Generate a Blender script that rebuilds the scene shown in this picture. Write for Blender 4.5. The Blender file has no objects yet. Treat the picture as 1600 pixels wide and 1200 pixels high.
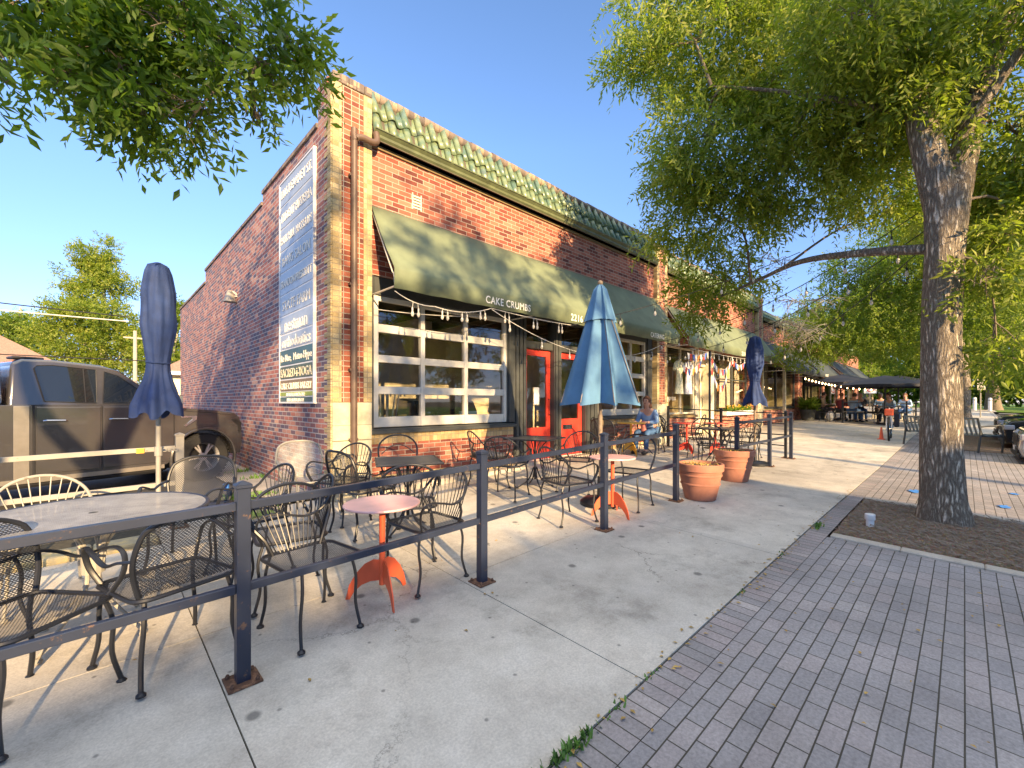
import bpy, bmesh, math, random
import numpy as np
from mathutils import Vector, Matrix
R = math.radians
sc = bpy.context.scene
col = sc.collection
random.seed(7)

# ---------------------------------------------------------------- camera, sky, sun, exposure
CAM_F = 680 / 1600 * 36.0
cd = bpy.data.cameras.new('camera'); cam = bpy.data.objects.new('camera', cd); col.objects.link(cam)
cam.location = (0, 0, 1.5)
cam.rotation_euler = (R(90), 0, R(46.1 - 90))
cd.sensor_width = 36; cd.lens = CAM_F; cd.shift_y = 28 / 1600
cd.clip_start = 0.05; cd.clip_end = 3000
sc.camera = cam
SUN_EL = 17.0
SUN_DIR = Vector((0.26, 0.966, 0)).normalized()          # the way the sunlight travels over the ground
w = bpy.data.worlds.new('World'); sc.world = w; w.use_nodes = True
nt = w.node_tree; nt.nodes.clear()
out = nt.nodes.new('ShaderNodeOutputWorld'); bg = nt.nodes.new('ShaderNodeBackground'); sky = nt.nodes.new('ShaderNodeTexSky')
sky.sky_type = 'NISHITA'; sky.sun_disc = False; sky.sun_elevation = R(SUN_EL)
sky.sun_rotation = math.atan2(-SUN_DIR.x, -SUN_DIR.y)
sky.air_density = 0.65; sky.dust_density = 0.0; sky.ozone_density = 2.6
bg.inputs[1].default_value = 0.15
# unseen overhead cloud added to fill the shade; slightly deeper blue towards the horizon
tc = nt.nodes.new('ShaderNodeTexCoord'); sx = nt.nodes.new('ShaderNodeSeparateXYZ'); nt.links.new(tc.outputs['Generated'], sx.inputs[0])
def wn(typ, **k):
    n = nt.nodes.new(typ)
    for a, v in k.items(): setattr(n, a, v)
    return n
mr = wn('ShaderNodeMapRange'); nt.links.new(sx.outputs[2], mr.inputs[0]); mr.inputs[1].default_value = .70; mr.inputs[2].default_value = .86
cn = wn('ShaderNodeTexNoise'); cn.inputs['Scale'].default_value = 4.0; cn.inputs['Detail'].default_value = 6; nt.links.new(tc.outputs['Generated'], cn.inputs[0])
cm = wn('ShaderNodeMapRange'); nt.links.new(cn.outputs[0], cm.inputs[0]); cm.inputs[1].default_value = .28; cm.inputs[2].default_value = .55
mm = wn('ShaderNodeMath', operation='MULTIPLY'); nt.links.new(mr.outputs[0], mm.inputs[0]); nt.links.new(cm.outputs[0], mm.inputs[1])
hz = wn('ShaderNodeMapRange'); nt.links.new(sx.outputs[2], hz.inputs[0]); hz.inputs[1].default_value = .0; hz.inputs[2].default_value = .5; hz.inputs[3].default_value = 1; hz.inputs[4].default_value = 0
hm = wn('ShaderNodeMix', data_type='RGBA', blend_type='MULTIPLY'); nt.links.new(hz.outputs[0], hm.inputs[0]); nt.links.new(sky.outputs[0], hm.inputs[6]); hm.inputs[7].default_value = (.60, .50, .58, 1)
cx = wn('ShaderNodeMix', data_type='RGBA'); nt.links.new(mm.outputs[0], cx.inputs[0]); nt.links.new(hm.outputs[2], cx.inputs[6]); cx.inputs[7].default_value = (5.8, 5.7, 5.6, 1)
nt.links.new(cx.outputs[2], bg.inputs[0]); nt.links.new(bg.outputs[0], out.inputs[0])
sd = bpy.data.lights.new('sun', 'SUN'); sun = bpy.data.objects.new('sun', sd); col.objects.link(sun)
sd.energy = 4.4; sd.angle = R(0.5); sd.color = (1.0, 0.70, 0.37)
L = Vector((SUN_DIR.x * math.cos(R(SUN_EL)), SUN_DIR.y * math.cos(R(SUN_EL)), -math.sin(R(SUN_EL))))
sun.rotation_euler = L.to_track_quat('-Z', 'Y').to_euler()
sun.location = (-5, -20, 12)
sc.view_settings.view_transform = 'Standard'; sc.view_settings.look = 'None'
sc.view_settings.exposure = 1.58; sc.view_settings.gamma = 1
sc.cycles.max_bounces = 6; sc.cycles.transparent_max_bounces = 24
sc.cycles.diffuse_bounces = 3; sc.cycles.glossy_bounces = 3

# ---------------------------------------------------------------- terrain
GP = [(-40, -.5), (0, 0), (2, .045), (4, .10), (6, .145), (11, .20), (17, .32), (24, .44), (32, .6), (46, .95), (60, 1.1), (900, 1.1)]
def gx(x):
    if x <= -40: return -.5
    for (a, b), (c, d) in zip(GP, GP[1:]):
        if x <= c: return b + (d - b) * (x - a) / (c - a)
    return 1.1
def gz(x, y): return gx(x) + .035 * max(-6, min(y, 6.5))
def pz(x): return gx(x) + .115

# ---------------------------------------------------------------- materials
MATS = {}
def lin(c):
    return tuple(((v / 255) / 12.92 if v / 255 <= .04045 else ((v / 255 + .055) / 1.055) ** 2.4) for v in c)
class NG:
    def __init__(s, name):
        s.m = bpy.data.materials.new(name); s.m.use_nodes = True; s.t = s.m.node_tree
        s.t.nodes.clear(); s.o = s.t.nodes.new('ShaderNodeOutputMaterial')
    def n(s, typ, ins=None, **kw):
        nd = s.t.nodes.new(typ)
        for k, v in kw.items(): setattr(nd, k, v)
        for k, v in (ins or {}).items(): s.set(nd, k, v)
        return nd
    def set(s, nd, k, v):
        i = nd.inputs[k]
        if hasattr(v, 'node') or isinstance(v, bpy.types.NodeSocket): s.t.links.new(v, i)
        elif isinstance(v, (tuple, list)): i.default_value = tuple(v) + ((1,) if len(v) == 3 and i.type == 'RGBA' else ())
        else: i.default_value = v
    def uv(s): return s.n('ShaderNodeUVMap').outputs[0]
    def obj(s): return s.n('ShaderNodeTexCoord').outputs['Object']
    def pos(s): return s.n('ShaderNodeNewGeometry').outputs['Position']
    def noise(s, scale, vec=None, detail=4, rough=.6):
        nd = s.n('ShaderNodeTexNoise', {'Scale': scale, 'Detail': detail, 'Roughness': rough})
        s.t.links.new(vec if vec is not None else s.pos(), nd.inputs['Vector']); return nd.outputs[0]
    def ramp(s, fac, stops, interp='LINEAR'):
        nd = s.n('ShaderNodeValToRGB'); cr = nd.color_ramp; cr.interpolation = interp
        while len(cr.elements) < len(stops): cr.elements.new(.5)
        for e, (p, c) in zip(cr.elements, stops):
            e.position = p; e.color = tuple(c) + (1,) if len(c) == 3 else c
        s.t.links.new(fac, nd.inputs[0]); return nd.outputs[0]
    def mix(s, f, a, b, bt='MIX'):
        nd = s.n('ShaderNodeMix', data_type='RGBA', blend_type=bt)
        s.set(nd, 0, f); s.set(nd, 6, a); s.set(nd, 7, b); return nd.outputs[2]
    def math(s, op, a, b=0.0, c=None):
        nd = s.n('ShaderNodeMath', operation=op); s.set(nd, 0, a); s.set(nd, 1, b)
        if c is not None: s.set(nd, 2, c)
        return nd.outputs[0]
    def bump(s, h, strength=.3, dist=.01):
        nd = s.n('ShaderNodeBump', {'Strength': strength, 'Distance': dist}); s.t.links.new(h, nd.inputs['Height']); return nd.outputs[0]
    def bsdf(s, **kw):
        nd = s.n('ShaderNodeBsdfPrincipled')
        for k, v in kw.items(): s.set(nd, k.replace('_', ' '), v)
        return nd.outputs[0]
    def done(s, sh): s.t.links.new(sh, s.o.inputs[0]); return s.m

def plain(name, c, rough=.6, metal=0.0, var=.12, scale=6, bump=0.0, spec=.5, coat=0.0):
    """paint or plastic with a little unevenness"""
    if name in MATS: return MATS[name]
    g = NG(name); nz = g.noise(scale, detail=5)
    a = tuple(x * (1 - var) for x in c); b = tuple(min(1, x * (1 + var)) for x in c)
    colr = g.ramp(nz, [(.3, a), (.7, b)])
    kw = dict(Base_Color=colr, Roughness=rough, Metallic=metal)
    if bump: kw['Normal'] = g.bump(g.noise(scale * 14, detail=4), bump, .004)
    sh = g.bsdf(**kw); nd = sh.node; nd.inputs['Specular IOR Level'].default_value = spec
    if coat: nd.inputs['Coat Weight'].default_value = coat
    MATS[name] = g.done(sh); return MATS[name]

def painted(name, c, chip, rough=.45, amt=.58, scale=16, metal=0):
    """weathered paint with rust or bare chips"""
    g = NG(name); n1 = g.noise(scale, detail=8, rough=.75); n2 = g.noise(2.5, detail=3)
    f = g.ramp(n1, [(amt, (0, 0, 0)), (amt + .06, (1, 1, 1))])
    base = g.ramp(n2, [(.3, tuple(x * .8 for x in c)), (.7, tuple(min(1, x * 1.2) for x in c))])
    MATS[name] = g.done(g.bsdf(Base_Color=g.mix(f, base, chip), Roughness=rough, Metallic=metal, Normal=g.bump(n1, .15, .003)))
    return MATS[name]

def brick(name, stops, mortar, bw=.203, bh=.0677, off=.5, ms=.006, seed=0, edge=None, rough=.85, dirt=.25, bstr=.6):
    g = NG(name); uv = g.uv()
    mp = g.n('ShaderNodeMapping'); g.t.links.new(uv, mp.inputs[0]); mp.inputs['Location'].default_value = (seed * 1.37, 0, 0)
    # slightly wobbling courses
    wob = g.noise(3.0, uv, 2); wv = g.n('ShaderNodeVectorMath', operation='SCALE'); g.t.links.new(wob, wv.inputs[0]); wv.inputs['Scale'].default_value = .004
    ad = g.n('ShaderNodeVectorMath', operation='ADD'); g.t.links.new(mp.outputs[0], ad.inputs[0]); g.t.links.new(wv.outputs[0], ad.inputs[1])
    bt = g.n('ShaderNodeTexBrick', {'Color1': (0, 0, 0), 'Color2': (1, 1, 1), 'Mortar': (.5, .5, .5), 'Scale': 1.0, 'Mortar Size': ms,
             'Mortar Smooth': .25, 'Bias': 0.0, 'Brick Width': bw, 'Row Height': bh}, offset=off, offset_frequency=2)
    g.t.links.new(ad.outputs[0], bt.inputs['Vector'])
    c = g.ramp(bt.outputs['Color'], stops)
    fine = g.noise(60, uv, 6, .7); big = g.noise(1.1, uv, 4)
    c = g.mix(.5, c, g.ramp(fine, [(.3, (.42, .42, .42)), (.7, (1.5, 1.5, 1.5))]), 'MULTIPLY')
    mort = g.mix(g.ramp(fine, [(.35, (0, 0, 0)), (.65, (1, 1, 1))]), mortar, tuple(x * .7 for x in mortar))
    c = g.mix(bt.outputs['Fac'], c, mort)
    c = g.mix(dirt, c, g.ramp(big, [(.3, (.45, .43, .42)), (.65, (1.2, 1.2, 1.2))]), 'MULTIPLY')
    inv = g.math('SUBTRACT', 1.0, bt.outputs['Fac'])
    h = g.math('ADD', g.math('ADD', inv, g.math('MULTIPLY', bt.outputs['Color'], .25)), g.math('MULTIPLY', fine, .35))
    MATS[name] = g.done(g.bsdf(Base_Color=c, Roughness=rough, Normal=g.bump(h, bstr, .006)))
    return MATS[name]

def build_materials():
    # walls
    brick('brick_front', [(.0, (.13, .035, .028)), (.3, (.27, .07, .045)), (.6, (.38, .115, .07)), (1, (.47, .18, .12))], (.52, .44, .34), ms=.0055)
    brick('brick_side', [(.0, (.12, .10, .14)), (.25, (.17, .115, .15)), (.4, (.27, .115, .11)), (.65, (.40, .14, .11)), (.85, (.48, .20, .15)), (1, (.55, .31, .23))], (.58, .52, .48), ms=.0075, seed=3)
    brick('brick_stack', [(.0, (.13, .04, .03)), (.4, (.32, .085, .045)), (1, (.5, .17, .1))], (.5, .43, .32), bw=.105, off=0, ms=.006)
    brick('brick_yellow', [(.0, (.36, .27, .13)), (.5, (.52, .40, .2)), (1, (.62, .5, .28))], (.4, .33, .22), bw=.125, off=0, ms=.005)
    brick('brick_soldier', [(.0, (.36, .25, .11)), (.5, (.52, .38, .18)), (1, (.6, .46, .24))], (.4, .33, .22), bw=.0677, bh=.2, off=0, ms=.005)
    brick('brick_coping', [(.0, (.12, .1, .09)), (.5, (.26, .2, .16)), (1, (.4, .3, .2))], (.2, .17, .14), bw=.09, bh=.2, off=0)
    g = NG('stone_block'); uv = g.uv()
    bt = g.n('ShaderNodeTexBrick', {'Color1': (.50, .46, .34), 'Color2': (.62, .57, .42), 'Mortar': (.25, .23, .18), 'Scale': 1.0, 'Mortar Size': .004, 'Mortar Smooth': .3, 'Brick Width': .8, 'Row Height': .4}, offset=.3)
    g.t.links.new(uv, bt.inputs['Vector']); nz = g.noise(9, uv, 6, .7)
    MATS['stone_block'] = g.done(g.bsdf(Base_Color=g.mix(.6, bt.outputs[0], g.ramp(nz, [(.3, (.6, .58, .52)), (.7, (1.1, 1.1, 1.05))]), 'MULTIPLY'), Roughness=.85, Normal=g.bump(nz, .3, .01)))
    # ground
    g = NG('concrete'); p = g.pos(); big = g.noise(.55, p, 5, .55); med = g.noise(3.2, p, 7, .7); fine = g.noise(90, p, 4, .7)
    spots = g.n('ShaderNodeTexVoronoi', {'Scale': 1.05, 'Randomness': 1.0}, voronoi_dimensions='2D'); g.t.links.new(p, spots.inputs['Vector'])
    sw = g.n('ShaderNodeTexVoronoi', {'Scale': 2.2, 'Randomness': 1.0}, voronoi_dimensions='2D'); g.t.links.new(p, sw.inputs['Vector'])
    c = g.ramp(med, [(.25, (.40, .36, .305)), (.5, (.55, .505, .43)), (.75, (.66, .61, .53))])
    c = g.mix(.75, c, g.ramp(big, [(.3, (.68, .68, .68)), (.52, (1.0, 1.0, .98)), (.7, (1.2, 1.18, 1.14))]), 'MULTIPLY')
    c = g.mix(.55, c, g.ramp(fine, [(.35, (.74, .74, .74)), (.65, (1.22, 1.22, 1.22))]), 'MULTIPLY')
    c = g.mix(g.ramp(spots.outputs[0], [(.022, (.7, .7, .7)), (.042, (0, 0, 0))]), c, (.07, .067, .062))
    c = g.mix(g.ramp(sw.outputs[0], [(.012, (.6, .6, .6)), (.03, (0, 0, 0))]), c, (.06, .058, .055))
    st = g.noise(.9, p, 8, .8); c = g.mix(g.ramp(st, [(.52, (0, 0, 0)), (.66, (.62, .62, .62))]), c, (.19, .17, .14))
    sx = g.n('ShaderNodeSeparateXYZ'); g.t.links.new(p, sx.inputs[0]); wn = g.n('ShaderNodeTexWhiteNoise', noise_dimensions='1D')
    g.t.links.new(g.math('ADD', g.math('FLOOR', g.math('DIVIDE', g.math('SUBTRACT', sx.outputs[0], .455), 2.0)), g.math('MULTIPLY', g.math('FLOOR', g.math('DIVIDE', sx.outputs[1], 2.9)), 7.0)), wn.inputs['W'])
    c = g.mix(.35, c, g.ramp(wn.outputs[0], [(0, (.75, .75, .75)), (1, (1.15, 1.14, 1.1))]), 'MULTIPLY')
    cr = g.n('ShaderNodeTexVoronoi', {'Scale': .55}, feature='DISTANCE_TO_EDGE', voronoi_dimensions='2D'); wv_ = g.n('ShaderNodeVectorMath', operation='SCALE'); n3 = g.n('ShaderNodeTexNoise', {'Scale': 2.2, 'Detail': 8.0, 'Roughness': .75}); g.t.links.new(p, n3.inputs[0]); g.t.links.new(n3.outputs[1], wv_.inputs[0]); wv_.inputs['Scale'].default_value = .55
    ad_ = g.n('ShaderNodeVectorMath', operation='ADD'); g.t.links.new(p, ad_.inputs[0]); g.t.links.new(wv_.outputs[0], ad_.inputs[1]); g.t.links.new(ad_.outputs[0], cr.inputs['Vector'])
    msk = g.math('MULTIPLY', g.ramp(cr.outputs[0], [(.0, (1, 1, 1)), (.0035, (0, 0, 0))]), g.ramp(g.noise(.35, p, 2), [(.5, (0, 0, 0)), (.56, (1, 1, 1))]))
    c = g.mix(msk, c, (.06, .055, .045))
    mp = g.n('ShaderNodeMapping'); g.t.links.new(p, mp.inputs[0]); mp.inputs['Scale'].default_value = (6, 190, 1)
    brush = g.noise(1.0, mp.outputs[0], 2)
    MATS['concrete'] = g.done(g.bsdf(Base_Color=c, Roughness=.82, Normal=g.bump(g.math('ADD', g.math('MULTIPLY', brush, .6), fine), .25, .003)))
    g = NG('concrete_pale'); p = g.pos(); med = g.noise(4, p, 7, .7); fine = g.noise(80, p, 4)
    c = g.ramp(med, [(.25, (.36, .32, .26)), (.75, (.55, .49, .40))]); c = g.mix(.4, c, g.ramp(fine, [(.35, (.7, .7, .7)), (.65, (1.2, 1.2, 1.2))]), 'MULTIPLY')
    MATS['concrete_pale'] = g.done(g.bsdf(Base_Color=c, Roughness=.85, Normal=g.bump(fine, .25, .004)))
    brick('paver', [(.0, (.28, .262, .256)), (.3, (.30, .280, .27)), (.6, (.315, .29, .278)), (.85, (.34, .30, .284)), (1, (.36, .33, .31))], (.075, .065, .045), bw=.176, bh=.088, ms=.0035, dirt=.6, bstr=.8)
    brick('paver_header', [(.0, (.27, .25, .24)), (.4, (.30, .275, .26)), (.8, (.34, .29, .275)), (1, (.39, .345, .315))], (.075, .065, .045), bw=.088, bh=.19, off=0, ms=.0035, dirt=.6, bstr=.8)
    g = NG('asphalt'); p = g.pos(); fine = g.noise(120, p, 4, .8); med = g.noise(1.6, p, 5)
    c = g.ramp(fine, [(.35, (.035, .035, .037)), (.6, (.1, .1, .1)), (.75, (.26, .25, .24))]); c = g.mix(.6, c, g.ramp(med, [(.3, (.7, .7, .7)), (.7, (1.3, 1.3, 1.25))]), 'MULTIPLY')
    MATS['asphalt'] = g.done(g.bsdf(Base_Color=c, Roughness=.8, Normal=g.bump(fine, .5, .008)))
    g = NG('mulch'); p = g.pos(); v = g.n('ShaderNodeTexVoronoi', {'Scale': 45.0}); mp = g.n('ShaderNodeMapping'); mp.inputs['Scale'].default_value = (1, 2.2, 1); g.t.links.new(p, mp.inputs[0]); g.t.links.new(mp.outputs[0], v.inputs['Vector'])
    nz = g.noise(25, p, 6, .8); c = g.ramp(nz, [(.25, (.035, .022, .014)), (.5, (.27, .18, .11)), (.75, (.55, .41, .28))]); c = g.mix(.5, c, v.outputs['Color'], 'MULTIPLY'); c = g.mix(.3, c, (.2, .135, .085))
    MATS['mulch'] = g.done(g.bsdf(Base_Color=c, Roughness=.95, Normal=g.bump(nz, .9, .03)))
    plain('joint_dirt', (.05, .045, .03), .95, var=.4, scale=30)
    g = NG('lawn'); p = g.pos(); nz = g.noise(.6, p, 5); fn = g.noise(40, p, 4)
    c = g.ramp(nz, [(.3, (.07, .16, .02)), (.7, (.16, .27, .035))]); c = g.mix(.5, c, g.ramp(fn, [(.3, (.5, .5, .5)), (.7, (1.4, 1.4, 1.4))]), 'MULTIPLY')
    MATS['lawn'] = g.done(g.bsdf(Base_Color=c, Roughness=.9, Normal=g.bump(fn, .7, .05)))
    plain('earth', (.12, .10, .07), .95, var=.3, scale=2)
    # metals
    painted('black_iron', (.012, .014, .02), (.10, .07, .05), .38, .66, 30)
    painted('fence_paint', (.022, .03, .055), (.13, .08, .055), .36, .60, 18)
    painted('rust_plate', (.12, .06, .035), (.25, .13, .07), .8, .5, 20)
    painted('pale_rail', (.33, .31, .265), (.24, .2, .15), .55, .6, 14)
    plain('pale_post', (.34, .32, .27), .5, .2)
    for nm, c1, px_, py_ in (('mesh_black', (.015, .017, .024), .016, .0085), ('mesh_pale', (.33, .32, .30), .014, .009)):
        g = NG(nm); uv = g.uv(); sp = g.n('ShaderNodeSeparateXYZ'); g.t.links.new(uv, sp.inputs[0])
        row = g.math('DIVIDE', sp.outputs[1], py_); fr = g.math('FLOOR', row)
        sh = g.math('MULTIPLY', g.math('MODULO', g.math('ABSOLUTE', fr), 2.0), .5)
        a = g.math('FRACT', g.math('ADD', g.math('DIVIDE', sp.outputs[0], px_), sh)); b = g.math('FRACT', row)
        da = g.math('ABSOLUTE', g.math('SUBTRACT', a, .5)); db = g.math('ABSOLUTE', g.math('SUBTRACT', b, .5))
        s = g.math('ADD', g.math('MULTIPLY', da, .9), db)
        hole = g.math('LESS_THAN', s, .44)
        tr = g.n('ShaderNodeBsdfTransparent').outputs[0]; bs = g.bsdf(Base_Color=g.ramp(g.noise(12), [(.4, c1), (.7, tuple(x * 1.5 for x in c1))]), Roughness=.4)
        mx = g.n('ShaderNodeMixShader'); g.set(mx, 0, hole); g.set(mx, 1, bs); g.set(mx, 2, tr); MATS[nm] = g.done(mx.outputs[0])
    painted('orange_paint', (.72, .12, .045), (.45, .3, .2), .42, .7, 14)
    painted('table_top_pink', (.82, .47, .43), (.75, .58, .54), .35, .63, 12)  # pink made paler to carry the sky's reflection in its colour
    painted('red_paint', (.62, .05, .03), (.3, .05, .03), .4, .7, 10)
    painted('yellow_paint', (.75, .42, .04), (.3, .2, .1), .4, .7, 10)
    plain('terracotta', (.38, .16, .10), .8, var=.2, scale=5, bump=.2)
    plain('pot_soil', (.20, .15, .10), .95, var=.5, scale=40, bump=.8)
    # fabrics
    plain('awning_green', (.155, .19, .115), .75, var=.22, scale=2.2, bump=.2)
    plain('awning_dark', (.045, .06, .07), .75, var=.12, scale=3, bump=.15)
    plain('canvas_navy', (.018, .042, .14), .8, var=.25, scale=7, bump=.2)
    plain('canvas_blue', (.085, .20, .34), .8, var=.16, scale=4, bump=.2)
    plain('canvas_black', (.015, .018, .03), .7, var=.2)
    plain('wood_pole', (.22, .17, .12), .6, var=.3, scale=20)
    plain('cushion_grey', (.13, .13, .14), .9, var=.2)
    plain('white_paint', (.72, .71, .66), .5, var=.08)
    plain('white_plastic', (.75, .75, .73), .35, var=.04)
    plain('alu_frame', (.66, .64, .57), .42, .25, var=.1)
    plain('frame_dark', (.055, .06, .058), .5, var=.25, scale=4)
    plain('door_red', (.58, .05, .03), .38, var=.1)
    plain('downspout', (.13, .085, .06), .5, var=.2)
    plain('gutter_green', (.115, .135, .065), .5, var=.3, scale=5)
    plain('sign_sky_sheen', (.40, .47, .55), .4, 0, var=.1)  # pale blue grey puts the sky's reflection into the panel colour
    g = NG('roof_tile_glaze'); nz = g.noise(3.5, None, 6, .65)
    c = g.ramp(nz, [(.25, (.05, .10, .10)), (.42, (.10, .17, .12)), (.55, (.20, .25, .12)), (.66, (.09, .15, .14)), (.74, (.28, .14, .08)), (.82, (.12, .17, .12))])
    MATS['roof_tile_glaze'] = g.done(g.bsdf(Base_Color=c, Roughness=.32, Normal=g.bump(nz, .2, .01)))
    plain('shingle', (.34, .2, .14), .9, var=.3, scale=12, bump=.5)
    # glass: a clear sheet with a mirror sheen at grazing angles
    for nm, tint, base in (('window_glass', (.90, .91, .86), .05), ('car_glass', (.12, .14, .16), .22), ('glass_clear', (.93, .93, .9), .06)):
        g = NG(nm); fr = g.n('ShaderNodeFresnel', {'IOR': 1.5}); f = g.math('ADD', fr.outputs[0], base)
        nb = g.bump(g.noise(1.3, None, 2), .04, .02)
        tr = g.n('ShaderNodeBsdfTransparent', {'Color': tint}); gl = g.n('ShaderNodeBsdfGlossy', {'Roughness': .015, 'Color': (.95, .95, .95)}); g.t.links.new(nb, gl.inputs['Normal'])
        mx = g.n('ShaderNodeMixShader'); g.set(mx, 0, f); g.set(mx, 1, tr.outputs[0]); g.set(mx, 2, gl.outputs[0]); MATS[nm] = g.done(mx.outputs[0])
    g = NG('lamp_glow'); e = g.n('ShaderNodeEmission', {'Color': (1, .62, .28), 'Strength': 6.0}); MATS['lamp_glow'] = g.done(e.outputs[0])
    g = NG('bulb_glass'); MATS['bulb_glass'] = g.done(g.bsdf(Base_Color=(.75, .72, .62), Roughness=.12, Transmission_Weight=.35, IOR=1.3))
    # vehicles
    plain('truck_paint', (.10, .095, .095), .2, .5, var=.04, coat=1.0)
    plain('truck_trim', (.42, .38, .32), .25, .6, coat=.5)
    plain('car_black', (.012, .013, .015), .18, .2, coat=1.0)
    plain('car_silver', (.35, .36, .38), .25, .6, coat=1.0)
    plain('car_white', (.7, .7, .7), .25, coat=1.0)
    plain('car_blue', (.04, .08, .16), .25, .2, coat=1.0)
    plain('tyre', (.02, .02, .02), .85, var=.3, scale=40, bump=.4)
    plain('chrome', (.75, .75, .75), .12, 1.0, var=.03)
    plain('rim_alloy', (.65, .63, .6), .3, .5)
    plain('dark_trim', (.02, .02, .022), .5)
    plain('lamp_lens', (.5, .5, .52), .1, .3)
    # trees
    g = NG('bark'); mp = g.n('ShaderNodeMapping'); mp.inputs['Scale'].default_value = (1, 1, .2); g.t.links.new(g.obj(), mp.inputs[0])
    dst = g.n('ShaderNodeTexNoise', {'Scale': 9.0, 'Detail': 6.0, 'Roughness': .7}); g.t.links.new(mp.outputs[0], dst.inputs[0]); dst = dst.outputs[1]; av = g.n('ShaderNodeVectorMath', operation='SCALE'); g.t.links.new(dst, av.inputs[0]); av.inputs['Scale'].default_value = .13
    sm = g.n('ShaderNodeVectorMath', operation='ADD'); g.t.links.new(mp.outputs[0], sm.inputs[0]); g.t.links.new(av.outputs[0], sm.inputs[1])
    v = g.n('ShaderNodeTexVoronoi', {'Scale': 27.0}, feature='DISTANCE_TO_EDGE'); g.t.links.new(sm.outputs[0], v.inputs['Vector']); nz = g.noise(30, g.obj(), 6, .75)
    e = g.ramp(v.outputs[0], [(.0, (0, 0, 0)), (.3, (1, 1, 1))])
    c = g.mix(e, (.24, .19, .14), g.ramp(nz, [(.3, (.46, .385, .29)), (.7, (.78, .69, .55))]))
    h = g.math('ADD', e, g.math('MULTIPLY', nz, .35))
    MATS['bark'] = g.done(g.bsdf(Base_Color=c, Roughness=.95, Normal=g.bump(h, 1.0, .05)))
    plain('bark_plain', (.2, .16, .12), .95, var=.35, scale=14, bump=.6)
    plain('bark_pale', (.42, .38, .30), .9, var=.25, scale=14)
    for nm, lo, mid, hi in (('leaf_ash', (.04, .11, .012), (.10, .20, .022), (.22, .32, .05)), ('leaf_light', (.09, .16, .02), (.17, .26, .03), (.3, .36, .06)),
                            ('leaf_dark', (.02, .06, .012), (.045, .11, .02), (.1, .18, .03)), ('leaf_olive', (.11, .18, .02), (.25, .32, .035), (.42, .45, .09))):
        g = NG(nm); uv = g.uv(); sp = g.n('ShaderNodeSeparateXYZ'); g.t.links.new(uv, sp.inputs[0])
        c = g.ramp(sp.outputs[0], [(.0, lo), (.5, mid), (1, hi)])
        c = g.mix(.35, c, g.ramp(g.noise(.9, None, 3), [(.35, (.5, .55, .5)), (.65, (1.35, 1.3, 1.1))]), 'MULTIPLY')
        b = g.bsdf(Base_Color=c, Roughness=.5); t = g.n('ShaderNodeBsdfTranslucent'); g.t.links.new(g.mix(.5, c, (.35, .5, .02), 'MIX'), t.inputs[0])
        mx = g.n('ShaderNodeMixShader'); g.set(mx, 0, .54); g.set(mx, 1, b); g.set(mx, 2, t.outputs[0]); MATS[nm] = g.done(mx.outputs[0])
    plain('litter', (.4, .26, .07), .8, var=.4, scale=10)
    plain('weed_green', (.1, .2, .03), .7, var=.4, scale=10)
    # people
    for nm, c in (('skin', (.55, .32, .23)), ('hair_brown', (.16, .07, .035)), ('hair_grey', (.3, .28, .26)), ('hair_dark', (.04, .03, .025)), ('cloth_lightblue', (.28, .42, .62)),
                  ('cloth_denim', (.05, .12, .27)), ('cloth_maroon', (.2, .03, .04)), ('cloth_blackish', (.03, .03, .035)), ('cloth_plaid_red', (.45, .16, .14)), ('cloth_white', (.7, .7, .7)), ('cloth_tan', (.45, .33, .2))):
        plain(nm, c, .75, var=.12, scale=12)
    plain('cloth_lightshort', (.2, .33, .55), .8)
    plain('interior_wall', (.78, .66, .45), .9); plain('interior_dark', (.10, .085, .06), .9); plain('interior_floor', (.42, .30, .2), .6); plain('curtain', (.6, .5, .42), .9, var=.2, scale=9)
    plain('paint_blue', (.05, .22, .6), .7, var=.3, scale=20); plain('flag_red', (.6, .08, .06), .8); plain('flag_blue', (.08, .15, .5), .8); plain('flag_orange', (.75, .3, .06), .8); plain('flag_white', (.75, .72, .68), .8)
    plain('sign_white', (.8, .8, .78), .45, var=.03); plain('letter_white', (.82, .80, .72), .5, var=.03); plain('sign_green', (.045, .10, .07), .4); plain('sign_teal', (.02, .11, .12), .4); plain('sign_brown', (.22, .16, .08), .4); plain('sign_lime', (.28, .38, .05), .4)
    plain('letter_cream', (.75, .68, .5), .5)
    plain('cable_black', (.015, .015, .015), .6); plain('cable_white', (.6, .58, .52), .6); plain('blue_tape', (.03, .15, .5), .5)
    plain('tile_green_sign', (.02, .2, .1), .5)
build_materials()
def M(n): return MATS[n] if isinstance(n, str) else n

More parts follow.
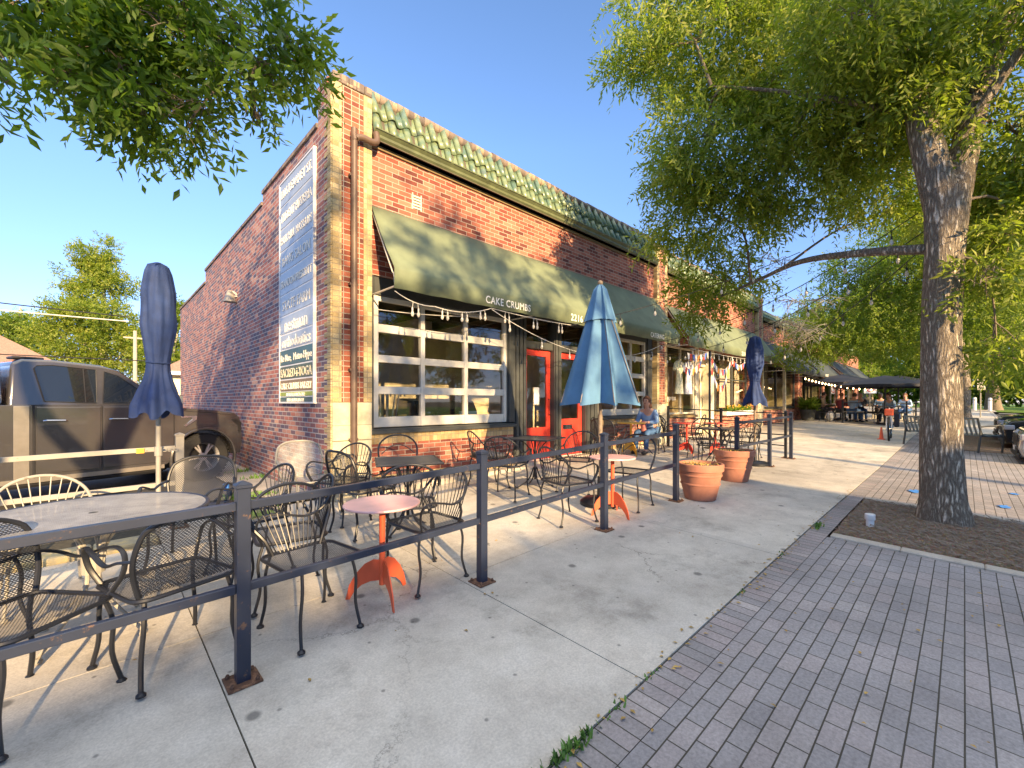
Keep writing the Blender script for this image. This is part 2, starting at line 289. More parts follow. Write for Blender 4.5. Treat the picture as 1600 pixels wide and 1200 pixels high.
# ---------------------------------------------------------------- mesh helpers
def tag(o, label=None, cat=None, group=None, kind=None):
    if label: o['label'] = label
    if cat: o['category'] = cat
    if group: o['group'] = group
    if kind: o['kind'] = kind
    return o
def empty(name, loc, rz=0, label=None, cat=None, group=None):
    o = bpy.data.objects.new(name, None); col.objects.link(o); o.location = loc; o.rotation_euler = (0, 0, rz)
    o.empty_display_size = .1
    return tag(o, label, cat, group)
def copy_tree(o, parent=None):
    c = o.copy(); col.objects.link(c)
    if parent is not None: c.parent = parent
    for ch in list(o.children): copy_tree(ch, c)
    return c
def crom(pts, n=5):
    P = [Vector(p) for p in pts]
    if len(P) < 3: return P
    o = []
    for i in range(len(P) - 1):
        a = P[i - 1] if i else P[0] * 2 - P[1]; b, c = P[i], P[i + 1]; d = P[i + 2] if i + 2 < len(P) else P[-1] * 2 - P[-2]
        for k in range(n):
            t = k / n; o.append(.5 * ((2 * b) + (c - a) * t + (2 * a - 5 * b + 4 * c - d) * t * t + (3 * b - a - 3 * c + d) * t ** 3))
    o.append(P[-1]); return o
class MB:
    def __init__(s): s.v = []; s.f = []
    def add(s, vs, fs):
        k = len(s.v); s.v += [tuple(x) for x in vs]; s.f += [tuple(i + k for i in f) for f in fs]; return s
    def box(s, x0, x1, y0, y1, z0, z1):
        return s.add([(x0, y0, z0), (x1, y0, z0), (x1, y1, z0), (x0, y1, z0), (x0, y0, z1), (x1, y0, z1), (x1, y1, z1), (x0, y1, z1)],
                     [(3, 2, 1, 0), (4, 5, 6, 7), (0, 1, 5, 4), (1, 2, 6, 5), (2, 3, 7, 6), (3, 0, 4, 7)])
    def bar(s, a, b, w, h, up=(0, 0, 1)):
        a, b = Vector(a), Vector(b); d = (b - a).normalized(); r = d.cross(Vector(up))
        if r.length < 1e-4: r = Vector((1, 0, 0))
        r.normalize(); u = r.cross(d); vs = []
        for p in (a, b):
            for i, j in ((-1, -1), (1, -1), (1, 1), (-1, 1)): vs.append(p + r * i * w / 2 + u * j * h / 2)
        return s.add(vs, [(0, 3, 2, 1), (4, 5, 6, 7), (0, 1, 5, 4), (1, 2, 6, 5), (2, 3, 7, 6), (3, 0, 4, 7)][:] )
    def tube(s, pts, r, n=8, smooth=0, cap=True, flat=None):
        P = crom(pts, smooth) if smooth else [Vector(p) for p in pts]
        m = len(P); rr = r if isinstance(r, (list, tuple)) else None
        vs = []; up = None
        for i, p in enumerate(P):
            d = (P[min(i + 1, m - 1)] - P[max(i - 1, 0)]); d = d.normalized() if d.length > 1e-9 else Vector((0, 0, 1))
            if up is None: up = Vector((0, 0, 1)) if abs(d.z) < .9 else Vector((1, 0, 0))
            a = d.cross(up)
            if a.length < 1e-5: a = d.cross(Vector((0, 1, 0)))
            a.normalize(); b = a.cross(d).normalized(); up = b
            q = (np.interp(i / (m - 1), np.linspace(0, 1, len(rr)), rr)) if rr else r
            fa, fb = flat if flat else (1, 1)
            for k in range(n):
                t = 2 * math.pi * k / n; vs.append(p + a * math.cos(t) * q * fa + b * math.sin(t) * q * fb)
        fs = [(i * n + k, i * n + (k + 1) % n, (i + 1) * n + (k + 1) % n, (i + 1) * n + k) for i in range(m - 1) for k in range(n)]
        if cap: fs += [tuple(range(n))[::-1], tuple((m - 1) * n + k for k in range(n))]
        return s.add(vs, fs)
    def lathe(s, prof, c=(0, 0, 0), n=24, mod=None, cap=True):
        vs = []; c = Vector(c)
        for j, (r, z) in enumerate(prof):
            for k in range(n):
                t = 2 * math.pi * k / n; q = r * (mod(t, j / (len(prof) - 1)) if mod else 1)
                vs.append((c.x + q * math.cos(t), c.y + q * math.sin(t), c.z + z))
        fs = [(j * n + k, j * n + (k + 1) % n, (j + 1) * n + (k + 1) % n, (j + 1) * n + k) for j in range(len(prof) - 1) for k in range(n)]
        if cap: fs += [tuple(range(n))[::-1], tuple((len(prof) - 1) * n + k for k in range(n))]
        return s.add(vs, fs)
    def prism(s, poly, y0, y1, ax='y'):
        """poly in (x,z) extruded along y, or (y,z) along x, or (x,y) along z"""
        f = {'y': lambda p, t: (p[0], t, p[1]), 'x': lambda p, t: (t, p[0], p[1]), 'z': lambda p, t: (p[0], p[1], t)}[ax]; n = len(poly)
        vs = [f(p, y0) for p in poly] + [f(p, y1) for p in poly]
        return s.add(vs, [tuple(range(n)), tuple(range(n, 2 * n))[::-1]] + [(i, i + n, (i + 1) % n + n, (i + 1) % n) for i in range(n)])
    def ball(s, c, r, n=12, m=8):
        r = r if isinstance(r, (tuple, list)) else (r, r, r); vs = [(c[0], c[1], c[2] - r[2])]
        for j in range(1, m):
            a = math.pi * j / m - math.pi / 2
            for k in range(n):
                t = 2 * math.pi * k / n; vs.append((c[0] + r[0] * math.cos(a) * math.cos(t), c[1] + r[1] * math.cos(a) * math.sin(t), c[2] + r[2] * math.sin(a)))
        vs.append((c[0], c[1], c[2] + r[2])); fs = [(0, 1 + (k + 1) % n, 1 + k) for k in range(n)]
        for j in range(m - 2):
            for k in range(n): a = 1 + j * n; fs.append((a + k, a + (k + 1) % n, a + n + (k + 1) % n, a + n + k))
        a = 1 + (m - 2) * n; fs += [(a + k, a + (k + 1) % n, len(vs) - 1) for k in range(n)]
        return s.add(vs, fs)
    def xf(s, mat, k0=0):
        s.v = s.v[:k0] + [tuple(mat @ Vector(p)) for p in s.v[k0:]]; return s
    def build(s, name, mat, parent=None, smooth=False, bevel=0, org=None, seg=1, fix=True):
        me = bpy.data.meshes.new(name); V = np.array(s.v, dtype=float)
        if org is not None: V = V - np.array(org)
        me.from_pydata(V.tolist(), [], s.f)
        if fix:
            bm = bmesh.new(); bm.from_mesh(me); bmesh.ops.recalc_face_normals(bm, faces=bm.faces); bm.to_mesh(me); bm.free()
        box_uv(me, org); me.materials.append(M(mat))
        if smooth:
            me.polygons.foreach_set('use_smooth', [True] * len(me.polygons))
            if smooth != 'all': me.set_sharp_from_angle(angle=R(38))
        o = bpy.data.objects.new(name, me); col.objects.link(o)
        if parent is not None: o.parent = parent
        if bevel:
            b = o.modifiers.new('bevel', 'BEVEL'); b.width = bevel; b.segments = seg; b.limit_method = 'ANGLE'; b.angle_limit = R(35)
        return o
def box_uv(me, org=None):
    nl = len(me.loops)
    if not nl: return
    uvl = me.uv_layers.new(name='UVMap')
    vi = np.empty(nl, dtype=np.int32); me.loops.foreach_get('vertex_index', vi)
    co = np.empty(len(me.vertices) * 3); me.vertices.foreach_get('co', co); co = co.reshape(-1, 3)
    if org is not None: co = co + np.array(org)
    npoly = len(me.polygons); nm = np.empty(npoly * 3); me.polygons.foreach_get('normal', nm); nm = np.abs(nm.reshape(-1, 3))
    lt = np.empty(npoly, dtype=np.int32); me.polygons.foreach_get('loop_total', lt); N = np.repeat(nm, lt, axis=0); c = co[vi]
    uv = np.empty((nl, 2)); zx = (N[:, 2] >= N[:, 0]) & (N[:, 2] >= N[:, 1]); yx = (~zx) & (N[:, 1] >= N[:, 0]); xx = ~(zx | yx)
    uv[zx] = c[zx][:, [0, 1]]; uv[yx] = c[yx][:, [0, 2]]; uv[xx] = c[xx][:, [1, 2]]
    uvl.data.foreach_set('uv', uv.ravel())

def text_mesh(txt, size, depth=.006, sx=1.0, spacing=1.0, align='LEFT', bold=0.0):
    cu = bpy.data.curves.new('t', 'FONT'); cu.body = txt; cu.size = size; cu.extrude = depth / 2; cu.space_character = spacing; cu.align_x = align; cu.offset = bold; cu.resolution_u = 3
    o = bpy.data.objects.new('t', cu); col.objects.link(o); dg = bpy.context.evaluated_depsgraph_get(); dg.update()
    me = bpy.data.meshes.new_from_object(o.evaluated_get(dg)); bpy.data.objects.remove(o); bpy.data.curves.remove(cu)
    vs = [(v.co.x * sx, v.co.y, v.co.z) for v in me.vertices]; fs = [tuple(p.vertices) for p in me.polygons]; bpy.data.meshes.remove(me)
    mb = MB(); mb.add(vs, fs); return mb
def text_obj(name, txt, size, origin, xdir, ydir, mat, parent, org, **kw):
    """lettering whose baseline starts at origin, running along xdir with ydir up"""
    mb = text_mesh(txt, size, **kw); X = Vector(xdir).normalized(); Y = Vector(ydir).normalized(); Z = X.cross(Y)
    m = Matrix(((X.x, Y.x, Z.x, origin[0]), (X.y, Y.y, Z.y, origin[1]), (X.z, Y.z, Z.z, origin[2]), (0, 0, 0, 1))); mb.xf(m)
    return mb.build(name, mat, parent, org=org)
def skin(name, pts, edges, rad, mat, parent, sub=2, smooth=True):
    me = bpy.data.meshes.new(name); me.from_pydata([tuple(p) for p in pts], edges, []); o = bpy.data.objects.new(name, me); col.objects.link(o)
    o.modifiers.new('s', 'SKIN'); sv = me.skin_vertices[0].data
    for i, r in enumerate(rad): sv[i].radius = (r, r) if not isinstance(r, tuple) else r
    sv[0].use_root = True
    sm = o.modifiers.new('u', 'SUBSURF'); sm.levels = sub; sm.render_levels = sub
    dg = bpy.context.evaluated_depsgraph_get(); dg.update(); m2 = bpy.data.meshes.new_from_object(o.evaluated_get(dg)); bpy.data.objects.remove(o)
    m2.polygons.foreach_set('use_smooth', [True] * len(m2.polygons)); m2.materials.clear(); m2.materials.append(M(mat)); m2.name = name
    o2 = bpy.data.objects.new(name, m2); col.objects.link(o2); o2.parent = parent; return o2
# ---------------------------------------------------------------- ground
def sheet(mb, x0, x1, y0, y1, dz, sx=1.0, sy=1.2, zf=None):
    zf = zf or gz
    nx = max(1, int(math.ceil((x1 - x0) / sx))); ny = max(1, int(math.ceil((y1 - y0) / sy)))
    vs = []
    for j in range(ny + 1):
        for i in range(nx + 1):
            x = x0 + (x1 - x0) * i / nx; y = y0 + (y1 - y0) * j / ny; vs.append((x, y, zf(x, y) + dz))
    mb.add(vs, [(j * (nx + 1) + i, j * (nx + 1) + i + 1, (j + 1) * (nx + 1) + i + 1, (j + 1) * (nx + 1) + i) for j in range(ny) for i in range(nx)])
def S(name, mb, mat, **k): return tag(mb.build(name, mat, None, **k), kind='structure')
def ground():
    mb = MB()
    xs = [-700, -300, -120, -40, 0, 2, 4, 6, 11, 17, 24, 32, 46, 60, 120, 300, 800]; ys = [-700, -300, -100, -40, -14, -6, 0, 6.5, 20, 60, 150, 400, 800]
    vs = [(x, y, gz(x, y) - .2) for y in ys for x in xs]; n = len(xs)
    mb.add(vs, [(j * n + i, j * n + i + 1, (j + 1) * n + i + 1, (j + 1) * n + i) for j in range(len(ys) - 1) for i in range(n - 1)])
    S('ground', mb, 'earth')
    # sidewalk: separate slabs with open joints over a dirt bed
    mb = MB(); sheet(mb, -12, 43, 1.123, 5.9, -.012); S('joint_bed', mb, 'joint_dirt')
    mb = MB(); xl = [-8, -6.1, -4.2, -1.85, .455, 2.02, 4.36, 6.3, 8.4, 10.4, 12.5, 14.6, 16.7, 18.8, 21, 23, 25, 27.5, 30, 33, 36, 39.5, 43]
    rnd = random.Random(3)
    for a, b in zip(xl, xl[1:]):
        yb = 3.12 if b <= 2.1 else 2.70
        for c, d in ((1.13, yb), (yb, 5.75)):
            if b <= 1.0 and c > 2: d = 5.12
            k = len(mb.v); g = .0035; t = rnd.uniform(-.0003, .0003)
            nx, ny = 3, 3
            for j in range(ny + 1):
                for i in range(nx + 1):
                    x = a + g + (b - a - 2 * g) * i / nx; y = c + g + (d - c - 2 * g) * j / ny; mb.v.append((x, y, gz(x, y) + t))
            for j in range(ny):
                for i in range(nx): mb.f.append((k + j * (nx + 1) + i, k + j * (nx + 1) + i + 1, k + (j + 1) * (nx + 1) + i + 1, k + (j + 1) * (nx + 1) + i))
            rim = [k + i for i in range(nx + 1)] + [k + (nx + 1) * j + nx for j in range(1, ny + 1)] + [k + (nx + 1) * ny + i for i in range(nx - 1, -1, -1)] + [k + (nx + 1) * j for j in range(ny - 1, 0, -1)]
            kk = len(mb.v); mb.v += [(mb.v[r][0], mb.v[r][1], mb.v[r][2] - .06) for r in rim]
            for i in range(len(rim)): mb.f.append((rim[i], kk + i, kk + (i + 1) % len(rim), rim[(i + 1) % len(rim)]))
    S('sidewalk', mb, 'concrete', fix=True)
    mb = MB(); sheet(mb, -8, 5.27, -1.16, .9495, -.006); sheet(mb, 7.58, 21.9, -1.16, .9495, -.006); S('paver_walk', mb, 'paver')
    mb = MB(); sheet(mb, -8, 21.9, .9505, 1.122, -.003); S('paver_border', mb, 'paver_header')
    mb = MB(); sheet(mb, 5.4, 7.45, -1.16, .935, -.004, .04, .04, zf=lambda x, y: gz(x, y) + random.uniform(-.008, .01) + .012 * math.sin(x * 9) * math.sin(y * 7 + x * 4) + .03 * math.exp(-((x - 6.9) ** 2 + (y - .1) ** 2) / .25)); S('planting_bed', mb, 'mulch')
    mb = MB(); sheet(mb, 15.6, 21.8, -1.1, .45, .004, .3, .3); S('planting_bed', mb, 'mulch')
    mb = MB(); sheet(mb, 22.1, 43, -1.16, 1.1, -.004); S('sidewalk', mb, 'concrete')
    mb = MB()
    for (a, b) in (((5.335, -1.16), (5.335, .93)), ((7.515, -1.7), (7.515, .93)), ((22.05, -1.7), (22.05, .93))):
        n = 4
        for i in range(n):
            ya = a[1] + (b[1] - a[1]) * i / n; yb = a[1] + (b[1] - a[1]) * (i + 1) / n - .003
            mb.bar((a[0], ya, gz(a[0], ya) - .04), (a[0], yb, gz(a[0], yb) - .04), .125, .11)
    S('kerb_strip', mb, 'concrete_pale', bevel=.008)
    # street with kerb
    mb = MB()
    for i in range(-10, 60, 2): mb.bar((i, -1.24, gz(i, -1.24) - .075), (i + 1.99, -1.24, gz(i + 2, -1.24) - .075), .15, .16)
    S('kerb', mb, 'concrete_pale', bevel=.015)
    mb = MB(); sheet(mb, -60, 90, -16, -1.315, -.15, 4, 2); S('street', mb, 'asphalt')
    mb = MB(); sheet(mb, -60, 90, -20, -16.1, -.02, 4, 2); S('far_sidewalk', mb, 'concrete_pale')
    # alley and parking lot
    mb = MB(); sheet(mb, -30, 1.55, 5.42, 19.5, 0, 2, 2, zf=lambda x, y: pz(x)); S('parking_lot', mb, 'asphalt')
    mb = MB(); sheet(mb, 1.56, 2.16, 5.76, 19.5, 0.0, .6, 1, zf=lambda x, y: pz(x) + .03 + .08 * max(0, 1 - (y - 5.7) / 3)); S('apron', mb, 'concrete_pale')
    mb = MB()
    for i in range(-20, 1):
        xa = -20 + (i + 20) * 1.0; xb = xa + .992
        mb.bar((xa, 5.27, gz(xa, 5.27) - .03), (min(xb, .44), 5.27, gz(min(xb, .44), 5.27) - .03), .28, .16)
    o = S('kerb_edge', mb, 'curb_yellow', bevel=.02, seg=2)
    mb = MB(); sheet(mb, -30, 1.0, 5.135, 5.2, -.02); S('clay_strip', mb, 'clay')
    mb = MB(); sheet(mb, -60, 60, 19.6, 24, -.06, 6, 3, zf=lambda x, y: .1); S('alley_lane', mb, 'asphalt')
    # park lawn and path beyond the shops
    mb = MB(); sheet(mb, 44, 160, -30, 60, -.02, 6, 6); S('lawn', mb, 'lawn')
    mb = MB(); sheet(mb, 43.0, 46.5, -1.5, 30, .006, 2, 2); sheet(mb, 43, 46.5, -30, -1.6, -.1, 2, 2); S('cross_path', mb, 'concrete_pale')
    mb = MB(); sheet(mb, -60, 42, -60, -20.1, -.03, 6, 6); S('far_lawn', mb, 'lawn')
g_ = NG('curb_yellow'); _n = g_.noise(9, None, 7, .7); MATS['curb_yellow'] = g_.done(g_.bsdf(Base_Color=g_.ramp(_n, [(.35, (.3, .27, .2)), (.5, (.45, .38, .22)), (.62, (.6, .47, .2))]), Roughness=.85, Normal=g_.bump(_n, .5, .01)))
plain('clay', (.36, .15, .07), .9, var=.4, scale=20, bump=.5)
ground()

# litter, weeds and marks on the ground
def leafbits():
    rnd = random.Random(11); mb = MB()
    for k in range(300):
        if k < 190: x = rnd.uniform(.8, 8); y = rnd.gauss(1.12, .035)
        elif k < 265: x = rnd.uniform(1, 6.5); y = rnd.uniform(-.6, 1.1)
        else: x = rnd.uniform(0, 9); y = rnd.uniform(1.2, 5)
        s = rnd.uniform(.008, .02); a = rnd.uniform(0, 6.28); z = gz(x, y) + .004; c, d = math.cos(a) * s, math.sin(a) * s
        mb.add([(x - c, y - d, z), (x + d * .5, y - c * .5, z + .004), (x + c, y + d, z + .002), (x - d * .5, y + c * .5, z + .006)], [(0, 1, 2), (0, 2, 3)])
    tag(mb.build('leaf_litter', 'litter', fix=False), 'small yellow leaf scraps scattered along the paving joints', 'leaf litter', kind='stuff')
    mb = MB()
    for k in range(4200):
        x = rnd.uniform(5.42, 7.43); y = rnd.uniform(-1.6, .92); z = gz(x, y) + rnd.uniform(.012, .035); s = rnd.uniform(.006, .03); a = rnd.uniform(0, 3.14); t = rnd.uniform(-.5, .5)
        c, d = math.cos(a) * s, math.sin(a) * s; wv = .004
        mb.add([(x - c - d * .15, y - d + c * .15, z), (x - c + d * .15, y - d - c * .15, z + .005), (x + c + d * .15, y + d - c * .15, z + t * s + .01), (x + c - d * .15, y + d + c * .15, z + t * s + .006)], [(0, 1, 2, 3)])
    tag(mb.build('wood_chip', 'bark_plain', fix=False), 'brown wood chips strewn over the tree bed', 'mulch', kind='stuff')
    mb = MB()
    for (cx, cy, n, h) in ((1.36, 1.12, 45, .045), (1.48, 1.115, 50, .045), (1.2, 1.12, 20, .04), (1.75, 1.12, 16, .025), (2.1, 1.12, 12, .02), (5.55, 1.08, 60, .05), (1.62, 6.6, 220, .12), (1.5, 6.9, 160, .1), (1.3, 5.5, 120, .08), (2.05, 8.4, 90, .09), (2.02, 9.4, 60, .08), (4.4, 1.12, 12, .02), (3.4, 1.12, 12, .02)):
        for _ in range(n):
            x = cx + rnd.gauss(0, .05 if cy < 2 else .12); y = cy + rnd.gauss(0, .012 if cy < 2 else .07); z = (gz(x, y) if y < 5.7 else pz(x) + .02) - .005; a = rnd.uniform(0, 6.28); hh = h * rnd.uniform(.4, 1.1); q = .004 + hh * .06
            dx, dy = math.cos(a), math.sin(a); b = rnd.uniform(.2, .9) * hh
            mb.add([(x - dy * q, y + dx * q, z), (x + dy * q, y - dx * q, z), (x + dx * b * .6 + dy * q * 1.4, y + dy * b * .6 - dx * q * 1.4, z + hh * .7), (x + dx * b, y + dy * b, z + hh)], [(0, 1, 2), (0, 2, 3)])
    tag(mb.build('weed', 'weed_green', fix=False), 'little green weeds sprouting from the paving joint and wall foot', 'weed', kind='stuff')
leafbits()
# ---------------------------------------------------------------- the row of shops
YF = 5.6
def wall_strip(b, x0, x1, z0, z1, mat='brick_front', name='wall', y=YF, th=.25):
    mb = MB(); mb.box(x0, x1, y, y + th, z0, z1); return mb.build(name, mat, b, org=b.location)
def pier(b, x0, x1, ztop, yf=5.5, zs=1.5, ydepth=.35):
    zb = gz(x0, yf) - .1; e = .115
    mb = MB(); mb.box(x0 + e, x1 - e, yf + .008, yf + ydepth, zs, ztop - .1); p = mb.build('pier', 'brick_stack', b, org=b.location)
    mb = MB(); mb.box(x0, x0 + e, yf, yf + ydepth, zs, ztop - .1); mb.box(x1 - e, x1, yf, yf + ydepth, zs, ztop - .1); mb.build('quoin', 'brick_yellow', p, org=b.location)
    mb = MB(); n = max(3, int((x1 - x0) / .095))
    for i in range(n):
        a = x0 + (x1 - x0) * i / n; mb.box(a + .004, a + (x1 - x0) / n - .004, yf - .012, yf + ydepth - .002, ztop - .098, ztop + .02)
    mb.build('cap', 'brick_coping', p, org=b.location, bevel=.006)
    mb = MB(); z = zb
    for zz in (zb + .42, zb + .86, zs):
        mb.box(x0 + .001, (x0 + x1) / 2 - .004, yf - .004, yf + ydepth, z, zz - .006); mb.box((x0 + x1) / 2 + .002, x1 - .001, yf - .004, yf + ydepth, z, zz - .006); z = zz
    mb.build('stone_base', 'stone_block', p, org=b.location, bevel=.006)
    return p
def tile_roof(b, x0, x1, zg, zc):
    """two courses of S tiles leaning back between gutter and coping"""
    th, P = 2, .235; mb = MB(); ns = 10
    y0, y1 = YF - .15, YF + .06; zA, zB = zg + .10, zc - .05
    n = int((x1 - x0) / P); P = (x1 - x0) / n
    for c in range(2):
        za = zA + (zB - zA) * c / 2 - (.03 if c else 0); ya = y0 + (y1 - y0) * c / 2 - .035 * (1 if c else 0); zb = zA + (zB - zA) * (c + 1) / 2 + .02; yb = y0 + (y1 - y0) * (c + 1) / 2 + .012
        for i in range(n):
            jit = random.uniform(-.012, .012); xo = x0 + P * i; rows = []
            for (y, z) in ((ya + jit, za), ((ya + yb) / 2 + jit * .5, (za + zb) / 2), (yb, zb)):
                for s in range(ns + 1):
                    t = s / ns; d = .05 * math.cos((t * 2 - .55) * math.pi) ; tp = 1 - .08 * (z - za)
                    rows.append((xo + P * t * 1.03, y - d * .85 * tp, z + d * .25))
            k = len(mb.v); mb.v += rows; m = ns + 1
            mb.f += [(k + j * m + s, k + j * m + s + 1, k + (j + 1) * m + s + 1, k + (j + 1) * m + s) for j in range(2) for s in range(ns)]
    o = mb.build('roof_tiles', 'roof_tile_glaze', b, smooth='all', org=b.location, fix=False)
    sm = o.modifiers.new('thick', 'SOLIDIFY'); sm.thickness = .014
    mb = MB(); mb.prism([(YF - .13, zg), (YF + .24, zg), (YF + .24, zc - .02), (YF + .1, zc - .02)], x0, x1, 'x'); mb.build('roof_slope', 'interior_dark', b, org=b.location)
    mb = MB(); n = int((x1 - x0) / .45)
    for i in range(n):
        a = x0 + (x1 - x0) * i / n; j = random.uniform(-.008, .008)
        mb.tube([(a - .02, YF + .1, zc - .035 + j), (a + (x1 - x0) / n + .01, YF + .1, zc - .045 + j)], .075, 10)
    mb.build('coping', 'brick_coping', b, org=b.location, smooth=True)
    # gutter: an ogee trough with straps
    mb = MB(); pr = [(YF - .005, zg), (YF - .11, zg), (YF - .15, zg + .04), (YF - .15, zg + .075), (YF - .19, zg + .115), (YF - .2, zg + .115), (YF - .2, zg + .13), (YF - .18, zg + .13), (YF - .18, zg + .12), (YF - .005, zg + .02)]
    mb.prism(pr, x0, x1, 'x')
    x = x0 + .3
    while x < x1: mb.box(x, x + .02, YF - .204, YF - .02, zg + .131, zg + .136); x += .6
    mb.build('gutter', 'gutter_green', b, org=b.location, smooth=True)
    mb = MB(); mb.box(x0, x1, YF - .03, YF, zg - .05, zg - .002); mb.build('fascia', 'sign_brown', b, org=b.location)
def awning(b, x0, x1, zt, zl, zb, yl, mat='awning_green', texts=(), inner='interior_wall'):
    mb = MB(); t = .012; n = max(2, int((x1 - x0) / .55)); m = 7
    prof = [(YF - .02 + (yl - YF + .02) * i / m, zt + (zl - zt) * i / m - .035 * math.sin(math.pi * i / m)) for i in range(m + 1)] + [(yl - .008, zl - .03), (yl, zb)]
    vs = []; rnd = random.Random(int(x0 * 7))
    for i in range(n * 3 + 1):
        x = x0 + (x1 - x0) * i / (n * 3); sag = .012 * abs(math.sin(math.pi * i / 3))
        for j, (y, z) in enumerate(prof):
            e = sag if 0 < j < m else 0; vs.append((x, y + e * .5, z - e * 1.0 + (rnd.uniform(-.004, .004) if 0 < j < m else 0) + (.006 * math.sin(i * 1.7) if j == len(prof) - 1 else 0)))
    k = len(prof); mb.add(vs, [(i * k + j, (i + 1) * k + j, (i + 1) * k + j + 1, i * k + j + 1) for i in range(n * 3) for j in range(k - 1)])
    a = mb.build('awning', mat, b, smooth=True, org=b.location, fix=False)
    s = a.modifiers.new('t', 'SOLIDIFY'); s.thickness = .006; s.offset = 0
    # painted steel frame under the cloth
    mb = MB(); i = 0
    xs = [x0 + .02 + (x1 - x0 - .04) * q / max(1, round((x1 - x0) / 2.6)) for q in range(max(1, round((x1 - x0) / 2.6)) + 1)]
    for x in xs:
        mb.tube([(x, YF - .02, zt - .09), (x, yl + .07, zl - .05), (x, yl + .035, zl - .07), (x, yl + .015, zb + .03), (x, YF - .02, zb + .03)], .012, 6)
    mb.tube([(x0 + .02, yl + .015, zb + .03), (x1 - .02, yl + .015, zb + .03)], .012, 6); mb.tube([(x0 + .02, yl + .06, zl - .06), (x1 - .02, yl + .06, zl - .06)], .012, 6)
    mb.build('awning_frame', 'alu_frame', a, org=b.location)
    for (tx, x, z, h, sx, sp) in texts:
        text_obj('lettering', tx, h, (x, yl - .008, z), (1, 0, 0), (0, 0, 1), 'letter_white', a, b.location, depth=.004, sx=sx, spacing=sp, bold=.002)
    return a
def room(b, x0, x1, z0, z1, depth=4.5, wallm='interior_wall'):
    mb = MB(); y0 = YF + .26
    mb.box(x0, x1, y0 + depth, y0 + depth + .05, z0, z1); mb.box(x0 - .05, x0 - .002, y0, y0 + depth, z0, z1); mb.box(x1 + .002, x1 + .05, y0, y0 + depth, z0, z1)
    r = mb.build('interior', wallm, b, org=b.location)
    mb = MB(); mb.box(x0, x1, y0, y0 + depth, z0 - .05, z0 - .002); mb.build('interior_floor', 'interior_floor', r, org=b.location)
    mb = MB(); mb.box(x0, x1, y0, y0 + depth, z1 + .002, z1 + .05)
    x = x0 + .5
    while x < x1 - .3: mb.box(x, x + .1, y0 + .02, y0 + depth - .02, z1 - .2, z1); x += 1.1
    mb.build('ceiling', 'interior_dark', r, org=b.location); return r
def gridded_window(b, xs, zr, y=YF + .1, mat='alu_frame', w=.07, panel=None, th=.05):
    """xs: left edges of panes as (a,b) pairs, zr: rows (z0,z1)"""
    fx0, fx1 = xs[0][0] - w, xs[-1][1] + w; fz0, fz1 = zr[0][0] - w, zr[-1][1] + w
    if panel: fz0 = panel
    mb = MB(); yy = y - th
    X = [(fx0, xs[0][0])] + [(xs[i][1], xs[i + 1][0]) for i in range(len(xs) - 1)] + [(xs[-1][1], fx1)]
    for a, c in X: mb.box(a, c, yy, y + .02, fz0, fz1)
    Z = [(fz0, zr[0][0])] + [(zr[i][1], zr[i + 1][0]) for i in range(len(zr) - 1)] + [(zr[-1][1], fz1)]
    for a, c in Z:
        for p, q in xs: mb.box(p, q, yy + .008, y + .015, a, c)
    f = mb.build('window', mat, b, org=b.location, bevel=.004)
    mb = MB()
    for p, q in xs:
        for a, c in zr: mb.add([(p - .005, y - .005, a - .005), (q + .005, y - .005, a - .005), (q + .005, y - .005, c + .005), (p - .005, y - .005, c + .005)], [(0, 1, 2, 3)])
    mb.build('pane', 'window_glass', f, org=b.location, fix=False)
    return f
def door(b, x0, x1, z0, z1, y=YF + .14, mat='door_red', kick=.62, st=.11, paper=None, slot=None, handle_side=1):
    mb = MB(); mb.box(x0, x0 + st, y, y + .045, z0, z1); mb.box(x1 - st, x1, y, y + .045, z0, z1); mb.box(x0 + st, x1 - st, y + .004, y + .041, z1 - st, z1); mb.box(x0 + st, x1 - st, y + .004, y + .041, z0, z0 + kick)
    d = mb.build('door', mat, b, org=b.location, bevel=.004)
    mb = MB(); mb.add([(x0 + st, y + .02, z0 + kick), (x1 - st, y + .02, z0 + kick), (x1 - st, y + .02, z1 - st), (x0 + st, y + .02, z1 - st)], [(0, 1, 2, 3)]); mb.build('pane', 'window_glass', d, org=b.location, fix=False)
    hx = x1 - st / 2 if handle_side > 0 else x0 + st / 2
    mb = MB(); mb.tube([(hx, y, z0 + .85), (hx, y - .05, z0 + .87), (hx, y - .05, z0 + 1.15), (hx, y, z0 + 1.17)], .009, 6); mb.build('handle', 'black_iron', d, org=b.location)
    if paper:
        mb = MB(); mb.box(paper[0], paper[1], y + .01, y + .013, paper[2], paper[3]); mb.build('notice', 'sign_white', d, org=b.location)
    if slot:
        mb = MB(); mb.box(slot[0], slot[1], y - .008, y, slot[2], slot[3]); mb.build('mail_slot', 'chrome', d, org=b.location, bevel=.003)
    return d
def column(b, x0, x1, z0, z1, y=YF + .0, d=.22, flutes=1, name='mullion'):
    mb = MB(); mb.box(x0, x1, y + .04, y + d, z0, z1)
    w_ = x1 - x0; n = flutes
    for i in range(n): a = x0 + w_ * (i + .15) / n; c = x0 + w_ * (i + .85) / n; mb.box(a, c, y + .01, y + .05, z0, z1)
    return mb.build(name, 'frame_dark', b, org=b.location, bevel=.004)

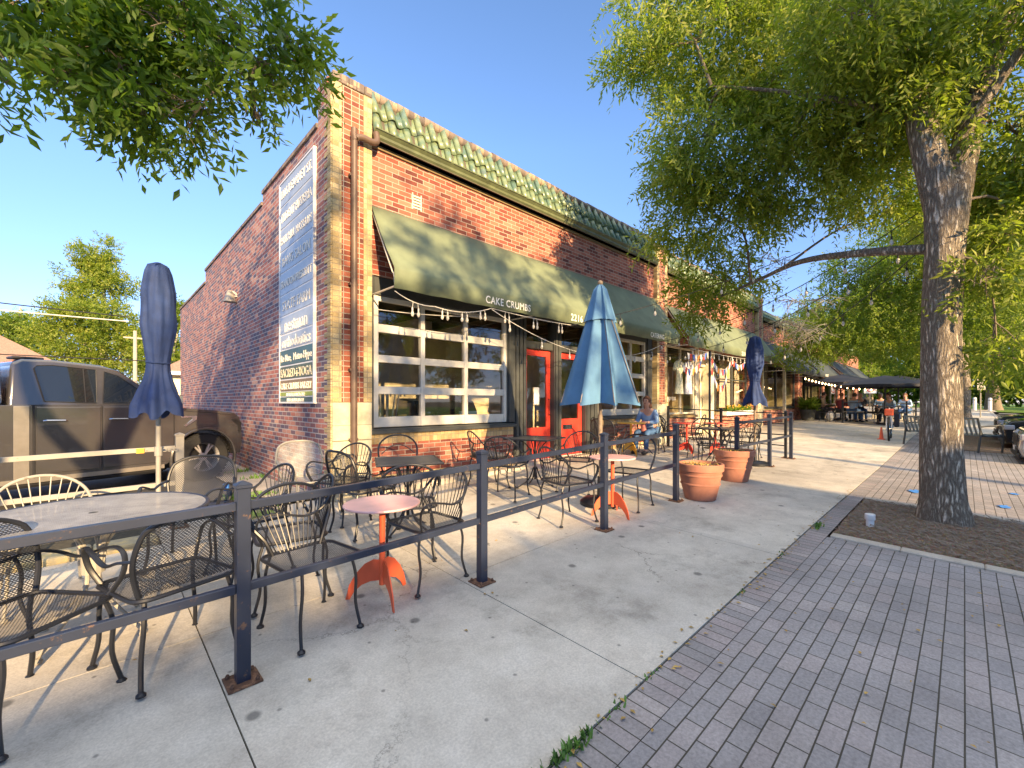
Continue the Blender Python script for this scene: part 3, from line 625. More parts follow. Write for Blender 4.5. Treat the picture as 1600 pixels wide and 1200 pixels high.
# --- corner bakery
B1 = empty('brick_shop_building', (2.15, 5.5, .2), 0, 'corner brick bakery with red doors, green awning and long alley wall', 'building')
o1 = B1.location
zt = [(5.95, 8.56, 5.14), (8.56, 13.98, 4.96), (13.98, 18.6, 4.64)]
mb = MB()
mb.box(2.15, 2.162, 5.512, 5.949, -.1, 5.56); mb.box(2.163, 2.4, 5.856, 5.948, -.1, 5.56); mb.box(2.14, 2.4, 5.62, 5.95, 5.565, 5.65)
for a, c, z in zt: mb.box(2.15, 2.4, a, c - .0005, -.1, z)
mb.build('alley_wall', 'brick_side', B1, org=o1)
mb = MB()
for a, c, z in zt:
    n = int((c - a) / .21)
    for i in range(n):
        p = a + (c - a) * i / n; mb.box(2.125, 2.43, p + .003, p + (c - a) / n - .003, z + .001, z + .065)
mb.build('coping', 'brick_coping', B1, org=o1, bevel=.004)
mb = MB(); zz = .5; k = 0
while zz < 5.5:
    dpt = .2 if k % 2 else .1; mb.box(2.142, 2.163, 5.504, 5.51 + dpt, zz, zz + .061); zz += .0677; k += 1
mb.build('quoin', 'brick_yellow', B1, org=o1)
mb = MB(); mb.box(2.14, 2.163, 5.5, 5.64, .05, .5); mb.build('stone_base', 'stone_block', B1, org=o1)
pier(B1, 2.165, 2.69, 5.66)
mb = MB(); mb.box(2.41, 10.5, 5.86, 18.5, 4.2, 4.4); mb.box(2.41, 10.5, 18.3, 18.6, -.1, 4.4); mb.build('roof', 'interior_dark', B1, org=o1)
wall_strip(B1, 2.69, 10.5, 3.24, 5.06)
wall_strip(B1, 2.69, 5.42, .48, .92); wall_strip(B1, 8.06, 10.5, .5, .98)
for q in ((2.69, 5.42, YF - .006, YF + .2, .92, 1.06), (8.06, 10.5, YF - .006, YF + .2, .98, 1.1), (2.69, 5.42, YF - .004, YF + .2, .36, .478), (8.06, 10.5, YF - .004, YF + .2, .42, .498)): mb = MB(); mb.box(*q); mb.build('soldier_course', 'brick_soldier', B1, org=o1)
mb = MB(); mb.box(2.62, 5.5, 5.36, 5.84, .0, .36); mb.box(2.2, 3.1, 5.3, 5.55, .0, .27); mb.box(5.5, 8.1, 5.56, 5.9, 0, .375); mb.box(8.1, 10.5, 5.56, 5.85, 0, .42); mb.build('foundation', 'concrete_pale', B1, org=o1, bevel=.012)
for d_, xa, xb in ((0, 2.69, 5.44), (.04, 8.05, 10.46)): mb = MB(); mb.prism([(YF - .07, 1.061 + d_), (YF + .16, 1.061 + d_), (YF + .16, 1.14 + d_), (YF - .04, 1.12 + d_), (YF - .07, 1.1 + d_)], xa, xb, 'x'); mb.build('sill', 'frame_dark', B1, org=o1)
rows = [(1.29, 1.61), (1.72, 2.055), (2.16, 2.475), (2.59, 2.91)]
gridded_window(B1, [(2.86, 3.545), (3.615, 4.365), (4.435, 5.235)], rows, panel=1.145)
gridded_window(B1, [(8.2, 8.78), (8.85, 9.45), (9.52, 10.1)], [(r[0] + .04, r[1] + .04) for r in rows], panel=1.185)
column(B1, 2.69, 2.785, 1.12, 3.24); column(B1, 5.31, 5.5, 1.141, 3.24); column(B1, 5.5, 5.79, .38, 3.24, flutes=3)
column(B1, 6.6, 6.8, .38, 3.24, flutes=2); column(B1, 7.63, 8.05, .43, 3.24, flutes=3); column(B1, 10.18, 10.5, 1.181, 3.24, flutes=1)
mb = MB(); mb.box(2.786, 5.309, YF + .03, YF + .2, 2.985, 3.24); mb.box(8.052, 10.178, YF + .03, YF + .2, 3.02, 3.24); mb.box(5.792, 7.628, YF + .09, YF + .2, 2.52, 2.66); mb.box(5.792, 7.628, YF + .05, YF + .2, 3.1, 3.238); mb.build('header', 'frame_dark', B1, org=o1, bevel=.004)
door(B1, 5.81, 6.585, .385, 2.5, paper=(6.12, 6.27, 1.45, 1.78))
door(B1, 6.815, 7.615, .40, 2.5, kick=.75, slot=(6.98, 7.28, .93, 1.03), handle_side=-1)
mb = MB(); mb.box(5.8, 6.59, YF + .12, YF + .2, .36, .384); mb.box(6.81, 7.62, YF + .12, YF + .2, .38, .399); mb.build('threshold', 'alu_frame', B1, org=o1)
mb = MB(); mb.add([(5.8, YF + .15, 2.66), (7.62, YF + .15, 2.66), (7.62, YF + .15, 3.1), (5.8, YF + .15, 3.1)], [(0, 1, 2, 3)]); mb.build('transom', 'window_glass', B1, org=o1, fix=False)
tile_roof(B1, 2.7, 10.49, 5.02, 5.78)
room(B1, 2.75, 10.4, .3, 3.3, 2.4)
awning(B1, 2.72, 10.62, 4.17, 3.2, 2.93, 4.96, texts=(('CAKE CRUMBS', 4.22, 2.985, .155, .88, 1.1), ('2216', 6.25, 2.985, .175, .95, 1.1), ('CATERING', 9.15, 2.985, .155, .8, 1.1)))
mb = MB()
for k in range(5): mb.box(3.37, 3.5, YF - .012, YF + .002, 4.34 + k * .042, 4.362 + k * .042)
mb.box(3.355, 3.37, YF - .014, YF, 4.32, 4.56); mb.box(3.5, 3.515, YF - .014, YF, 4.32, 4.56)
mb.build('vent', 'letter_cream', B1, org=o1)
mb = MB(); mb.box(3.372, 3.498, YF - .003, YF + .001, 4.33, 4.55); mb.build('vent_opening', 'interior_dark', B1, org=o1)
# downspout with its elbow from the gutter
mb = MB(); mb.tube([(2.73, 5.46, 5.1), (2.73, 5.44, 4.98), (2.66, 5.42, 4.93), (2.5, 5.42, 4.93), (2.42, 5.43, 4.86), (2.42, 5.44, 4.7), (2.42, 5.45, 1.0), (2.42, 5.45, .38)], .042, 10, 3)
for z in (4.4, 3.0, 1.9, 1.0): mb.box(2.365, 2.475, 5.44, 5.505, z, z + .03)
mb.build('downspout', 'downspout', B1, org=o1, smooth=True)
# wall lamp on the alley wall
t = empty('wall_lamp', (2.15, 10.5, 3.68), 0, 'small grey cone spotlight high on the alley brick wall', 'lamp')
mb = MB(); mb.lathe([(.03, .12), (.05, .1), (.12, -.12), (.115, -.12)], (-.12, 0, 0), 14); mb.build('shade', 'pale_post', t, smooth=True)
mb = MB(); mb.tube([(0, 0, .05), (-.06, 0, .1), (-.12, 0, .1)], .02, 6); mb.lathe([(.05, 0), (.05, .02)], (0, 0, 0), 10); mb.build('bracket', 'alu_frame', t)

# --- gift shop with the clothes in its window
B2 = empty('gift_shop_building', (11.05, 5.5, .3), 0, 'second brick shop with tan display windows and sunlit green awning', 'building'); o2 = B2.location
pier(B2, 10.5, 11.05, 5.6, zs=1.45)
wall_strip(B2, 11.05, 18.4, 3.15, 4.98)
wall_strip(B2, 11.05, 13.05, .5, 1.05); wall_strip(B2, 14.55, 18.4, .55, 1.1)
mb = MB(); mb.box(11.05, 13.05, 5.54, 5.85, .1, .5); mb.box(14.55, 18.4, 5.54, 5.85, .1, .55); mb.box(13.05, 14.55, 5.54, 6.2, .1, .46); mb.build('foundation', 'concrete_pale', B2, org=o2)
for q in ((11.05, 13.1, YF - .05, YF + .14, 1.05, 1.12), (14.5, 17.7, YF - .05, YF + .14, 1.1, 1.17)): mb = MB(); mb.box(*q); mb.build('sill', 'sign_brown', B2, org=o2, bevel=.004)
gridded_window(B2, [(11.15, 12.15), (12.2, 13.0)], [(1.2, 3.02)], mat='letter_cream', w=.05)
gridded_window(B2, [(14.75, 16.15), (16.22, 17.6)], [(1.25, 2.25), (2.29, 3.02)], mat='frame_dark', w=.05)
wall_strip(B2, 17.68, 18.4, 1.1, 3.15, 'brick_front')
door(B2, 13.35, 14.2, .47, 2.6, y=YF + .3, mat='letter_cream', kick=.5, paper=(13.55, 13.7, 1.5, 1.9))
mb = MB(); mb.box(13.08, 13.33, YF + .02, YF + .4, .46, 3.15); mb.box(14.22, 14.5, YF + .02, YF + .4, .46, 3.15); mb.box(13.33, 14.22, YF + .2, YF + .4, 2.62, 3.15); mb.build('door_surround', 'letter_cream', B2, org=o2, bevel=.005)
tile_roof(B2, 11.06, 18.39, 4.95, 5.62)
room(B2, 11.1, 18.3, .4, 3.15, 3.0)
awning(B2, 11.15, 18.9, 4.12, 3.2, 2.96, 4.96, texts=(('2218', 15.0, 3.0, .17, .9, 1.1), ('GIFTS', 16.4, 3.0, .17, .9, 1.1)))
text_obj('lettering', 'Cypress', .2, (11.18, YF + .04, 1.55), (1, 0, 0), (0, 0, 1), 'letter_white', B2, o2, depth=.003)
for i, ch in enumerate('GIFT'): text_obj('lettering', ch, .24, (13.1, YF + .01, 2.3 - i * .3), (1, 0, 0), (0, 0, 1), 'letter_white', B2, o2, depth=.003)
mb = MB()
for (a, c) in ((14.8, 15.15), (15.7, 16.1), (16.25, 16.6), (17.1, 17.5)):
    vs = []; m = 14
    for i in range(m + 1):
        x = a + (c - a) * i / m
        for z in (1.3, 2.2, 3.0): vs.append((x + (0.1 if z < 2 else 0) * (i / m - .5), YF + .3 + .035 * math.sin(i * 2.3), z))
    mb.add(vs, [(i * 3 + j, i * 3 + 3 + j, i * 3 + 4 + j, i * 3 + 1 + j) for i in range(m) for j in range(2)])
mb.build('curtain', 'curtain', B2, org=o2, smooth='all', fix=False)

# --- darker shops farther along
B3 = empty('dark_front_shop_building', (19.0, 5.5, .35), 0, 'third shop of the row with slate awning and brick pillar', 'building'); o3 = B3.location
pier(B3, 18.4, 19.0, 5.55, zs=1.5)
wall_strip(B3, 19, 30, 3.1, 4.8); wall_strip(B3, 19, 24.4, .4, 1.15); wall_strip(B3, 24.4, 25.2, .4, 3.1, 'brick_front', 'pier', YF - .06)
wall_strip(B3, 27.6, 30, .4, 1.1)
gridded_window(B3, [(19.6, 21.3), (21.42, 24.2)], [(1.3, 3.0)], mat='frame_dark', w=.1); gridded_window(B3, [(25.3, 26.2)], [(.7, 3.0)], mat='frame_dark', w=.08); gridded_window(B3, [(27.7, 29.9)], [(1.2, 3.0)], mat='frame_dark', w=.08)
door(B3, 26.4, 27.4, .5, 2.8, mat='frame_dark', kick=.3)
mb = MB(); mb.box(19, 19.5, YF, YF + .2, 1.15, 3.1); mb.box(21.3, 21.42, YF - .3, YF - .2, .5, 3.1); mb.build('post', 'letter_cream', B3, org=o3)
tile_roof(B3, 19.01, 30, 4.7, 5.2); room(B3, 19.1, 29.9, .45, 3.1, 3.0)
awning(B3, 19.1, 24.3, 3.95, 2.95, 2.68, 4.75, 'awning_dark', texts=(('BYRDE', 19.9, 2.74, .2, 1, 1.1),)); awning(B3, 24.6, 29.9, 3.95, 2.95, 2.7, 4.75, 'awning_dark', texts=(('MARKET', 26, 2.76, .18, 1, 1.1),))
B4 = empty('far_shop_building', (30.0, 5.5, .6), 0, 'last shop at the far end of the row under dark awnings', 'building'); o4 = B4.location
wall_strip(B4, 30.01, 42, 3.1, 5.0); wall_strip(B4, 30.01, 42, .5, 1.2)
gridded_window(B4, [(30.6, 32.4), (32.6, 34.4)], [(1.4, 3.0)], mat='frame_dark', w=.1); gridded_window(B4, [(36.6, 38.4), (38.6, 40.6)], [(1.4, 3.0)], mat='frame_dark', w=.1)
for xa, xb in ((34.52, 36.48), (40.72, 42), (30.02, 30.48)): mb = MB(); mb.box(xa, xb, YF, YF + .2, 1.2, 3.1); mb.build('wall', 'brick_front', B4, org=o4)
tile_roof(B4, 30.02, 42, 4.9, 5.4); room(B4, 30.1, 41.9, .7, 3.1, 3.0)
mb = MB(); mb.box(41.75, 42, YF + .26, 17, .5, 5); mb.box(30.02, 41.7, YF + .26, 17, 4.1, 4.3); mb.build('roof', 'interior_dark', B4, org=o4)
awning(B4, 30.2, 35.8, 4.0, 3.1, 2.85, 4.7, 'awning_dark', texts=(('CAFE', 32, 2.9, .2, 1, 1.1),)); awning(B4, 36.2, 41.8, 4.0, 3.1, 2.85, 4.7, 'awning_dark')
for B, a, c in ((B2, 11.06, 18.39), (B3, 19.01, 29.99)):
    mb = MB(); mb.box(a, c, YF + .3, 17, 4.15, 4.3); mb.build('roof', 'interior_dark', B, org=B.location)

# --- tenant sign on the alley wall
TS = empty('tenant_sign_board', (2.12, 6.75, 1.47), 0, 'tall stack of shop name panels fixed to the alley brick wall', 'sign')
ys0, ys1 = 6.02, 7.48
pan = [('2206 KEARNEY ST.', 4.50, 4.90, .19, 'sign_sky_sheen'), ('TRIDENT PIZZERIA', 4.13, 4.49, .19, 'sign_sky_sheen'), ('PARK HILL MASSEURS', 3.76, 4.12, .17, 'sign_sky_sheen'), ('BANG SALON', 3.40, 3.75, .2, 'sign_sky_sheen'),
       ('BRANDON PRESCOTT', 3.03, 3.39, .17, 'sign_sky_sheen'), ('STATE FARM', 2.68, 3.02, .22, 'sign_sky_sheen'), ('nestman', 2.38, 2.67, .30, 'sign_sky_sheen'), ('orthodontics', 2.13, 2.37, .24, 'sign_sky_sheen'),
       ('Re Nue,  Metro Hype', 1.865, 2.12, .155, 'sign_teal'), ('SACRED-i-YOGA', 1.64, 1.855, .19, 'sign_green'), ('CAKE CRUMBS BAKERY', 1.44, 1.63, .14, 'sign_brown'), ('BREAKFAST-LUNCH-CAKE', 1.36, 1.437, .07, 'sign_lime'), ('MADE FROM SCRATCH!', 1.27, 1.357, .07, 'sign_teal')]
def zmap(z): return 1.49 + (z - 1.27) * (4.9 - 1.49) / (4.9 - 1.27)
for (tx, z0, z1, h, mt) in pan:
    z0, z1 = zmap(z0), zmap(z1)
    mb = MB(); mb.box(2.118, 2.149, ys0 + .003, ys1 - .003, z0 + .012, z1); p = mb.build('sign_panel', mt, TS, org=TS.location, bevel=.003)
    m0 = text_mesh(tx, 1.0); wd = max(v[0] for v in m0.v); xh = h * .98; sx = min(1.0, (ys1 - ys0 - .12) / (wd * xh))
    lo = (z1 - z0 - xh * .7) / 2
    yst = ys1 - (ys1 - ys0 - wd * xh * sx) / 2
    text_obj('lettering', tx, xh, (2.114, yst, z0 + lo), (0, -1, 0), (0, 0, 1), 'letter_white' if 'SACRED' not in tx else 'letter_cream', p, TS.location, depth=.005, sx=sx, bold=0)
mb = MB(); mb.box(2.1235, 2.1485, ys0 + .001, ys1 - .001, 1.492, 4.898); mb.build('backing_board', 'sign_white', TS, org=TS.location)
mb = MB()
for z in (1.49, 4.9): mb.box(2.11, 2.15, ys0 - .02, ys1 + .02, z - .012, z + .012)
for y in (ys0, ys1): mb.box(2.111, 2.151, y - .012, y + .012, 1.49, 4.9)
mb.build('frame', 'sign_white', TS, org=TS.location)
# ---------------------------------------------------------------- chairs
def foot(mb, x, y): mb.lathe([(.022, 0), (.022, .008), (.01, .02)], (x, y, 0), 8)
def rect_seat(w=.225, d=.215, z=.435, r=.07, n=5):
    p = []
    for cx, cy, a0 in ((d - r, w - r, 0), (-d + r, w - r, 90), (-d + r, -w + r, 180), (d - r, -w + r, 270)):
        for k in range(n + 1): a = R(a0 + 90 * k / n); p.append((cx + r * math.cos(a), cy + r * math.sin(a), z))
    return p
def seat_part(t, mat='mesh_black', frame='black_iron', z=.435, w=.225, d=.215, cush=None):
    ring = rect_seat(w, d, z); mb = MB(); n = len(ring)
    mb.tube(ring + [ring[0]], .011, 6, cap=False); s = mb.build('seat', frame, t, smooth=True)
    mb = MB(); mb.add([(p[0] * .985, p[1] * .985, z + .003) for p in ring] + [(p[0] * .5, p[1] * .5, z - .012) for p in ring], [(i, (i + 1) % n, n + (i + 1) % n, n + i) for i in range(n)] + [tuple(range(n, 2 * n))])
    mb.build('seat_mesh', mat, s, smooth='all', fix=False)
    if cush:
        mb = MB(); mb.prism([(p[0] * .9, p[1] * .9) for p in ring], z + .012, z + .055, 'z'); mb.build('cushion', cush, s, bevel=.015, seg=2, smooth=True)
def legs(t, mat, fx=.2, fy=.215, rx=-.2, ry=.19, z=.435, r=.0095):
    for sx, sy in ((fx, fy), (fx, -fy), (rx, ry), (rx, -ry)):
        q = 1 if sx > 0 else -1; mb = MB()
        mb.tube([(sx - q * .02, sy * .9, z), (sx + q * .012, sy * .97, z * .72), (sx + q * .0, sy * 1.0, z * .35), (sx + q * .035, sy * 1.07, .01)], r, 7, 4); foot(mb, sx + q * .035, sy * 1.07)
        mb.build('leg', mat, t, smooth=True)
def slat_chair(mat='black_iron', seatm='mesh_black', cush=None, name='patio_chair'):
    t = empty(name, (0, 0, 0)); seat_part(t, seatm, mat, cush=cush); legs(t, mat)
    # barrel hoop that rises from the seat sides and leans back
    def hoop(a): return Vector((-.13 - .155 * math.sin(a) ** .8 , .245 * math.cos(a) * (1 + .08 * math.sin(a)), .60 + .215 * math.sin(a)))
    pts = [(-.175, .185, .435), (-.165, .225, .52)] + [hoop(math.pi * k / 16) for k in range(17)] + [(-.165, -.225, .52), (-.175, -.185, .435)]
    mb = MB(); mb.tube(pts, .0105, 7, 2)
    for k in range(-5, 6):
        a = math.pi / 2 - k * .225; h = hoop(a); b0 = Vector((-.205 + .0006 * k * k, .026 * k, .437))
        mb.tube([b0, b0.lerp(h, .5) + Vector((-.012, 0, 0)), h], .0042, 5, 2)
    mb.build('backrest', mat, t, smooth=True)
    for s in (1, -1):
        mb = MB(); mb.tube([(-.155, .245 * s, .625), (-.06, .262 * s, .60), (.05, .275 * s, .625), (.15, .272 * s, .64), (.215, .262 * s, .605), (.222, .245 * s, .53), (.19, .215 * s, .44)], .011, 7, 4, flat=(1.35, .7))
        mb.build('arm', mat, t, smooth=True)
    return t
def mesh_chair(mat='black_iron', seatm='mesh_black', name='mesh_patio_chair'):
    t = empty(name, (0, 0, 0)); seat_part(t, seatm, mat, w=.24, d=.23); legs(t, mat, .21, .225, -.21, .21, r=.0115)
    def P(u, v):   # u across -1..1, v up 0..1
        wd = .215 + .05 * math.sin(v * 2.2); return Vector((-.2 - .13 * v + .05 * (u * u) * v + .0, wd * u * (1 - .12 * v * v * v * abs(u)), .45 + .385 * v * (1 - .16 * abs(u) ** 3)))
    nu, nv = 12, 8; mb = MB(); mb.add([P(-1 + 2 * i / nu, j / nv) for j in range(nv + 1) for i in range(nu + 1)], [(j * (nu + 1) + i, j * (nu + 1) + i + 1, (j + 1) * (nu + 1) + i + 1, (j + 1) * (nu + 1) + i) for j in range(nv) for i in range(nu)])
    bk = mb.build('backrest', seatm, t, smooth='all', fix=False)
    rim = [P(-1, v / 6) for v in range(7)] + [P(-1 + 2 * i / 10, 1) for i in range(1, 10)] + [P(1, 1 - v / 6) for v in range(7)]
    mb = MB(); mb.tube(rim, .0125, 8, 2); mb.build('back_frame', mat, bk, smooth=True)
    for s in (1, -1):
        mb = MB(); mb.tube([(-.24, .25 * s, .64), (-.14, .275 * s, .625), (-.05, .29 * s, .60), (.06, .295 * s, .635), (.16, .29 * s, .655), (.225, .275 * s, .615), (.235, .255 * s, .53), (.2, .22 * s, .44)], .0105, 8, 4, flat=(1.3, .7))
        mb.build('arm', mat, t, smooth=True)
    return t
def armless_chair(mat='black_iron'):
    t = empty('armless_patio_chair', (0, 0, 0)); seat_part(t, 'mesh_black', mat); legs(t, mat, .2, .17)
    def hp(a): return Vector((-.20 - .075 * (1 + math.sin(a)) * .8, .255 * math.cos(a), .665 + .175 * math.sin(a)))
    pts = [(-.185, .15, .435), (-.2, .19, .53)] + [hp(R(-22) + R(224) * k / 18) for k in range(19)] + [(-.2, -.19, .53), (-.185, -.15, .435)]
    mb = MB(); mb.tube(pts, .011, 7, 2)
    for k in range(-5, 6):
        a = math.pi / 2 - k * .225; h = hp(a); b0 = Vector((-.205, .024 * k, .437)); mb.tube([b0, b0.lerp(h, .5) + Vector((-.012, 0, 0)), h], .0042, 5, 2)
    mb.build('backrest', mat, t, smooth=True); return t
def hoop_chair(mat='black_iron'):
    t = empty('hoop_patio_chair', (0, 0, 0)); seat_part(t, 'mesh_black', mat); legs(t, mat)
    mb = MB(); mb.tube([(-.19, .185, .435), (-.22, .225, .58), (-.26, .225, .74), (-.285, .13, .84), (-.29, 0, .865), (-.285, -.13, .84), (-.26, -.225, .74), (-.22, -.225, .58), (-.19, -.185, .435)], .0115, 7, 4)
    mb.tube([(-.235, .2, .64), (-.262, .1, .72), (-.27, 0, .745), (-.262, -.1, .72), (-.235, -.2, .64)], .006, 6, 4)
    mb.build('backrest', mat, t, smooth=True); return t
PROTO = {}
def place(kind, x, y, hd, label, group, z=None, **k):
    mk = {'slat': slat_chair, 'mesh': mesh_chair, 'hoop': hoop_chair, 'armless': armless_chair}[kind.split('_')[0]]
    if kind not in PROTO:
        if kind == 'slat_cush': PROTO[kind] = mk(cush='cushion_grey')
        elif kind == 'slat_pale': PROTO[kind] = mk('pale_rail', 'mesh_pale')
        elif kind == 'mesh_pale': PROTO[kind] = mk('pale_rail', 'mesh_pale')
        else: PROTO[kind] = mk()
        o = PROTO[kind]
    else: o = copy_tree(PROTO[kind])
    o.location = (x, y, (gz(x, y) if z is None else z) + .001); o.rotation_euler = (0, 0, R(hd)); tag(o, label, 'chair', group); return o
GL, GM, GR, GF = 'chairs around the big round mesh table', 'patio chairs in front of the bakery', 'patio chairs by the bakery doors', 'patio chairs behind the far fence'
CH = [
 ('armless', .97, 2.78, -82, 'black armless slat chair with round hoop back just behind the nearest fence post', GM),
 ('mesh', -.24, 2.95, -49, 'black mesh armchair nearest the camera, cut by the left picture edge', GL),
 ('mesh', .30, 2.99, 108, 'black mesh armchair seen from behind, between big round table and fence rails', GL),
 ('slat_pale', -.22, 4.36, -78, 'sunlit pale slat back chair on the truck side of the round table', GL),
 ('mesh', .60, 4.5, -115, 'mesh armchair with blue tape on its arm, behind the round table', GL),
 ('mesh', -.62, 3.95, -30, 'mesh armchair half out of the picture at the round table', GL),
 ('slat', .90, 3.92, 190, 'slat chair turned side on, behind the nearest fence post', GM),
 ('slat', 1.0, 3.32, 172, 'slat chair facing the round table, back leaning to the orange table', GM),
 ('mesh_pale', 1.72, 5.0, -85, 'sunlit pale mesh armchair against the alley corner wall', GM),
 ('slat', 1.95, 4.72, 205, 'slat chair squeezed between the wall corner armchair and the downspout', GM),
 ('mesh', 1.98, 4.22, 8, 'mesh armchair in front of the downspout, facing the square table', GM),
 ('hoop', 2.62, 4.62, -112, 'open hoop chair behind the square table under the window', GM),
 ('slat', 2.02, 3.42, 62, 'slat chair with its back to the fence, pulled up to the square table', GM),
 ('slat', 1.85, 2.88, 183, 'slat back armchair facing the nearer orange table, next to second post', GM),
 ('slat_cush', 4.12, 4.78, -18, 'chair with grey seat cushion below the window end', GR),
 ('slat', 3.93, 4.18, 25, 'slat chair on the near side of the doorway square table', GR),
 ('slat', 3.76, 3.04, -12, 'slat chair on the near side of the farther orange table', GR),
 ('slat', 4.92, 3.78, 200, 'slat chair in front of the red doors with its back to the umbrella', GR),
 ('hoop', 4.75, 2.86, 185, 'open hoop chair on the far side of the farther orange table', GR),
 ('mesh', 7.45, 4.95, 5, 'dark armchair left of the yellow table', GR),
 ('slat', 8.0, 5.35, -60, 'chair between the yellow table and the wall', GR),
 ('slat', 9.22, 4.95, 188, 'chair the seated woman uses beside the brick pillar', GR),
 ('hoop', 9.0, 3.75, 35, 'hoop chair in front of the red pedestal table behind the pots', GF),
 ('slat', 8.15, 3.2, 10, 'slat chair behind the farther terracotta pot', GF),
 ('slat', 9.0, 2.95, 170, 'slat chair by the corner post of the far fence', GF),
 ('hoop', 9.9, 4.35, 100, 'hoop chair close to the pale pillar base', GF),
 ('slat', 10.2, 3.3, 140, 'slat chair next to the closed navy umbrella pole', GF),
 ('slat', 10.1, 4.9, -70, 'slat chair against the gift shop wall', GF),
]
for c in CH: place(*c)
# scrap of blue tape on a chair arm
mb = MB(); mb.box(-.02, .02, -.02, .02, -.03, .03); o = mb.build('blue_tape', 'blue_tape', None, bevel=.008); o.location = (.80, 4.28, gz(.8, 4.28) + .62); tag(o, 'scrap of bright blue tape on the arm of a mesh chair', 'tape')

# ---------------------------------------------------------------- tables
def round_mesh_table(x, y):
    t = empty('round_patio_table', (x, y, gz(x, y)), 0, 'big round pale mesh table beside the kerb, ringed by armchairs', 'table')
    n = 40; r = .56; mb = MB(); mb.tube([(r * math.cos(2 * math.pi * k / n), r * math.sin(2 * math.pi * k / n), .71) for k in range(n + 1)], .014, 8, cap=False); rim = mb.build('table_rim', 'fence_paint', t, smooth=True)
    mb = MB(); mb.add([(r * q * math.cos(2 * math.pi * k / n), r * q * math.sin(2 * math.pi * k / n), .715 + .004 * q) for q in (.04, .5, 1) for k in range(n)], [(j * n + k, j * n + (k + 1) % n, (j + 1) * n + (k + 1) % n, (j + 1) * n + k) for j in range(2) for k in range(n)]); mb.build('tabletop', 'mesh_pale_dense', t, fix=False)
    for k in range(4):
        a = R(45 + 90 * k); mb = MB(); c, s = math.cos(a), math.sin(a)
        mb.tube([(c * .30, s * .30, .70), (c * .10, s * .10, .60), (c * .045, s * .045, .42), (c * .06, s * .06, .25), (c * .3, s * .3, .02)], .011, 7, 4)
        b = a + .3; c2, s2 = math.cos(b), math.sin(b); mb.tube([(c2 * .2, s2 * .2, .70), (c2 * .08, s2 * .08, .55), (c2 * .05, s2 * .05, .42)], .007, 6, 4); foot(mb, c * .3, s * .3)
        mb.build('leg', 'pale_rail', t, smooth=True)
    mb = MB(); mb.lathe([(.055, .36), (.055, .46)], (0, 0, 0), 14); mb.build('collar', 'pale_rail', t)
def square_table(x, y, a, label, w=.62):
    t = empty('square_patio_table', (x, y, gz(x, y)), R(a), label, 'table', 'square black mesh tables'); h = w / 2
    mb = MB(); mb.box(-h, h, -h, h, .705, .715); mb.build('tabletop', 'table_top_dark', t, bevel=.004)
    mb = MB(); mb.tube([(-h, -h, .71), (h, -h, .71), (h, h, .71), (-h, h, .71), (-h, -h, .71)], .012, 6); mb.build('table_rim', 'black_iron', t, smooth=True)
    mb = MB(); mb.tube([(0, 0, .70), (0, 0, .12)], .016, 8); mb.build('pedestal', 'black_iron', t)
    for k in range(4):
        q = R(45 + 90 * k); c, s = math.cos(q), math.sin(q); mb = MB(); mb.tube([(c * .26, s * .26, .70), (c * .13, s * .13, .62), (c * .03, s * .03, .45)], .008, 6, 4); mb.tube([(c * .02, s * .02, .3), (c * .1, s * .1, .12), (c * .27, s * .27, .01)], .011, 6, 4); foot(mb, c * .27, s * .27)
        mb.build('leg', 'black_iron', t, smooth=True)
def bistro(x, y, label, top='table_top_pink', base='orange_paint', rr=.255, a=20, h=.66):
    t = empty('bistro_table', (x, y, gz(x, y)), R(a), label, 'table', 'pedestal bistro tables with arched feet')
    mb = MB(); mb.lathe([(rr, h - .006), (rr + .004, h), (rr + .002, h + .008), (rr - .01, h + .01)], (0, 0, 0), 48); mb.build('tabletop', top, t)
    mb = MB(); mb.tube([(0, 0, .10), (0, 0, h)], .021, 14); mb.lathe([(.09, h - .018), (.09, h - .007)], (0, 0, 0), 16); mb.build('pedestal', base, t, smooth=True)
    for k in range(3):
        q = R(k * 120); c, s = math.cos(q), math.sin(q); prof = []
        out_ = [(.015, .27), (.06, .275), (.12, .245), (.18, .18), (.225, .10), (.25, .0)]; inn = [(.222, .0), (.19, .055), (.14, .10), (.08, .125), (.015, .13)]
        mb = MB(); poly = out_ + inn; n = len(poly); tn = (-s * .004, c * .004)
        mb.add([(p[0] * c + tn[0], p[0] * s + tn[1], p[1]) for p in poly] + [(p[0] * c - tn[0], p[0] * s - tn[1], p[1]) for p in poly], [tuple(range(n)), tuple(range(n, 2 * n))[::-1]] + [(i, (i + 1) % n, n + (i + 1) % n, n + i) for i in range(n)])
        mb.build('foot', base, t)
g_ = NG('mesh_pale_dense'); nz_ = g_.noise(5, None, 7, .7); uv_ = g_.uv()
wv = g_.n('ShaderNodeTexBrick', {'Color1': (1, 1, 1), 'Color2': (.9, .9, .9), 'Mortar': (0, 0, 0), 'Scale': 1.0, 'Mortar Size': .0022, 'Brick Width': .014, 'Row Height': .009}); g_.t.links.new(uv_, wv.inputs['Vector'])
b_ = g_.bsdf(Base_Color=g_.ramp(nz_, [(.3, (.2, .19, .175)), (.6, (.40, .38, .34))]), Roughness=.5, Normal=g_.bump(wv.outputs['Fac'], .5, .003)); tr_ = g_.n('ShaderNodeBsdfTransparent').outputs[0]
mx_ = g_.n('ShaderNodeMixShader'); g_.set(mx_, 0, g_.math('MULTIPLY', g_.math('SUBTRACT', 1.0, wv.outputs['Fac']), .28)); g_.set(mx_, 1, b_); g_.set(mx_, 2, tr_); MATS['mesh_pale_dense'] = g_.done(mx_.outputs[0])
plain('table_top_dark', (.06, .065, .075), .32, .3, var=.25, scale=9)
round_mesh_table(.0, 3.60)
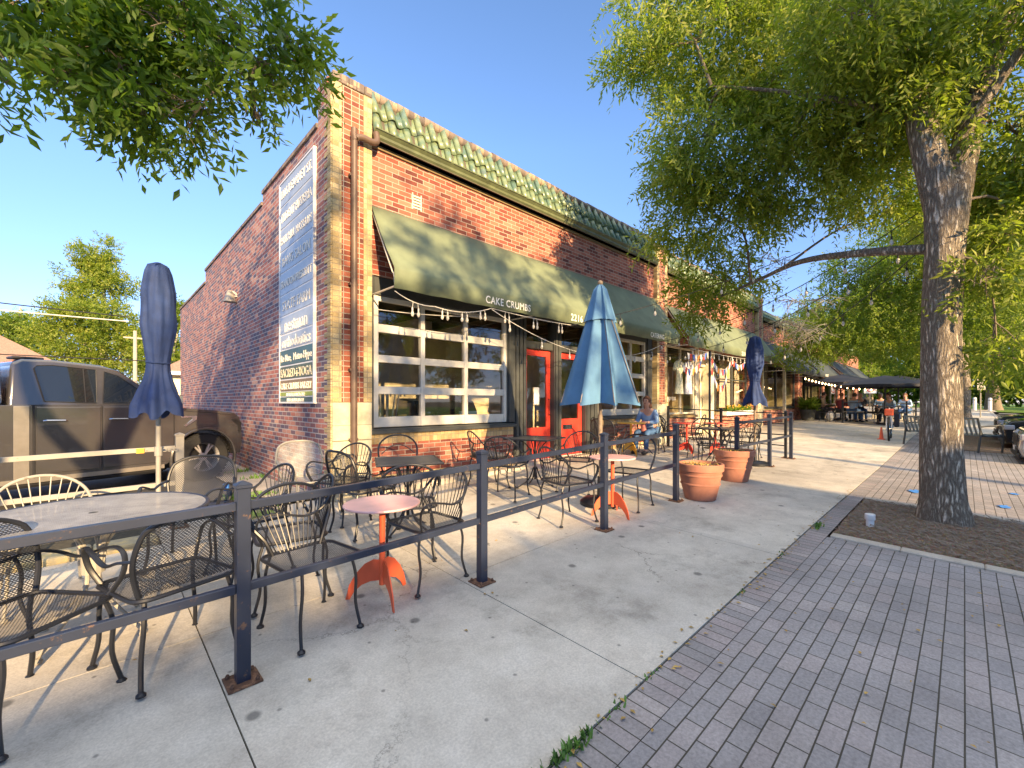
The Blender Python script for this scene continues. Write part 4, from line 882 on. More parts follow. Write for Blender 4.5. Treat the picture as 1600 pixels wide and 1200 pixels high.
square_table(2.31, 3.93, -25, 'square black table under the window beside the downspout')
square_table(4.60, 4.30, 17, 'square dark mesh table in front of the first red door', .66)
bistro(1.45, 2.81, 'orange bistro table with pink top just behind the front fence, nearest one')
bistro(4.28, 2.79, 'orange bistro table beside the half closed pale blue umbrella')
bistro(8.35, 4.98, 'yellow bistro table where the woman sits', 'yellow_paint', 'yellow_paint', .3, 0, .7)
bistro(9.45, 4.25, 'red bistro table with arched foot behind the cross fence', 'red_paint', 'red_paint', .27, 0, .7)
bistro(10.0, 3.85, 'second red bistro table farther from the pots', 'red_paint', 'red_paint', .27, 50, .7)
t = empty('round_dark_table', (8.6, 3.25, gz(8.6, 3.25)), 0, 'round dark table behind the fence and the farther pot', 'table')
mb = MB(); mb.lathe([(.4, .70), (.405, .71), (.4, .72)], (0, 0, 0), 36); mb.build('tabletop', 'table_top_dark', t)
for k in range(4):
    q = R(45 + 90 * k); c, s = math.cos(q), math.sin(q); mb = MB(); mb.tube([(c * .3, s * .3, .70), (c * .1, s * .1, .5), (c * .1, s * .1, .3), (c * .3, s * .3, .01)], .011, 6, 4); mb.build('leg', 'black_iron', t, smooth=True)

# ---------------------------------------------------------------- fences
def fence(name, label, posts, rails, h=1.0, pm='fence_paint', w=.062, rw=.034, rh=.042, plates=True, cat='fence', capm=None, group=None):
    x0, y0 = posts[0]; t = empty(name, (x0, y0, gz(x0, y0)), 0, label, cat, group); org = t.location
    for (x, y) in posts:
        z = gz(x, y); mb = MB(); mb.box(x - w / 2, x + w / 2, y - w / 2, y + w / 2, z, z + h - .03); mb.box(x - w / 2 - .006, x + w / 2 + .006, y - w / 2 - .006, y + w / 2 + .006, z + h - .03, z + h - .012)
        k = len(mb.v); q = w / 2 + .006; mb.add([(x - q, y - q, z + h - .012), (x + q, y - q, z + h - .012), (x + q, y + q, z + h - .012), (x - q, y + q, z + h - .012), (x, y, z + h + .008)], [(0, 1, 4), (1, 2, 4), (2, 3, 4), (3, 0, 4)])
        p = mb.build('post', pm, t, org=org, bevel=.003)
        if plates:
            mb = MB(); q = .075; mb.box(x - q, x + q, y - q, y + q, z, z + .01)
            for i in (-1, 1):
                for j in (-1, 1): mb.lathe([(.011, .01), (.011, .02), (.006, .03)], (x + i * .055, y + j * .055, z), 6)
            mb.build('base_plate', 'rust_plate', p, org=org)
    for (a, c) in zip(posts, posts[1:]):
        for rz in rails:
            d = (Vector(c) - Vector(a)).normalized() * w / 2; za, zc = gz(*a) + rz, gz(*c) + rz
            mb = MB(); mb.bar((a[0] + d.x, a[1] + d.y, za), (c[0] - d.x, c[1] - d.y, zc), rw, rh); mb.build('rail', pm, t, org=org, bevel=.003)
    return t
fence('metal_fence', 'blue grey metal fence along the sidewalk with four square posts and two rails', [(-2.7, 2.46), (-1.08, 2.48), (.54, 2.51), (2.12, 2.53), (3.79, 2.57), (5.42, 2.58)], (.88, .47))
fence('metal_fence', 'farther blue grey fence section that starts behind the terracotta pots', [(7.65, 2.6), (9.28, 2.57), (10.72, 2.56)], (.9, .5))
fence('cross_fence', 'thin dark railing running from the far fence corner to the gift shop wall', [(10.72, 2.66), (10.6, 3.95), (10.5, 5.2)], (.96, .74, .5, .27), h=1.02, pm='black_iron', w=.05, rw=.02, rh=.024)
fence('alley_railing', 'pale weathered railing between round table and parked truck', [(-3.7, 5.6), (-1.5, 5.6), (.64, 5.6)], (.82, .46), h=.97, pm='pale_rail', w=.07, rw=.03, rh=.045)
mb = MB(); mb.bar((.3, 5.565, gz(.3, 5.6) + .82), (.36, 5.565, gz(.3, 5.6) + .82), .006, .047); o = mb.build('reflector_tape', 'yellow_paint', None); tag(o, 'short band of yellow tape on the pale railing', 'tape')

# ---------------------------------------------------------------- umbrellas
def closed_umbrella(x, y, h, zlow, label, mat='canvas_navy', cover=True, rr=.2, yb=None, base=True, zb=None, pole='wood_pole', waist=.34):
    z0 = gz(x, y) if zb is None else zb; t = empty('closed_umbrella', (x, y, z0), R(17), label, 'umbrella', 'closed patio umbrellas'); n = 64
    mb = MB(); mb.tube([(0, 0, .0), (0, 0, h - .03)], .021, 10); mb.build('pole', pole, t, smooth=True)
    H = h - zlow
    def rad(v): return np.interp(v, [0, .06, .16, .22, waist - .06, waist, waist + .06, .58, .8, .93, .985, 1], [rr * .86, rr * .84, rr * .64, rr * .5, rr * .42, rr * .40, rr * .47, rr * .68, rr * .66, rr * .50, rr * .36, .02])
    def md(a, v):
        low = 1 - min(1, v / waist)
        return 1 + (.05 + .13 * low) * math.cos(6 * a + .8 * math.sin(v * 9)) + (.035 + .07 * low) * math.sin(11 * a + 5 * v) + .022 * math.sin(17 * a - 9 * v) + .06 * math.sin(2 * a + 7 * v)
    mb = MB(); m = 46; prof = [(rad(j / m), zlow + H * j / m) for j in range(m + 1)]; mb.lathe(prof, (0, 0, 0), n, md, cap=False)
    for k in range(n):      # ragged scalloped hem
        a = 2 * math.pi * k / n; x_, y_, z_ = mb.v[k]; mb.v[k] = (x_, y_, z_ - .035 * math.cos(6 * a) - .02 * math.sin(2 * a))
    c = mb.build('canopy', mat, t, smooth='all', fix=True)
    mb = MB(); zz = zlow + H * waist; mb.tube([(math.cos(a) * rad(waist) * 1.12, math.sin(a) * rad(waist) * 1.12, zz + .01 * math.sin(a)) for a in [2 * math.pi * k / 20 for k in range(21)]], .007, 6, cap=False); mb.build('strap', mat, c, smooth=True)
    if base:
        mb = MB(); mb.lathe([(.24, 0), (.24, .04), (.2, .07), (.04, .09), (.03, .3)], (0, 0, 0), 24); mb.build('base', 'black_iron', t, smooth=True)
    return t
closed_umbrella(.46, 5.47, 2.66, 1.18, 'closed navy umbrella with rolled cover, strapped to the alley railing by the truck', rr=.21, pole='pale_rail', base=False)
t = empty('clamp', (.46, 5.56, gz(.46, 5.5) + .8), 0, 'pale clamp and chain holding the umbrella pole to the alley railing', 'clamp'); mb = MB(); mb.lathe([(.032, 0), (.032, .09)], (0, -.09, -.03), 12); mb.build('collar', 'pale_rail', t)
mb = MB()
for k in range(3): mb.tube([(.05 + k * .04 + .022 * math.cos(a), -.06, .02 + .014 * math.sin(a)) for a in [2 * math.pi * i / 10 for i in range(11)]], .005, 5, cap=False)
mb.build('chain', 'pale_rail', t)
closed_umbrella(9.25, 2.82, 2.5, 1.18, 'closed navy umbrella at the corner of the far fence', rr=.22)
def half_umbrella(x, y, label):
    t = empty('patio_umbrella', (x, y, gz(x, y)), R(8), label, 'umbrella'); h = 2.74; zl = 1.23; H = h - zl; n = 8
    mb = MB(); mb.tube([(0, 0, 0), (0, 0, h - .02)], .019, 10); mb.tube([(0, 0, .84), (0, 0, 1.12)], .03, 10); mb.build('pole', 'wood_pole', t, smooth=True)
    m, q = 22, 12; vs = []
    for j in range(m + 1):
        v = j / m; rad = .045 + .475 * (1 - v) ** 1.02 if v < .985 else .03
        for k in range(n):
            for i in range(q):
                a0 = 2 * math.pi * k / n; u = i / q; a = a0 + 2 * math.pi / n * u; fold = (math.sin(math.pi * u)) ** .7
                r = rad * (1 - .48 * fold * (1 - .35 * v)); hem = .035 * fold if j == 0 else 0
                vs.append((r * math.cos(a + .18 * fold), r * math.sin(a + .18 * fold), zl + H * v + hem))
    w_ = n * q; mb = MB(); mb.add(vs, [(j * w_ + k, j * w_ + (k + 1) % w_, (j + 1) * w_ + (k + 1) % w_, (j + 1) * w_ + k) for j in range(m) for k in range(w_)]); c = mb.build('canopy', 'canvas_blue', t, smooth='all')
    vs = []
    for j in range(7):          # top flap
        v = .68 + .32 * j / 6; rad = (.065 + .475 * (1 - v)) if j < 6 else .02
        for k in range(w_):
            u = (k % q) / q; a = 2 * math.pi * k / w_; fold = math.sin(math.pi * u) ** .8; r = rad * (1 - .3 * fold); vs.append((r * math.cos(a + .15 * fold), r * math.sin(a + .15 * fold), zl + H * v + .012 + (.02 * fold if j == 0 else 0)))
    mb = MB(); mb.add(vs, [(j * w_ + k, j * w_ + (k + 1) % w_, (j + 1) * w_ + (k + 1) % w_, (j + 1) * w_ + k) for j in range(6) for k in range(w_)]); mb.build('vent_flap', 'canvas_blue', c, smooth='all')
    mb = MB(); mb.ball((0, 0, h + .02), .035); mb.build('finial', 'wood_pole', t, smooth=True)
    mb = MB()
    for k in range(n):
        a = 2 * math.pi * k / n; mb.tube([(.02 * math.cos(a), .02 * math.sin(a), h - .08), (.5 * math.cos(a), .5 * math.sin(a), zl + .04)], .006, 5)
    mb.build('rib', 'wood_pole', t)
    mb = MB(); mb.lathe([(.25, 0), (.25, .04), (.2, .08), (.04, .1), (.035, .35)], (0, 0, 0), 24); mb.build('base', 'black_iron', t, smooth=True)
half_umbrella(4.56, 3.15, 'half open pale blue umbrella standing in front of the red doors')
def open_umbrella(x, y, h, r, label, tilt=0):
    t = empty('open_umbrella', (x, y, gz(x, y)), R(12), label, 'umbrella', 'open black umbrellas over the picnic tables'); n = 8
    mb = MB(); mb.tube([(0, 0, 0), (0, 0, h)], .03, 10); mb.build('pole', 'black_iron', t)
    vs = []; m = 6
    for j in range(m + 1):
        for k in range(n * 4):
            u = (k % 4) / 4; a = 2 * math.pi * k / (n * 4); rr = .03 + r * j / m; sg = math.cos(math.pi / n) / math.cos((u - .5) * 2 * math.pi / n)
            vs.append((rr * sg * math.cos(a), rr * sg * math.sin(a), h - .42 * (j / m) ** 1.15 + .05 * math.sin(math.pi * u) * j / m * .4))
    for k in range(n * 4): x_, y_, z_ = vs[m * n * 4 + k]; vs.append((x_ * 1.005, y_ * 1.005, z_ - .12))
    w_ = n * 4; mb = MB(); mb.add(vs, [(j * w_ + k, j * w_ + (k + 1) % w_, (j + 1) * w_ + (k + 1) % w_, (j + 1) * w_ + k) for j in range(m + 1) for k in range(w_)]); c = mb.build('canopy', 'canvas_black', t, smooth=True, fix=False)
    for k in range(n):
        a = 2 * math.pi * k / n; mb = MB(); mb.tube([(.03 * math.cos(a), .03 * math.sin(a), h - .05), (r * math.cos(a) * .97, r * math.sin(a) * .97, h - .45)], .012, 5); mb.tube([(.03 * math.cos(a), .03 * math.sin(a), h - .8), (r * .5 * math.cos(a), r * .5 * math.sin(a), h - .3)], .01, 5); mb.build('rib', 'black_iron', t)
    mb = MB(); mb.lathe([(.3, 0), (.3, .06), (.05, .1)], (0, 0, 0), 20); mb.build('base', 'black_iron', t)
    return t
# ---------------------------------------------------------------- pots
def pot(x, y, s, label):
    t = empty('terracotta_pot', (x, y, gz(x, y)), 0, label, 'pot', 'terracotta pots at the gap in the fence')
    pr = [(.20, 0), (.205, .01), (.235, .14), (.25, .205), (.262, .21), (.262, .225), (.252, .235), (.272, .33), (.284, .335), (.284, .35), (.276, .36), (.285, .40), (.305, .405), (.308, .49), (.30, .50), (.275, .50), (.27, .46)]
    mb = MB(); mb.lathe([(a * s, b * s) for a, b in pr], (0, 0, 0), 48, cap=False); mb.lathe([(.001, .01), (.19 * s, .01)], (0, 0, 0), 24, cap=False); mb.build('pot', 'terracotta', t, smooth=True)
    mb = MB(); rnd = random.Random(int(x * 9)); mb.lathe([(.001, .47 * s), (.1 * s, .475 * s), (.2 * s, .465 * s), (.272 * s, .455 * s)], (0, 0, 0), 24, cap=False); mb.build('soil', 'pot_soil', t, smooth=True)
    mb = MB()
    for _ in range(90):
        a = rnd.uniform(0, 6.28); r = rnd.uniform(0, .24) * s; q = rnd.uniform(.008, .02); x_, y_ = r * math.cos(a), r * math.sin(a); b = rnd.uniform(0, 6.28)
        mb.add([(x_, y_, .475 * s), (x_ + q * math.cos(b), y_ + q * math.sin(b), .48 * s), (x_ + q * math.cos(b + .8), y_ + q * math.sin(b + .8), .50 * s), (x_ + q * .3, y_, .495 * s)], [(0, 1, 2, 3)])
    mb.build('dead_leaves', 'litter', t, fix=False)
pot(5.78, 2.42, .94, 'terracotta pot of dry soil touching the last near fence post')
pot(7.38, 2.55, .98, 'terracotta pot of dry soil beside the first post of the far fence')
# ---------------------------------------------------------------- vehicles (local x = forward, y = across, z = up)
def arch(cx, cz, r, a0=180, a1=0, n=12): return [(cx + r * math.cos(R(a0 + (a1 - a0) * k / n)), cz + r * math.sin(R(a0 + (a1 - a0) * k / n))) for k in range(n + 1)]
def wheel(t, x, y, r, side, w=.24, spokes=6, steer=0, alloy='rim_alloy'):
    mb = MB(); pr = [(r * .6, -w / 2), (r * .93, -w / 2), (r, -w / 2 + .03), (r, w / 2 - .03), (r * .93, w / 2), (r * .6, w / 2)]
    rot = Matrix.Translation((x, y, r)) @ Matrix.Rotation(R(steer), 4, 'Z') @ Matrix.Rotation(R(90 * -side), 4, 'X')
    mb.lathe(pr, (0, 0, 0), 40, cap=False)
    for k in range(40):
        a = 2 * math.pi * k / 40
        for s_ in (-1, 1):
            c, s = math.cos(a), math.sin(a); q = .02
            kk = len(mb.v); mb.add([(c * r * .985 - s * q, s * r * .985 + c * q, s_ * w * .18), (c * r * .985 + s * q, s * r * .985 - c * q, s_ * w * .18), (c * r * .985 + s * q, s * r * .985 - c * q, s_ * w * .47), (c * r * .985 - s * q, s * r * .985 + c * q, s_ * w * .47), (c * r * 1.015 - s * q, s * r * 1.015 + c * q, s_ * w * .18), (c * r * 1.015 + s * q, s * r * 1.015 - c * q, s_ * w * .18), (c * r * 1.015 + s * q, s * r * 1.015 - c * q, s_ * w * .47), (c * r * 1.015 - s * q, s * r * 1.015 + c * q, s_ * w * .47)], [(4, 5, 6, 7), (0, 1, 5, 4), (2, 3, 7, 6), (1, 2, 6, 5), (0, 3, 7, 4)])
    mb.xf(rot); wh = mb.build('wheel', 'tyre', t, smooth=True)
    mb = MB(); z1 = w / 2 - .015; mb.lathe([(r * .62, z1), (r * .6, z1 - .02), (r * .56, z1 - .1), (r * .56, -w / 2 + .02)], (0, 0, 0), 32, cap=False); mb.lathe([(.001, z1), (.05, z1), (.065, z1 - .02), (.07, z1 - .06)], (0, 0, 0), 16, cap=False)
    for k in range(spokes):
        a = 2 * math.pi * k / spokes; c, s = math.cos(a), math.sin(a)
        for o_ in (-.09, .09): mb.bar((c * .05, s * .05, z1 - .02), (math.cos(a + o_ * 1.3) * r * .59, math.sin(a + o_ * 1.3) * r * .59, z1 - .025), .022, .03)
    mb.xf(rot); mb.build('rim', alloy, wh, smooth=True)
    mb = MB(); mb.lathe([(.001, z1 - .11), (r * .55, z1 - .11)], (0, 0, 0), 24, cap=False); mb.xf(rot); mb.build('brake_disc', 'dark_trim', wh)
def side_pt(x, z, zb, zr, yb, yr, side, wdt, off=0):
    f = max(0, (z - zb) / (zr - zb)); y = yb + (yr - yb) * f
    return (x, y - off if side < 0 else wdt - y + off, z)
def greenhouse(t, prof, zb, zr, yb, yr, wdt, mat, name='cab'):
    n = len(prof); L_ = [side_pt(x, z, zb, zr, yb, yr, -1, wdt) for x, z in prof]; R_ = [side_pt(x, z, zb, zr, yb, yr, 1, wdt) for x, z in prof]
    mb = MB(); mb.add(L_ + R_, [tuple(range(n)), tuple(range(n, 2 * n))[::-1]] + [(i, (i + 1) % n, n + (i + 1) % n, n + i) for i in range(n)])
    return mb.build(name, mat, t, bevel=.035, seg=3, smooth=True)
def side_glass(t, poly, zb, zr, yb, yr, wdt, mat='car_glass', off=.006, name='window'):
    for s in (-1, 1):
        v = [side_pt(x, z, zb, zr, yb, yr, s, wdt, off) for x, z in poly]; mb = MB(); mb.add(v, [tuple(range(len(v)))]); w_ = mb.build(name, 'car_glass_dark' if mat == 'car_glass' else mat, t)
        mb = MB(); v2 = [side_pt(x, z, zb, zr, yb, yr, s, wdt, off + .002) for x, z in poly]; mb.tube(v2 + [v2[0]], .006, 5, cap=False); mb.build('window_trim', 'dark_trim', w_)
g_ = NG('car_glass_dark'); MATS['car_glass_dark'] = g_.done(g_.bsdf(Base_Color=(.012, .015, .018), Roughness=.02, Coat_Weight=1.0))
def seam(t, pts, name='panel_gap', r=.004): mb = MB(); mb.tube(pts, r, 5); return mb.build(name, 'dark_trim', t)
def pickup():
    t = empty('pickup_truck', (1.38, 9.06, pz(1.38) + .001), R(18), 'dark grey brown crew cab pickup truck with bed cap, parked by the alley wall', 'truck')
    W = 2.0; ra = .47
    poly = [(.60, .42), (.63, .6), (.62, .95), (.58, 1.08), (.50, 1.15), (.2, 1.20), (-.3, 1.25), (-.55, 1.30), (-2.05, 1.30), (-2.06, 1.31), (-4.9, 1.31), (-4.95, 1.2), (-4.95, .5), (-3.83, .48)] + arch(-3.35, .40, ra)[1:-1] + [(-2.85, .40), (-2.6, .35), (-.56, .35), (-.49, .40)] + arch(0, .40, ra)[1:-1] + [(.48, .42)]
    n = len(poly)
    # three slabs across: flanks tuck in at sill and shoulder
    mb = MB(); rings = []
    for (y, k_) in ((.03, 0), (.0, .5), (W - .0, .5), (W - .03, 0)): rings.append([(x, y, z) for x, z in poly])
    mb.prism(poly, .0, W, 'y'); b = mb.build('body', 'truck_paint', t, bevel=.045, seg=3, smooth=True)
    for s, y in ((-1, -.002), (1, W + .002)):
        for cx in (0, -3.35):
            mb = MB(); mb.tube([(x, y, z) for x, z in arch(cx, .40, ra + .03, 200, -20, 18)], .035, 8, flat=(1, .8)); mb.build('fender_flare', 'truck_paint', b, smooth=True)
        mb = MB(); mb.prism([(.0, .30), (W * 0 + .0, .33)] and [(-2.78, .30), (-.6, .30), (-.6, .36), (-2.78, .36)], y - .03 * (s < 0), y + .03 * (s > 0) + .0, 'y'); mb.build('rocker_trim', 'truck_trim', b)
        for (a, c) in ((-1.34, -.46), (-2.02, -1.37)):      # doors a few millimetres proud
            pl = [(a, .40), (c - .02, .40), (c, .7), (c, 1.28), (a, 1.28)]; mb = MB(); mb.prism(pl, y, y + .008 * s, 'y'); d = mb.build('door', 'truck_paint', t, bevel=.005)
            hx = a + .07; mb = MB(); mb.tube([(hx, y + .01 * s, 1.10), (hx + .02, y + .035 * s, 1.105), (hx + .20, y + .035 * s, 1.10), (hx + .22, y + .01 * s, 1.095)], .014, 8); mb.build('handle', 'chrome', d, smooth=True)
        for x in (-.455, -1.355, -2.035): seam(b, [(x, y + .003 * s, .38), (x + .004, y + .003 * s, .8), (x, y + .003 * s, 1.30)])
        seam(b, [(-2.04, y + .002 * s, .36), (-2.04, y + .002 * s, 1.3)], r=.012)
        # pale body-coloured panel between cab and bed
        mb = MB(); mb.box(-2.22, -2.08, min(y, y + .006 * s), max(y, y + .006 * s), .36, 1.30); mb.build('bed_pillar', 'truck_trim', b, bevel=.004)
        mb = MB(); mb.prism([(-.12, 1.12), (-.36, 1.12), (-.36, 1.09), (-.2, 1.09), (-.2, 1.06), (-.32, .96), (-.29, .94), (-.13, 1.05)], y, y + .018 * s, 'y'); mb.build('fender_vent', 'chrome', b, bevel=.003)
        seam(b, [(.45, y + .002 * s, 1.12), (.1, y + .002 * s, 1.165), (-.45, y + .002 * s, 1.215)])
        mb = MB(); mb.prism([(.60, .80), (.625, .98), (.54, 1.04), (.44, 1.04), (.50, .97), (.55, .94), (.565, .80)], y - .004, y + .004, 'y'); mb.build('headlight', 'dark_trim', b, bevel=.002)
        mb = MB(); mb.box(-.66, -.44, min(y + .04 * s, y + .26 * s), max(y + .04 * s, y + .26 * s), 1.30, 1.46); mb.tube([(-.55, y + .0 * s, 1.28), (-.55, y + .08 * s, 1.33)], .02, 6); mb.build('mirror', 'chrome', t, bevel=.03, seg=2, smooth=True)
    cabp = [(-.48, 1.285), (-.78, 1.56), (-1.12, 1.83), (-1.3, 1.89), (-1.8, 1.93), (-2.1, 1.92), (-2.2, 1.86), (-2.26, 1.285)]
    greenhouse(t, cabp, 1.29, 1.92, .03, .19, W, 'truck_paint')
    k = (1.29, 1.92, .03, .19, W)
    side_glass(t, [(-1.33, 1.34), (-.72, 1.34), (-.86, 1.52), (-1.12, 1.745), (-1.28, 1.80)], *k)
    side_glass(t, [(-1.93, 1.36), (-1.40, 1.34), (-1.37, 1.82), (-1.82, 1.855), (-1.97, 1.84), (-2.0, 1.8)], *k)
    seam(t, [side_pt(-1.52, 1.34, *k[:4], -1, W, .012), side_pt(-1.51, 1.84, *k[:4], -1, W, .012)], 'window_divider', .008)
    mb = MB(); mb.add([(-.50, .16, 1.31), (-.50, W - .16, 1.31), (-1.10, W - .25, 1.82), (-1.10, .25, 1.82)], [(0, 1, 2, 3)]); mb.v = [(x + .012, y, z + .014) for x, y, z in mb.v]; mb.build('windscreen', 'car_glass_dark', t)
    capp = [(-2.30, 1.32), (-2.30, 1.84), (-2.4, 1.90), (-4.6, 1.90), (-4.9, 1.8), (-4.95, 1.32)]
    greenhouse(t, capp, 1.32, 1.92, .03, .13, W, 'truck_cap', 'bed_cap'); kk = (1.32, 1.92, .03, .13, W)
    side_glass(t, [(-2.42, 1.42), (-4.6, 1.42), (-4.5, 1.75), (-2.42, 1.78)], *kk)
    mb = MB(); mb.box(-2.15, -1.85, .35, .6, 1.93, 1.965); mb.build('roof_rail_mount', 'dark_trim', t, bevel=.01)
    for x in (0, -3.35):
        for s, y in ((-1, .13), (1, W - .13)): wheel(t, x, y, .405, s, .26, 6)
    mb = MB(); mb.box(.60, .68, .1, W - .1, .45, .62); mb.build('bumper', 'truck_trim', t, bevel=.03, seg=2)
    mb = MB(); mb.box(.61, .635, .3, W - .3, .66, 1.02); mb.build('grille', 'chrome', t, bevel=.01)
    mb = MB(); mb.box(-4.6, .4, .3, W - .3, .25, .42); mb.build('chassis', 'dark_trim', t)
    seam(t, [(-2.45, .02, .27), (-.7, .02, .27)], 'side_step', .035)
plain('truck_cap', (.03, .07, .16), .2, .1, coat=1.0)
pickup()
def suv(x, y, hd, label, paint, group, wag=True, z=None, name='parked_car'):
    t = empty(name, (x, y, gz(x, y) - .148 if z is None else z), R(hd), label, 'car', group); W = 1.86; w2 = W / 2
    poly = [(2.28, .35), (2.34, .55), (2.30, .82), (2.18, .93), (1.5, 1.02), (1.05, 1.06), (-2.15, 1.08), (-2.25, .95), (-2.30, .5), (-2.2, .36), (-1.83, .36)] + arch(-1.42, .36, .41)[1:-1] + [(-1.0, .30), (1.0, .30)] + arch(1.42, .36, .41)[1:-1] + [(1.84, .34)]
    mb = MB(); mb.prism(poly, -w2, w2, 'y'); b = mb.build('body', paint, t, bevel=.06, seg=3, smooth=True)
    top = 1.68 if wag else 1.48; yr = .17
    prof = [(1.15, 1.03), (.35, top - .1), (.1, top - .02), (-.6, top), (-1.6, top - .05), (-1.95, top - .25), (-2.2, 1.04)] if wag else [(1.15, 1.03), (.3, top - .08), (.0, top), (-.7, top), (-1.1, top - .08), (-1.8, 1.05)]
    k = (1.04, top, .04, .22, W)
    g2 = greenhouse(t, prof, *k[:2], k[2], k[3], W, paint); g2.location = (0, -w2, 0)
    e = bpy.data.objects.new('window', None); bpy.data.objects.remove(e)
    k0 = len(t.children)
    side_glass(t, [(.95, 1.1), (.32, top - .16), (.05, top - .1), (-.35, top - .08), (-.40, 1.09)], *k)
    side_glass(t, [(-.46, 1.09), (-.42, top - .08), (-1.2, top - .1), (-1.6 if wag else -1.3, 1.12)], *k)
    for c in list(t.children):
        if c.name.startswith('window') and c.location.y == 0: c.location = (0, -w2, 0)
    mb = MB(); mb.add([(1.12, -w2 + .12, 1.06), (1.12, w2 - .12, 1.06), (.36, w2 - .22, top - .11), (.36, -w2 + .22, top - .11)], [(0, 1, 2, 3)]); mb.v = [(p + .015, q, r + .02) for p, q, r in mb.v]; mb.build('windscreen', 'car_glass_dark', t)
    for s in (-1, 1):
        mb = MB(); mb.box(2.12, 2.315, s * w2 - (.42 if s > 0 else .02), s * w2 + (.42 if s < 0 else .02), .70, .83); mb.build('headlight', 'lamp_lens', t, bevel=.03, seg=2)
        mb = MB(); mb.box(.75, .9, min(s * w2, s * (w2 + .18)), max(s * w2, s * (w2 + .18)), 1.05, 1.18); mb.build('mirror', paint, t, bevel=.03)
        for xx in (1.42, -1.42): wheel(t, xx, s * (w2 - .11), .34, s, .22, 5)
        seam(b, [(.9, s * (w2 + .001), .4), (.92, s * (w2 + .001), 1.04)]); seam(b, [(-.43, s * (w2 + .001), .35), (-.43, s * (w2 + .001), 1.05)])
    mb = MB(); mb.box(2.28, 2.335, -.55, .55, .42, .80)
    for q in range(4): mb.box(2.30, 2.345, -.5, .5, .5 + q * .08, .515 + q * .08)
    mb.build('grille', 'dark_trim', t, bevel=.01)
    mb = MB(); mb.box(2.30, 2.355, -.85, .85, .33, .42); mb.build('bumper', 'dark_trim', t, bevel=.02)
    mb = MB(); mb.box(2.34, 2.352, -.16, .16, .45, .54); mb.build('number_plate', 'sign_white', t)
    mb = MB(); mb.box(-2.0, 2.0, -.7, .7, .22, .35); mb.build('chassis', 'dark_trim', t)
GC = 'cars parked along the kerb'
suv(14.5, -3.1, 90, 'silver car nose on to the kerb, nearest of the parked cars', 'car_silver', GC, False)
suv(17.85, -3.02, 90, 'black car between the silver one and the farther dark car', 'car_black', GC)
suv(20.5, -3.0, 90, 'dark car nose on to the kerb, farthest of the three', 'car_black', GC)
suv(52, -5.5, 40, 'small pale car driving past beyond the lawn bollards', 'car_white', GC, False)
suv(49, -7.5, 60, 'small dark blue car parked beyond the lawn', 'car_blue', GC)
# ---------------------------------------------------------------- trees
def leaf_mesh(name, base, d, length, width, mat, parent, rs, tone):
    """one four-cornered folded blade per row; uv.x carries the leaf's own tone"""
    n = len(base); d = d / (np.linalg.norm(d, axis=1, keepdims=True) + 1e-9)
    q = rs.normal(size=(n, 3)); q[:, 2] *= .8; s = np.cross(d, q); s /= (np.linalg.norm(s, axis=1, keepdims=True) + 1e-9); nn = np.cross(s, d)
    Ln = length[:, None]; Wn = width[:, None]
    a = base; b = base + d * Ln * .45 + s * Wn * .5 + nn * Wn * .18; c = base + d * Ln - nn * Wn * .15; e = base + d * Ln * .45 - s * Wn * .5 + nn * Wn * .18
    V = np.stack([a, b, c, e], 1).reshape(-1, 3); me = bpy.data.meshes.new(name)
    me.vertices.add(4 * n); me.vertices.foreach_set('co', V.ravel()); i = np.arange(n) * 4
    F = np.stack([i, i + 1, i + 2, i, i + 2, i + 3], 1).ravel().astype(np.int32); me.loops.add(6 * n); me.loops.foreach_set('vertex_index', F)
    me.polygons.add(2 * n); me.polygons.foreach_set('loop_start', (np.arange(2 * n) * 3).astype(np.int32)); me.polygons.foreach_set('loop_total', np.full(2 * n, 3, dtype=np.int32))
    me.update(calc_edges=True); uv = me.uv_layers.new(name='UVMap'); t = np.clip(np.repeat(tone, 6), 0, 1); uv.data.foreach_set('uv', np.stack([t, np.zeros_like(t)], 1).ravel())
    me.materials.append(M(mat)); o = bpy.data.objects.new(name, me); col.objects.link(o); o.parent = parent; return o
def sprays(rs, pts, out, n_leaf, slen, leaf, droop=.5):
    """pts: spray roots, out: outward directions; leaflets set in pairs along a drooping stalk"""
    m = len(pts); D = out + rs.normal(size=(m, 3)) * .6; D[:, 2] -= droop * rs.uniform(.2, 1.2, m); D /= np.linalg.norm(D, axis=1, keepdims=True)
    side = np.cross(D, rs.normal(size=(m, 3))); side /= np.linalg.norm(side, axis=1, keepdims=True)
    k = np.arange(n_leaf); u = (k + .6) / n_leaf; sg = np.where(k % 2 == 0, 1, -1)
    B = pts[:, None, :] + D[:, None, :] * (u * slen)[None, :, None]; B[:, :, 2] -= (u ** 2 * slen * .35 * droop)[None, :]
    Dl = D[:, None, :] * .75 + side[:, None, :] * sg[None, :, None] * .85 + rs.normal(size=(m, n_leaf, 3)) * .28; Dl[:, :, 2] -= .25 * droop
    ln = leaf * rs.uniform(.6, 1.25, (m, n_leaf)); tone = np.clip(rs.normal(.5, .22, (m, 1)) + rs.normal(0, .14, (m, n_leaf)), 0, 1)
    return B.reshape(-1, 3), Dl.reshape(-1, 3), ln.ravel(), tone.ravel()
DENS = 1.0
